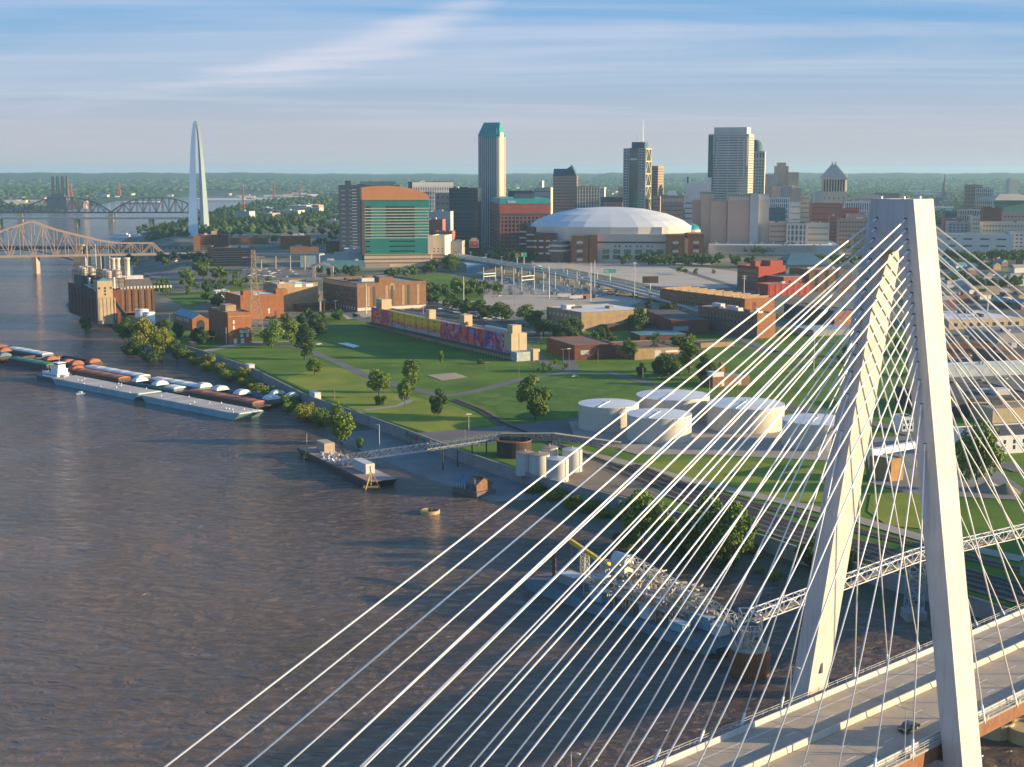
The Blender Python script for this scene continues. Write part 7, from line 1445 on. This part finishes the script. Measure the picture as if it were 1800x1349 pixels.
# small white motor boat and marker
for px, py, lb in ((111,478,'tiny white motor boat below the salmon bridge'),(142,694,'small white marker float beside the deck barges')):
    q = G(px,py,0); t = thing('small_boat' if px<120 else 'float', lb, 'boat' if px < 120 else 'buoy', (q.x,q.y,0)); MB().hexa([(-2,-.8,-.2),(2,-.5,-.2),(2,.5,-.2),(-2,.8,-.2)],[(-2.3,-1,.9),(2.8,-.3,.9),(2.8,.3,.9),(-2.3,1,.9)]).o('hull', BW, t); MB().box(-1,.8,-.6,.6,.9,1.9).o('cabin', BW, t)
# ------------------------------------------------------------------ yards, lots, streets
YARD = M('yard_pale',(0.46,0.385,0.295),(0.34,0.285,0.22),.03,.95); LOT = M('lot_concrete',(0.50,0.42,0.325),(0.39,0.33,0.26),.03,.95); DIRT = M('scrub',(0.13,0.15,0.05),(0.20,0.17,0.10),.03,.95)
patch('storage_yard',[(850,520),(880,500),(1000,490),(1085,500),(1145,522),(1090,545),(1000,540),(905,552),(850,545),(740,535)],YARD,.10)
patch('parking_lot',[(985,470),(1080,462),(1240,470),(1310,480),(1300,505),(1190,512),(1090,490)],LOT,.10)
patch('plaza',[(930,462),(1060,458),(1250,458),(1250,466),(1080,470),(960,474)],YARD,.14)
patch('parking_lot',[(690,545),(760,531),(880,558),(960,585),(940,605),(900,592)],ASPH,.12)
patch('parking_lot',[(430,470),(520,468),(545,482),(480,492),(420,488)],ASPH2,.12)
patch('parking_lot',[(250,480),(350,475),(420,485),(400,500),(300,508)],ASPH2,.12)
patch('scrubland',[(290,520),(420,503),(470,500),(400,515),(330,545)],MATS['grass'],.13)
patch('scrubland',[(640,492),(780,480),(850,505),(850,530),(745,528)],MATS['grass'],.13)
patch('scrubland',[(520,560),(640,548),(660,570),(540,575)],MATS['grass'],.10)
patch('yard',[(600,552),(655,540),(660,556),(610,562)],YARD,.14)
patch('parking_lot',[(1140,572),(1250,560),(1260,575),(1130,585)],ASPH2,.11)
patch('parking_lot',[(1640,540),(1800,530),(1800,700),(1650,700)],M('lot_dark',(0.10,0.095,0.09),(0.16,0.14,0.12),.04,.9),.09)
for px, w in (([(400,500),(470,497),(560,493),(700,478),(780,470)],11),([(640,565),(600,545),(560,520),(545,490),(552,470)],10),([(820,575),(900,572),(1010,600),(1140,598),(1300,610),(1500,640)],9),([(1120,535),(1240,575),(1370,620)],9),([(1180,470),(1310,510),(1420,540),(1520,560)],10),([(1250,450),(1400,458),(1540,470)],14),([(1640,585),(1800,600)],9),([(1640,480),(1800,490)],10),([(1380,520),(1500,530)],9),([(1010,655),(985,600),(960,560)],8)):
    spx('street', px, w, ASPH2, .16)
# elevated highway
HP_ = [(745,440),(770,445),(815,453),(883,464),(988,482),(1080,501),(1140,517),(1200,533),(1260,552)]
HH = [11,11,11,10,9,7,4,1.5,.3]; pts = []
for (x,y),h in zip(HP_,HH):
    z = 5.0
    for _ in range(8): q = G(x,y,z+h); z = zland(math.hypot(q.x,q.y))
    pts.append(G(x,y,z+h))
EH = thing('elevated_highway','pale elevated highway sweeping past the stadium towards the yards','highway',(pts[0].x,pts[0].y,0)); o0 = Vector((pts[0].x,pts[0].y,0))
for a, b in zip(pts[:-1],pts[1:]):
    d = (b-a); d.z = 0; d.normalize(); s = Vector((-d.y,d.x,0)); a_, b_ = a-o0, b-o0
    MB().beam(a_,b_,24,1.3).o('deck', CONC3, EH); r_ = MB().beam(a_+Vector((0,0,.67)),b_+Vector((0,0,.67)),22,.06).o('roadway', CONC2, EH)
    for k in (-1,0,1): MB().beam(a_+s*11.6*k+Vector((0,0,1.2)),b_+s*11.6*k+Vector((0,0,1.2)),.45,1.1).o('parapet', CONC, EH)
    n = max(1,int((b-a).length/30))
    for i in range(n):
        q = a_+(b_-a_)*((i+.5)/n); zg = zland((q+o0).to_2d().length)
        if q.z-zg > 3:
            for k in (-1,1): MB().tube((q.x+s.x*7*k,q.y+s.y*7*k,zg-1),(q.x+s.x*7*k,q.y+s.y*7*k,q.z-.6),.9,8).o('pier', CONC3, EH)
            MB().box(q.x-.9,q.x+.9,q.y-9,q.y+9,q.z-2.2,q.z-.6).o('pier_cap', CONC3, EH)
def truck(p, rz, label, cabm, boxm=None, group='lorries'):
    t = thing('truck', label, 'truck', p, rz, group)
    MB().box(-8.5,4.5,-1.25,1.25,1.1,4.0).o('trailer', boxm or WHITE, t); MB().box(5,7.6,-1.2,1.2,.6,3.4).o('cab', cabm, t); MB().box(7.0,7.65,-1.05,1.05,1.9,2.9).o('windscreen', GLASS, t)
    for x in (-7,-5.6,4,6.8): MB().tube((x,-1.25,.5),(x,1.25,.5),.5,10).o('axle_wheels', BLACK, t)
    return t
hd_ = (pts[4]-pts[3]); p = AT(945,471,pts[3].y-18); p = pts[3]+hd_*.62; truck((p.x,p.y,p.z+.75), math.atan2(hd_.y,hd_.x), 'white truck with a bright green cab on the elevated highway', M('cab_green',(0.08,0.55,0.20),None,1,.4))
for i in range(9):                     # traffic on the elevated road
    k = i % 7; f = (i*.37) % 1; d = pts[k+1]-pts[k]; p = pts[k]+d*f; sd_ = Vector((-d.y,d.x,0)).normalized()*(5.5 if i % 2 else -5.5)
    make_car('%s car on the elevated highway, %s from its left end'%(('white','grey','black','blue')[i%4],('first','second','third','fourth','fifth','sixth','seventh','eighth','ninth')[i]),(p.x+sd_.x,p.y+sd_.y,p.z+.72),math.atan2(d.y,d.x),[M('car_white',(0.75,0.75,0.74),None,1,.3),M('car_grey',(0.4,0.41,0.43),None,1,.3),CARB,M('car_blue',(0.08,0.16,0.35),None,1,.3)][i%4],simple=True,group='cars on the elevated highway')
for i,(px,py,c,lb) in enumerate(((995,524,OFFW,'white parked trailer at the left of the storage yard row'),(1016,527,OFFW,'white trailer with red lights right of the first one'),(1032,525,CR,'rust-coloured trailer at the right end of the storage yard row'),(1120,512,WHITE,'white box truck at the edge of the pale lot'))):
    q = ON(px,py); truck((q.x,q.y,q.z+.1), R(10+i*4), lb, CARB if i!=3 else WHITE, c)
CP_ = [M('car_paint_%d'%i,c,None,1,.3,coat=.6) for i,c in enumerate(((0.70,0.70,0.70),(0.45,0.47,0.50),(0.05,0.06,0.08),(0.12,0.20,0.32),(0.35,0.05,0.04),(0.55,0.60,0.65)))]
protos = {}
def carcopy(p, rz, k, label, group):
    if k not in protos: protos[k] = make_car(label, p, rz, CP_[k], group=group, simple=True); return
    dup(protos[k], p, rz, label).__setitem__('group', group)
rr = random.Random(3); a, b = ON(772,544), ON(862,563); rz = math.atan2((b-a).y,(b-a).x)
for row in range(2):
    for i in range(26):
        if rr.random() < .2: continue
        q = a+(b-a)*((i+.5)/26); off_ = Vector((-(b-a).y,(b-a).x,0)).normalized()*(row*11); q = q+off_; carcopy((q.x,q.y,q.z+.14), rz+math.pi/2, rr.choice((0,0,1,5,5,3,2)), 'parked car in the shaded lot behind the mural building', 'cars parked behind the mural building')
q = ON(735,543); make_car('orange parked car at the left end of the shaded lot',(q.x,q.y,q.z+.14),rz,M('car_orange',(0.75,0.16,0.03),None,1,.3),simple=True)
for i in range(40):
    q = ON(rr.uniform(435,525),rr.uniform(472,488)); carcopy((q.x,q.y,q.z+.14), R(35), rr.choice((0,1,5,5,3,2)), 'parked car in the lot below the brick hotel', 'cars parked below the brick hotel')
for i in range(26):
    q = ON(rr.uniform(1046,1130),rr.uniform(511,523)); carcopy((q.x,q.y,q.z+.14), R(20), rr.choice((0,1,2,3,4,5)), 'parked car at the edge of the storage yard', 'cars parked by the storage yard')
for i in range(24):
    q = ON(rr.uniform(935,1030),rr.uniform(458,464)); carcopy((q.x,q.y,q.z+.2), R(5), rr.choice((0,1,2,3,4)), 'parked car at the foot of the stadium', 'cars parked at the stadium foot')
for i in range(18):
    q = ON(rr.uniform(1660,1800),rr.uniform(600,700)); carcopy((q.x,q.y,q.z+.14), R(rr.choice((20,110))), rr.choice((0,0,1,5,4)), 'parked car in the depot yard right of the tower', 'cars parked in the depot yard')
for px,py,k,lb in ((878,522,0,'white pickup-like car alone at the edge of the storage yard'),(1010,664,1,'grey car near the street corner by the low sheds'),(560,607,0,'white car on the park road'),(1560,1250,None,None)):
    if lb: q = ON(px,py); make_car(lb,(q.x,q.y,q.z+.2),R(30),CP_[k],simple=True)
# substation gantries
SBG = 'gantries of the substation'
for i,(xa,ya,xb_,yb,yt) in enumerate(((850,503,871,501,470),(882,506,903,508,469),(917,516,939,513,470),(955,513,976,513,478),(997,503,1014,508,474),(1035,505,1050,506,476))):
    a, b = ON(xa,ya), ON(xb_,yb); h = AT(xa,yt,a.y).z-a.z; t = thing('substation_gantry','pale steel substation gantry, %s from the left'%('first','second','third','fourth','fifth','sixth')[i],'gantry',(a.x,a.y,a.z),0,SBG); d = b-a
    MB().tube((0,0,0),(0,0,h),.45,8,.3).o('post', WHP, t); MB().tube((d.x,d.y,0),(d.x,d.y,h),.45,8,.3).o('post', WHP, t)
    for f in (.64,.50): MB().beam((0,0,h*f),(d.x,d.y,h*f),.7).o('cross_beam', WHP, t)
    for k in range(5): q = d*((k+.5)/5); MB().tube((q.x,q.y,h*.5-2.2),(q.x,q.y,h*.5),.22,6).o('insulator', SBR, t)
t = thing('switchgear','field of pale switchgear, transformers and insulators in the substation','switchgear',tuple(ON(940,510))); o0 = ON(940,510); mb = MB(); m2 = MB(); rr = random.Random(8)
for i in range(240):
    q = ON(rr.uniform(850,1060),rr.uniform(497,519))-o0; hh = rr.uniform(1.5,6); mb.box(q.x-.25,q.x+.25,q.y-.25,q.y+.25,q.z,q.z+hh)
    if i % 2: mb.box(q.x-1.6,q.x+1.6,q.y-.15,q.y+.15,q.z+hh,q.z+hh+.3)
    if i % 6 == 0: m2.box(q.x-1.8,q.x+1.8,q.y-1.3,q.y+1.3,q.z,q.z+3.4)
mb.o('busbar_stands', WHP, t, kind='stuff'); m2.o('transformers', CONC3, t, kind='stuff')
bs = B('substation_building','blue-panelled low building with a white roof left of the substation',820,880,465,gy=480,phi=8,xb=798,mat=M('panel_blue',(0.06,0.20,0.30),(0.10,0.28,0.36),.3,.5),roof=ROOFW,par=.5,units=3); wins(bs,'f',1,bs.h-2,3,1,bs.W*.2,4,BT,u0=bs.W*.35,u1=bs.W,name='brick_bay')
# billboards
def board(px0,px1,y0,y1,yb,mat,label,frame=None,logo=None):
    a = ON((px0+px1)/2,yb); k = a.y*1.01/F; w = (px1-px0)*k; zt1, zb1 = AT(px0,y0,a.y).z-a.z, AT(px0,y1,a.y).z-a.z
    t = thing('billboard', label, 'billboard', (a.x,a.y,a.z), R(5)); MB().tube((0,.6,0),(0,.6,zb1+.5),.6,8).o('post', STEEL, t); MB().box(-w/2,w/2,0,.5,zb1,zt1).o('panel', mat, t)
    if frame: MB().box(-w/2-1.2,w/2+1.2,.1,1.2,zb1-1.4,zt1+1.6).o('frame', frame, t); MB().box(-w*.4,w*.4,.3,.9,zt1+1.6,zt1+4).o('catwalk', frame, t)
    if logo: MB().lathe([(min(w,zt1-zb1)*.24,0),(.01,.1)],20).o('logo_disc', WHITE, t); c = t.children[-1]; c.location=(0,-.05,(zt1+zb1)/2); c.rotation_euler=(math.pi/2,0,0)
    else:
        MB().box(-w*.44,-w*.12,-.06,0,zb1+(zt1-zb1)*.35,zb1+(zt1-zb1)*.7).o('print', OFFW if 'green' in label else DARK, t)
    return t
board(827,840,424,434,460,M('screen_red',(0.55,0.02,0.04),None,.5,.4),'red square billboard with a white disc near the hotel annex',CONC3,True)
board(906,912,446,452,466,M('board_yellow',(0.75,0.45,0.02),None,.5,.5),'small yellow billboard in front of the dark trees'); board(916,926,444,452,466,M('board_green',(0.05,0.45,0.25),None,.3,.5),'green billboard beside the small yellow one'); board(1061,1083,473,480,494,M('board_mint',(0.06,0.50,0.36),None,.3,.5),'wide green billboard on the pale lot'); board(1129,1157,486,498,515,M('board_back',(0.12,0.07,0.05),None,.5,.8),'dark brown billboard back on a single post'); board(1716,1756,0+503,519,548,TANC,'tan billboard behind the cables right of the tower'); board(560,567,512,530,553,M('sign_tan',(0.5,0.38,0.22),None,.5,.8),'tall narrow tan sign in front of the tan warehouse')
# lamp posts along the highway
for i in range(12):
    f = i/11; x, y = 800+f*300, 449+f*52; q = ON(x,y+14); t = thing('street_lamp','lamp post along the elevated highway','street lamp',(q.x,q.y,q.z),0,'lamp posts along the elevated highway'); MB().tube((0,0,0),(0,0,17),.25,6,.15).o('pole', STEEL, t); MB().box(-1.6,1.6,-.2,.2,16.8,17.2).o('lamp_head', OFFW, t)
# ------------------------------------------------------------------ vegetation masses
belt([(1120,462),(1150,468),(1185,466),(1212,466)],26,(9,15),'leafy tree in the grove at the right front of the stadium','grove in front of the stadium',mass=True,jit=14,seed=2,leaves=(0,3,0,2))
belt([(1225,470),(1260,466),(1300,470)],16,(12,17),'dark tree right of the stadium grove','trees right of the stadium grove',mass=True,jit=12,seed=3,leaves=(2,0,2))
belt([(1300,448),(1360,447),(1440,448)],20,(10,14),'tree of the row in front of the convention hall','trees in front of the convention hall',mass=True,jit=8,seed=4)
belt([(1190,478),(1210,484),(1250,482)],5,(7,9),'small tree on the pale parking lot','small trees on the pale lot',jit=6,seed=5,leaves=(3,0))
belt([(380,398),(430,396),(480,400),(528,400)],46,(14,22),'dark tree of the park right of the steel arch','park trees right of the steel arch',mass=True,jit=34,seed=6,leaves=(2,2,0))
belt([(258,414),(290,408),(330,404),(350,400)],34,(10,16),'tree of the dark row left of the steel arch','park trees left of the steel arch',mass=True,jit=16,seed=7,leaves=(2,2,0))
belt([(400,384),(470,384),(560,388)],30,(12,18),'tree far behind the steel arch park','trees behind the steel arch park',mass=True,jit=40,seed=8,leaves=(2,0))
belt([(335,500),(350,480),(372,492),(388,498)],14,(11,17),'tree among the lots left of the brick hotel','trees among the left lots',jit=9,seed=9,leaves=(0,3,0))
belt([(265,500),(300,520),(340,520),(390,510)],24,(7,12),'bushy tree on the scrub behind the power house','trees on the left scrub',jit=11,seed=10,leaves=(0,2,3))
belt([(600,560),(630,558),(540,565),(520,580)],12,(6,9),'low tree at the back of the riverside park','trees at the back of the park',jit=9,seed=11)
belt([(752,520),(800,512),(830,520),(860,512)],30,(9,15),'tree in the thicket left of the storage yard','thicket left of the storage yard',jit=12,seed=12,leaves=(0,2,3,0))
belt([(760,532),(820,545),(880,558)],16,(8,13),'tree of the belt behind the parked cars','belt behind the parked cars',jit=7,seed=13,leaves=(0,2))
belt([(690,490),(740,484),(790,480)],16,(9,14),'tree between the brown warehouse and the green hotel','trees below the green hotel',jit=9,seed=14,leaves=(0,2,3))
belt([(560,486),(600,486),(630,482)],12,(9,13),'dark tree in front of the casino hall','trees in front of the casino hall',jit=6,seed=15,leaves=(2,))
belt([(850,458),(900,462),(930,460)],16,(12,18),'dark shaded tree left of the stadium front','shaded trees left of the stadium',mass=True,jit=12,seed=16,leaves=(2,2,0))
belt([(1660,470),(1720,462),(1790,458)],34,(12,18),'tree of the leafy blocks right of the tower top','leafy blocks right of the tower',mass=True,jit=30,seed=17,leaves=(0,3,2))
belt([(1660,505),(1720,500),(1800,515)],26,(9,15),'tree among the houses right of the upper cables','trees among the right houses',jit=18,seed=18,leaves=(0,3,2))
belt([(1140,600),(1180,625),(1230,640)],8,(7,11),'low tree beside the brown sheds','trees beside the brown sheds',jit=8,seed=19,leaves=(0,2))
belt([(960,640),(990,648),(935,655)],10,(2.5,4.5),'low shrub on the verge by the street corner','shrubs by the street corner',kinds=(4,5),jit=5,seed=20,leaves=(0,3,1))
belt([(1380,470),(1450,462),(1530,470)],16,(10,14),'tree behind the red warehouse','trees behind the red warehouse',mass=True,jit=14,seed=21)
belt([(1500,600),(1540,620),(1500,650)],8,(7,10),'small tree behind the left tower leg','trees behind the left tower leg',jit=10,seed=22)
belt([(285,588),(320,598),(345,596),(365,606)],9,(8,13),'dark tree between the power house and the riverbank','trees around the power house',jit=7,seed=41,leaves=(2,0,2),low=False)
belt([(372,545),(390,530),(360,540)],7,(8,12),'tree behind the power house','trees behind the power house',jit=8,seed=42,leaves=(2,0))
belt([(505,572),(525,562),(560,560),(590,570)],9,(6,10),'dark low tree at the back edge of the shaded lawn','trees at the back edge of the lawn',jit=7,seed=43,leaves=(2,0,2))
belt([(1160,660),(1200,668),(1240,672)],7,(8,13),'shaded tree below the brown sheds behind the cables','trees below the brown sheds',jit=7,seed=44,leaves=(2,2,0),low=False)
belt([(1020,600),(1080,608),(960,600)],7,(7,11),'dark tree in front of the white-roofed shed','trees in front of the white-roofed shed',jit=6,seed=45,leaves=(2,0))
belt([(1150,545),(1180,555),(1210,560)],6,(8,12),'dark tree beside the long low warehouse','trees beside the long low warehouse',jit=6,seed=46,leaves=(2,))
belt([(250,470),(290,464),(340,458),(352,470)],26,(9,15),'dark tree by the bridge end','dark trees by the bridge end',mass=True,jit=14,seed=51,leaves=(2,2,0))
belt([(440,425),(490,428),(560,432),(600,430)],30,(9,14),'dark tree behind the casino','dark trees behind the casino',mass=True,jit=22,seed=52,leaves=(2,0))
belt([(560,402),(590,410),(600,420)],16,(10,15),'dark tree left of the dark tower','dark trees left of the dark tower',mass=True,jit=16,seed=53,leaves=(2,))
belt([(785,452),(820,446),(850,444)],20,(10,15),'dark tree by the red billboard','dark trees by the red billboard',mass=True,jit=12,seed=54,leaves=(2,))
belt([(1480,440),(1530,432),(1480,425),(1650,430),(1700,436),(1790,432)],40,(9,14),'tree behind the tower top','trees behind the tower top',mass=True,jit=22,seed=55,leaves=(2,0))
belt([(300,500),(340,506),(420,506),(460,498)],26,(6,10),'low tree on the left scrub','low trees on the left scrub',mass=True,jit=10,seed=56,leaves=(0,2,3))
# the far groves read as one mass: a single object
VV_, QQ_, MI_, k_ = [], [], [], 0
for x, y, z, h, w, kd, lf, an in MASS:
    me = LOWP[kd][2][lf]; co = np.empty(len(me.vertices)*3); me.vertices.foreach_get('co', co); co = co.reshape(-1,3); ca, sa = math.cos(an), math.sin(an)
    VV_.append(np.stack([(co[:,0]*ca-co[:,1]*sa)*w+x, (co[:,0]*sa+co[:,1]*ca)*w+y, co[:,2]*h+z],1)); q = np.arange(len(co)).reshape(-1,4)+k_; QQ_.append(q); MI_.append(np.full(len(q),lf)); k_ += len(co)
link('distant_groves', np_mesh('distant_groves', np.concatenate(VV_), np.concatenate(QQ_), LEAF, np.concatenate(MI_)), None, 'stuff')
# houses right of the tower
rr = random.Random(31)
for i in range(30):
    px, py = rr.uniform(1655,1800), rr.uniform(455,545); q = ON(px,py); w, d, h = rr.uniform(9,16), rr.uniform(9,14), rr.uniform(4.5,7); wc, rc = rr.randrange(4), rr.randrange(3); t = thing('house','small %s house with a %s roof among the trees right of the tower'%(('dark brick','pinkish brick','white','tan')[wc],('black','gravel-grey','teal')[rc]),'house',(q.x,q.y,q.z),R(rr.choice((20,-70))),'small houses right of the tower')
    MB().box(-w/2,w/2,-d/2,d/2,-.5,h).o('wall', (BD,BP_,OFFW,BT)[wc], t); MB().add([(-w/2-.5,-d/2-.5,h),(w/2+.5,-d/2-.5,h),(w/2+.5,d/2+.5,h),(-w/2-.5,d/2+.5,h),(-w/2-.5,0,h+3.4),(w/2+.5,0,h+3.4)],[(0,1,5,4),(2,3,4,5),(0,4,3),(1,2,5)]).o('roof', (ROOFD,ROOFG,ROOFT)[rc], t)
# filler blocks of the downtown streets
kinds = [(SRD,'low red brick block in the downtown streets'),(SB,'low tan block in the downtown streets'),(SG,'low grey block in the downtown streets'),(SBR,'low brown block in the downtown streets'),(SW,'low white block in the downtown streets')]
for i in range(150):
    px = rr.uniform(420,1830); py = rr.uniform(332,412) if px > 560 else rr.uniform(366,392)
    q = ON(px,py)
    if 700 < px < 1500 and q.y < 2000: continue
    k = rr.randrange(5); s = max(1, q.y/2600); w, d, h = rr.uniform(18,50)*s, rr.uniform(18,40)*s, rr.uniform(7,22); rk = rr.randrange(3); t = thing('city_block',('tall ' if h > 17 else 'squat ' if h < 11 else '')+kinds[k][1].replace(' in the',' with a %s roof in the'%('white','gravel','black')[rk]),'building',(q.x,q.y,q.z),R(-12),'low blocks of the downtown streets')
    MB().box(-w/2,w/2,0,d,-1,h).o('wall', kinds[k][0], t); MB().box(-w/2+.4,w/2-.4,.4,d-.4,h,h+.3).o('roof', (ROOFW,ROOFG,ROOFD)[rk], t); MB().box(-w*.2,w*.05,d*.3,d*.5,h+.3,h+3).o('roof_unit', STEEL, t)
    wd = MB(); ny = max(1,int(h/4)); nx = int(w/4)
    for j in range(ny):
        for a_ in range(nx): x = -w/2+w*(a_+.5)/nx; wd.box(x-.9,x+.9,-.06,.05,j*h/ny+1.2,j*h/ny+3.0)
    wd.o('windows', WGL, t, kind='stuff')
# ------------------------------------------------------------------ far woodland (one mass nobody could count)
r_ = np.random.default_rng(5); n = 46000
rad = 2450*np.exp(r_.uniform(0,1,n)*math.log(11500/2450)); th = np.radians(r_.uniform(-23,24,n)); X, Y = rad*np.sin(th), rad*np.cos(th)
i1, i2 = inside(X,Y,POLY1), inside(X,Y,POLY2); d1, d2 = dist_poly(X,Y,EDGE), dist_poly(X,Y,EDGE2)
clump = np.sin(X*.004+1.3)*np.sin(Y*.0031+.5)+.5*np.sin(X*.011+Y*.006)
deg = np.degrees(th); city = (rad < 3000) & (deg < 19) & (deg > -9)
ok = ((i1 & (d1 > 30)) | (i2 & (d2 > 40))) & (clump+r_.normal(0,.5,n) > -.55) & ~(city & (r_.uniform(0,1,n) > .12)) & ~(i2 & (d2 < 700) & (r_.uniform(0,1,n) > .35))
X, Y, rad = X[ok], Y[ok], rad[ok]; Z = zter_np(X,Y); n = len(X); H_ = r_.uniform(8,16,n)*np.clip(rad/5500,1,2.0); Wd = H_*r_.uniform(.45,.75,n)*np.clip(rad/4000,1,2.2)
base = np.array([(1,0,.34),(.3,.95,.40),(-.8,.6,.30),(-.8,-.6,.40),(.3,-.95,.32),(0,0,.95),(0,0,.12)]); tri = np.array([(0,1,5),(1,2,5),(2,3,5),(3,4,5),(4,0,5),(1,0,6),(2,1,6),(3,2,6),(4,3,6),(0,4,6)])
jt = r_.uniform(.75,1.25,(n,7,3)); V = base[None]*jt; ang = r_.uniform(0,6.28,n); ca, sa = np.cos(ang)[:,None], np.sin(ang)[:,None]
vx = (V[:,:,0]*ca-V[:,:,1]*sa)*Wd[:,None]+X[:,None]; vy = (V[:,:,0]*sa+V[:,:,1]*ca)*Wd[:,None]+Y[:,None]; vz = V[:,:,2]*H_[:,None]+Z[:,None]-.5
VV = np.stack([vx,vy,vz],2).reshape(-1,3); TT_ = (tri[None]+7*np.arange(n)[:,None,None]).reshape(-1,3)
mi_ = np.repeat(r_.integers(0,3,n),10)
link('far_woodland', np_mesh('far_woodland', VV, TT_, [M('wood_a',(0.050,0.090,0.028),(0.03,0.06,0.02),.01,.9,spec=.1),M('wood_b',(0.035,0.068,0.024),(0.02,0.045,0.017),.01,.9,spec=.1),M('wood_c',(0.075,0.110,0.030),(0.045,0.08,0.024),.01,.9,spec=.1)], mi_), None, 'stuff')
HAZE = 5.0e-5
# ------------------------------------------------------------------ haze: one closed box of thin pale air
hm = bpy.data.materials.new('haze'); hm.use_nodes = True; hn = hm.node_tree; hn.nodes.clear()
pv = hn.nodes.new('ShaderNodeVolumePrincipled'); pv.inputs['Color'].default_value = (0.47,0.79,0.97,1); pv.inputs['Density'].default_value = HAZE
pv.inputs['Anisotropy'].default_value = 0.2
hn.links.new(pv.outputs[0], hn.nodes.new('ShaderNodeOutputMaterial').inputs['Volume'])
MB().box(-30500,30500,-700,30000,-4.0,226.0).o('haze', hm, None, kind='stuff')
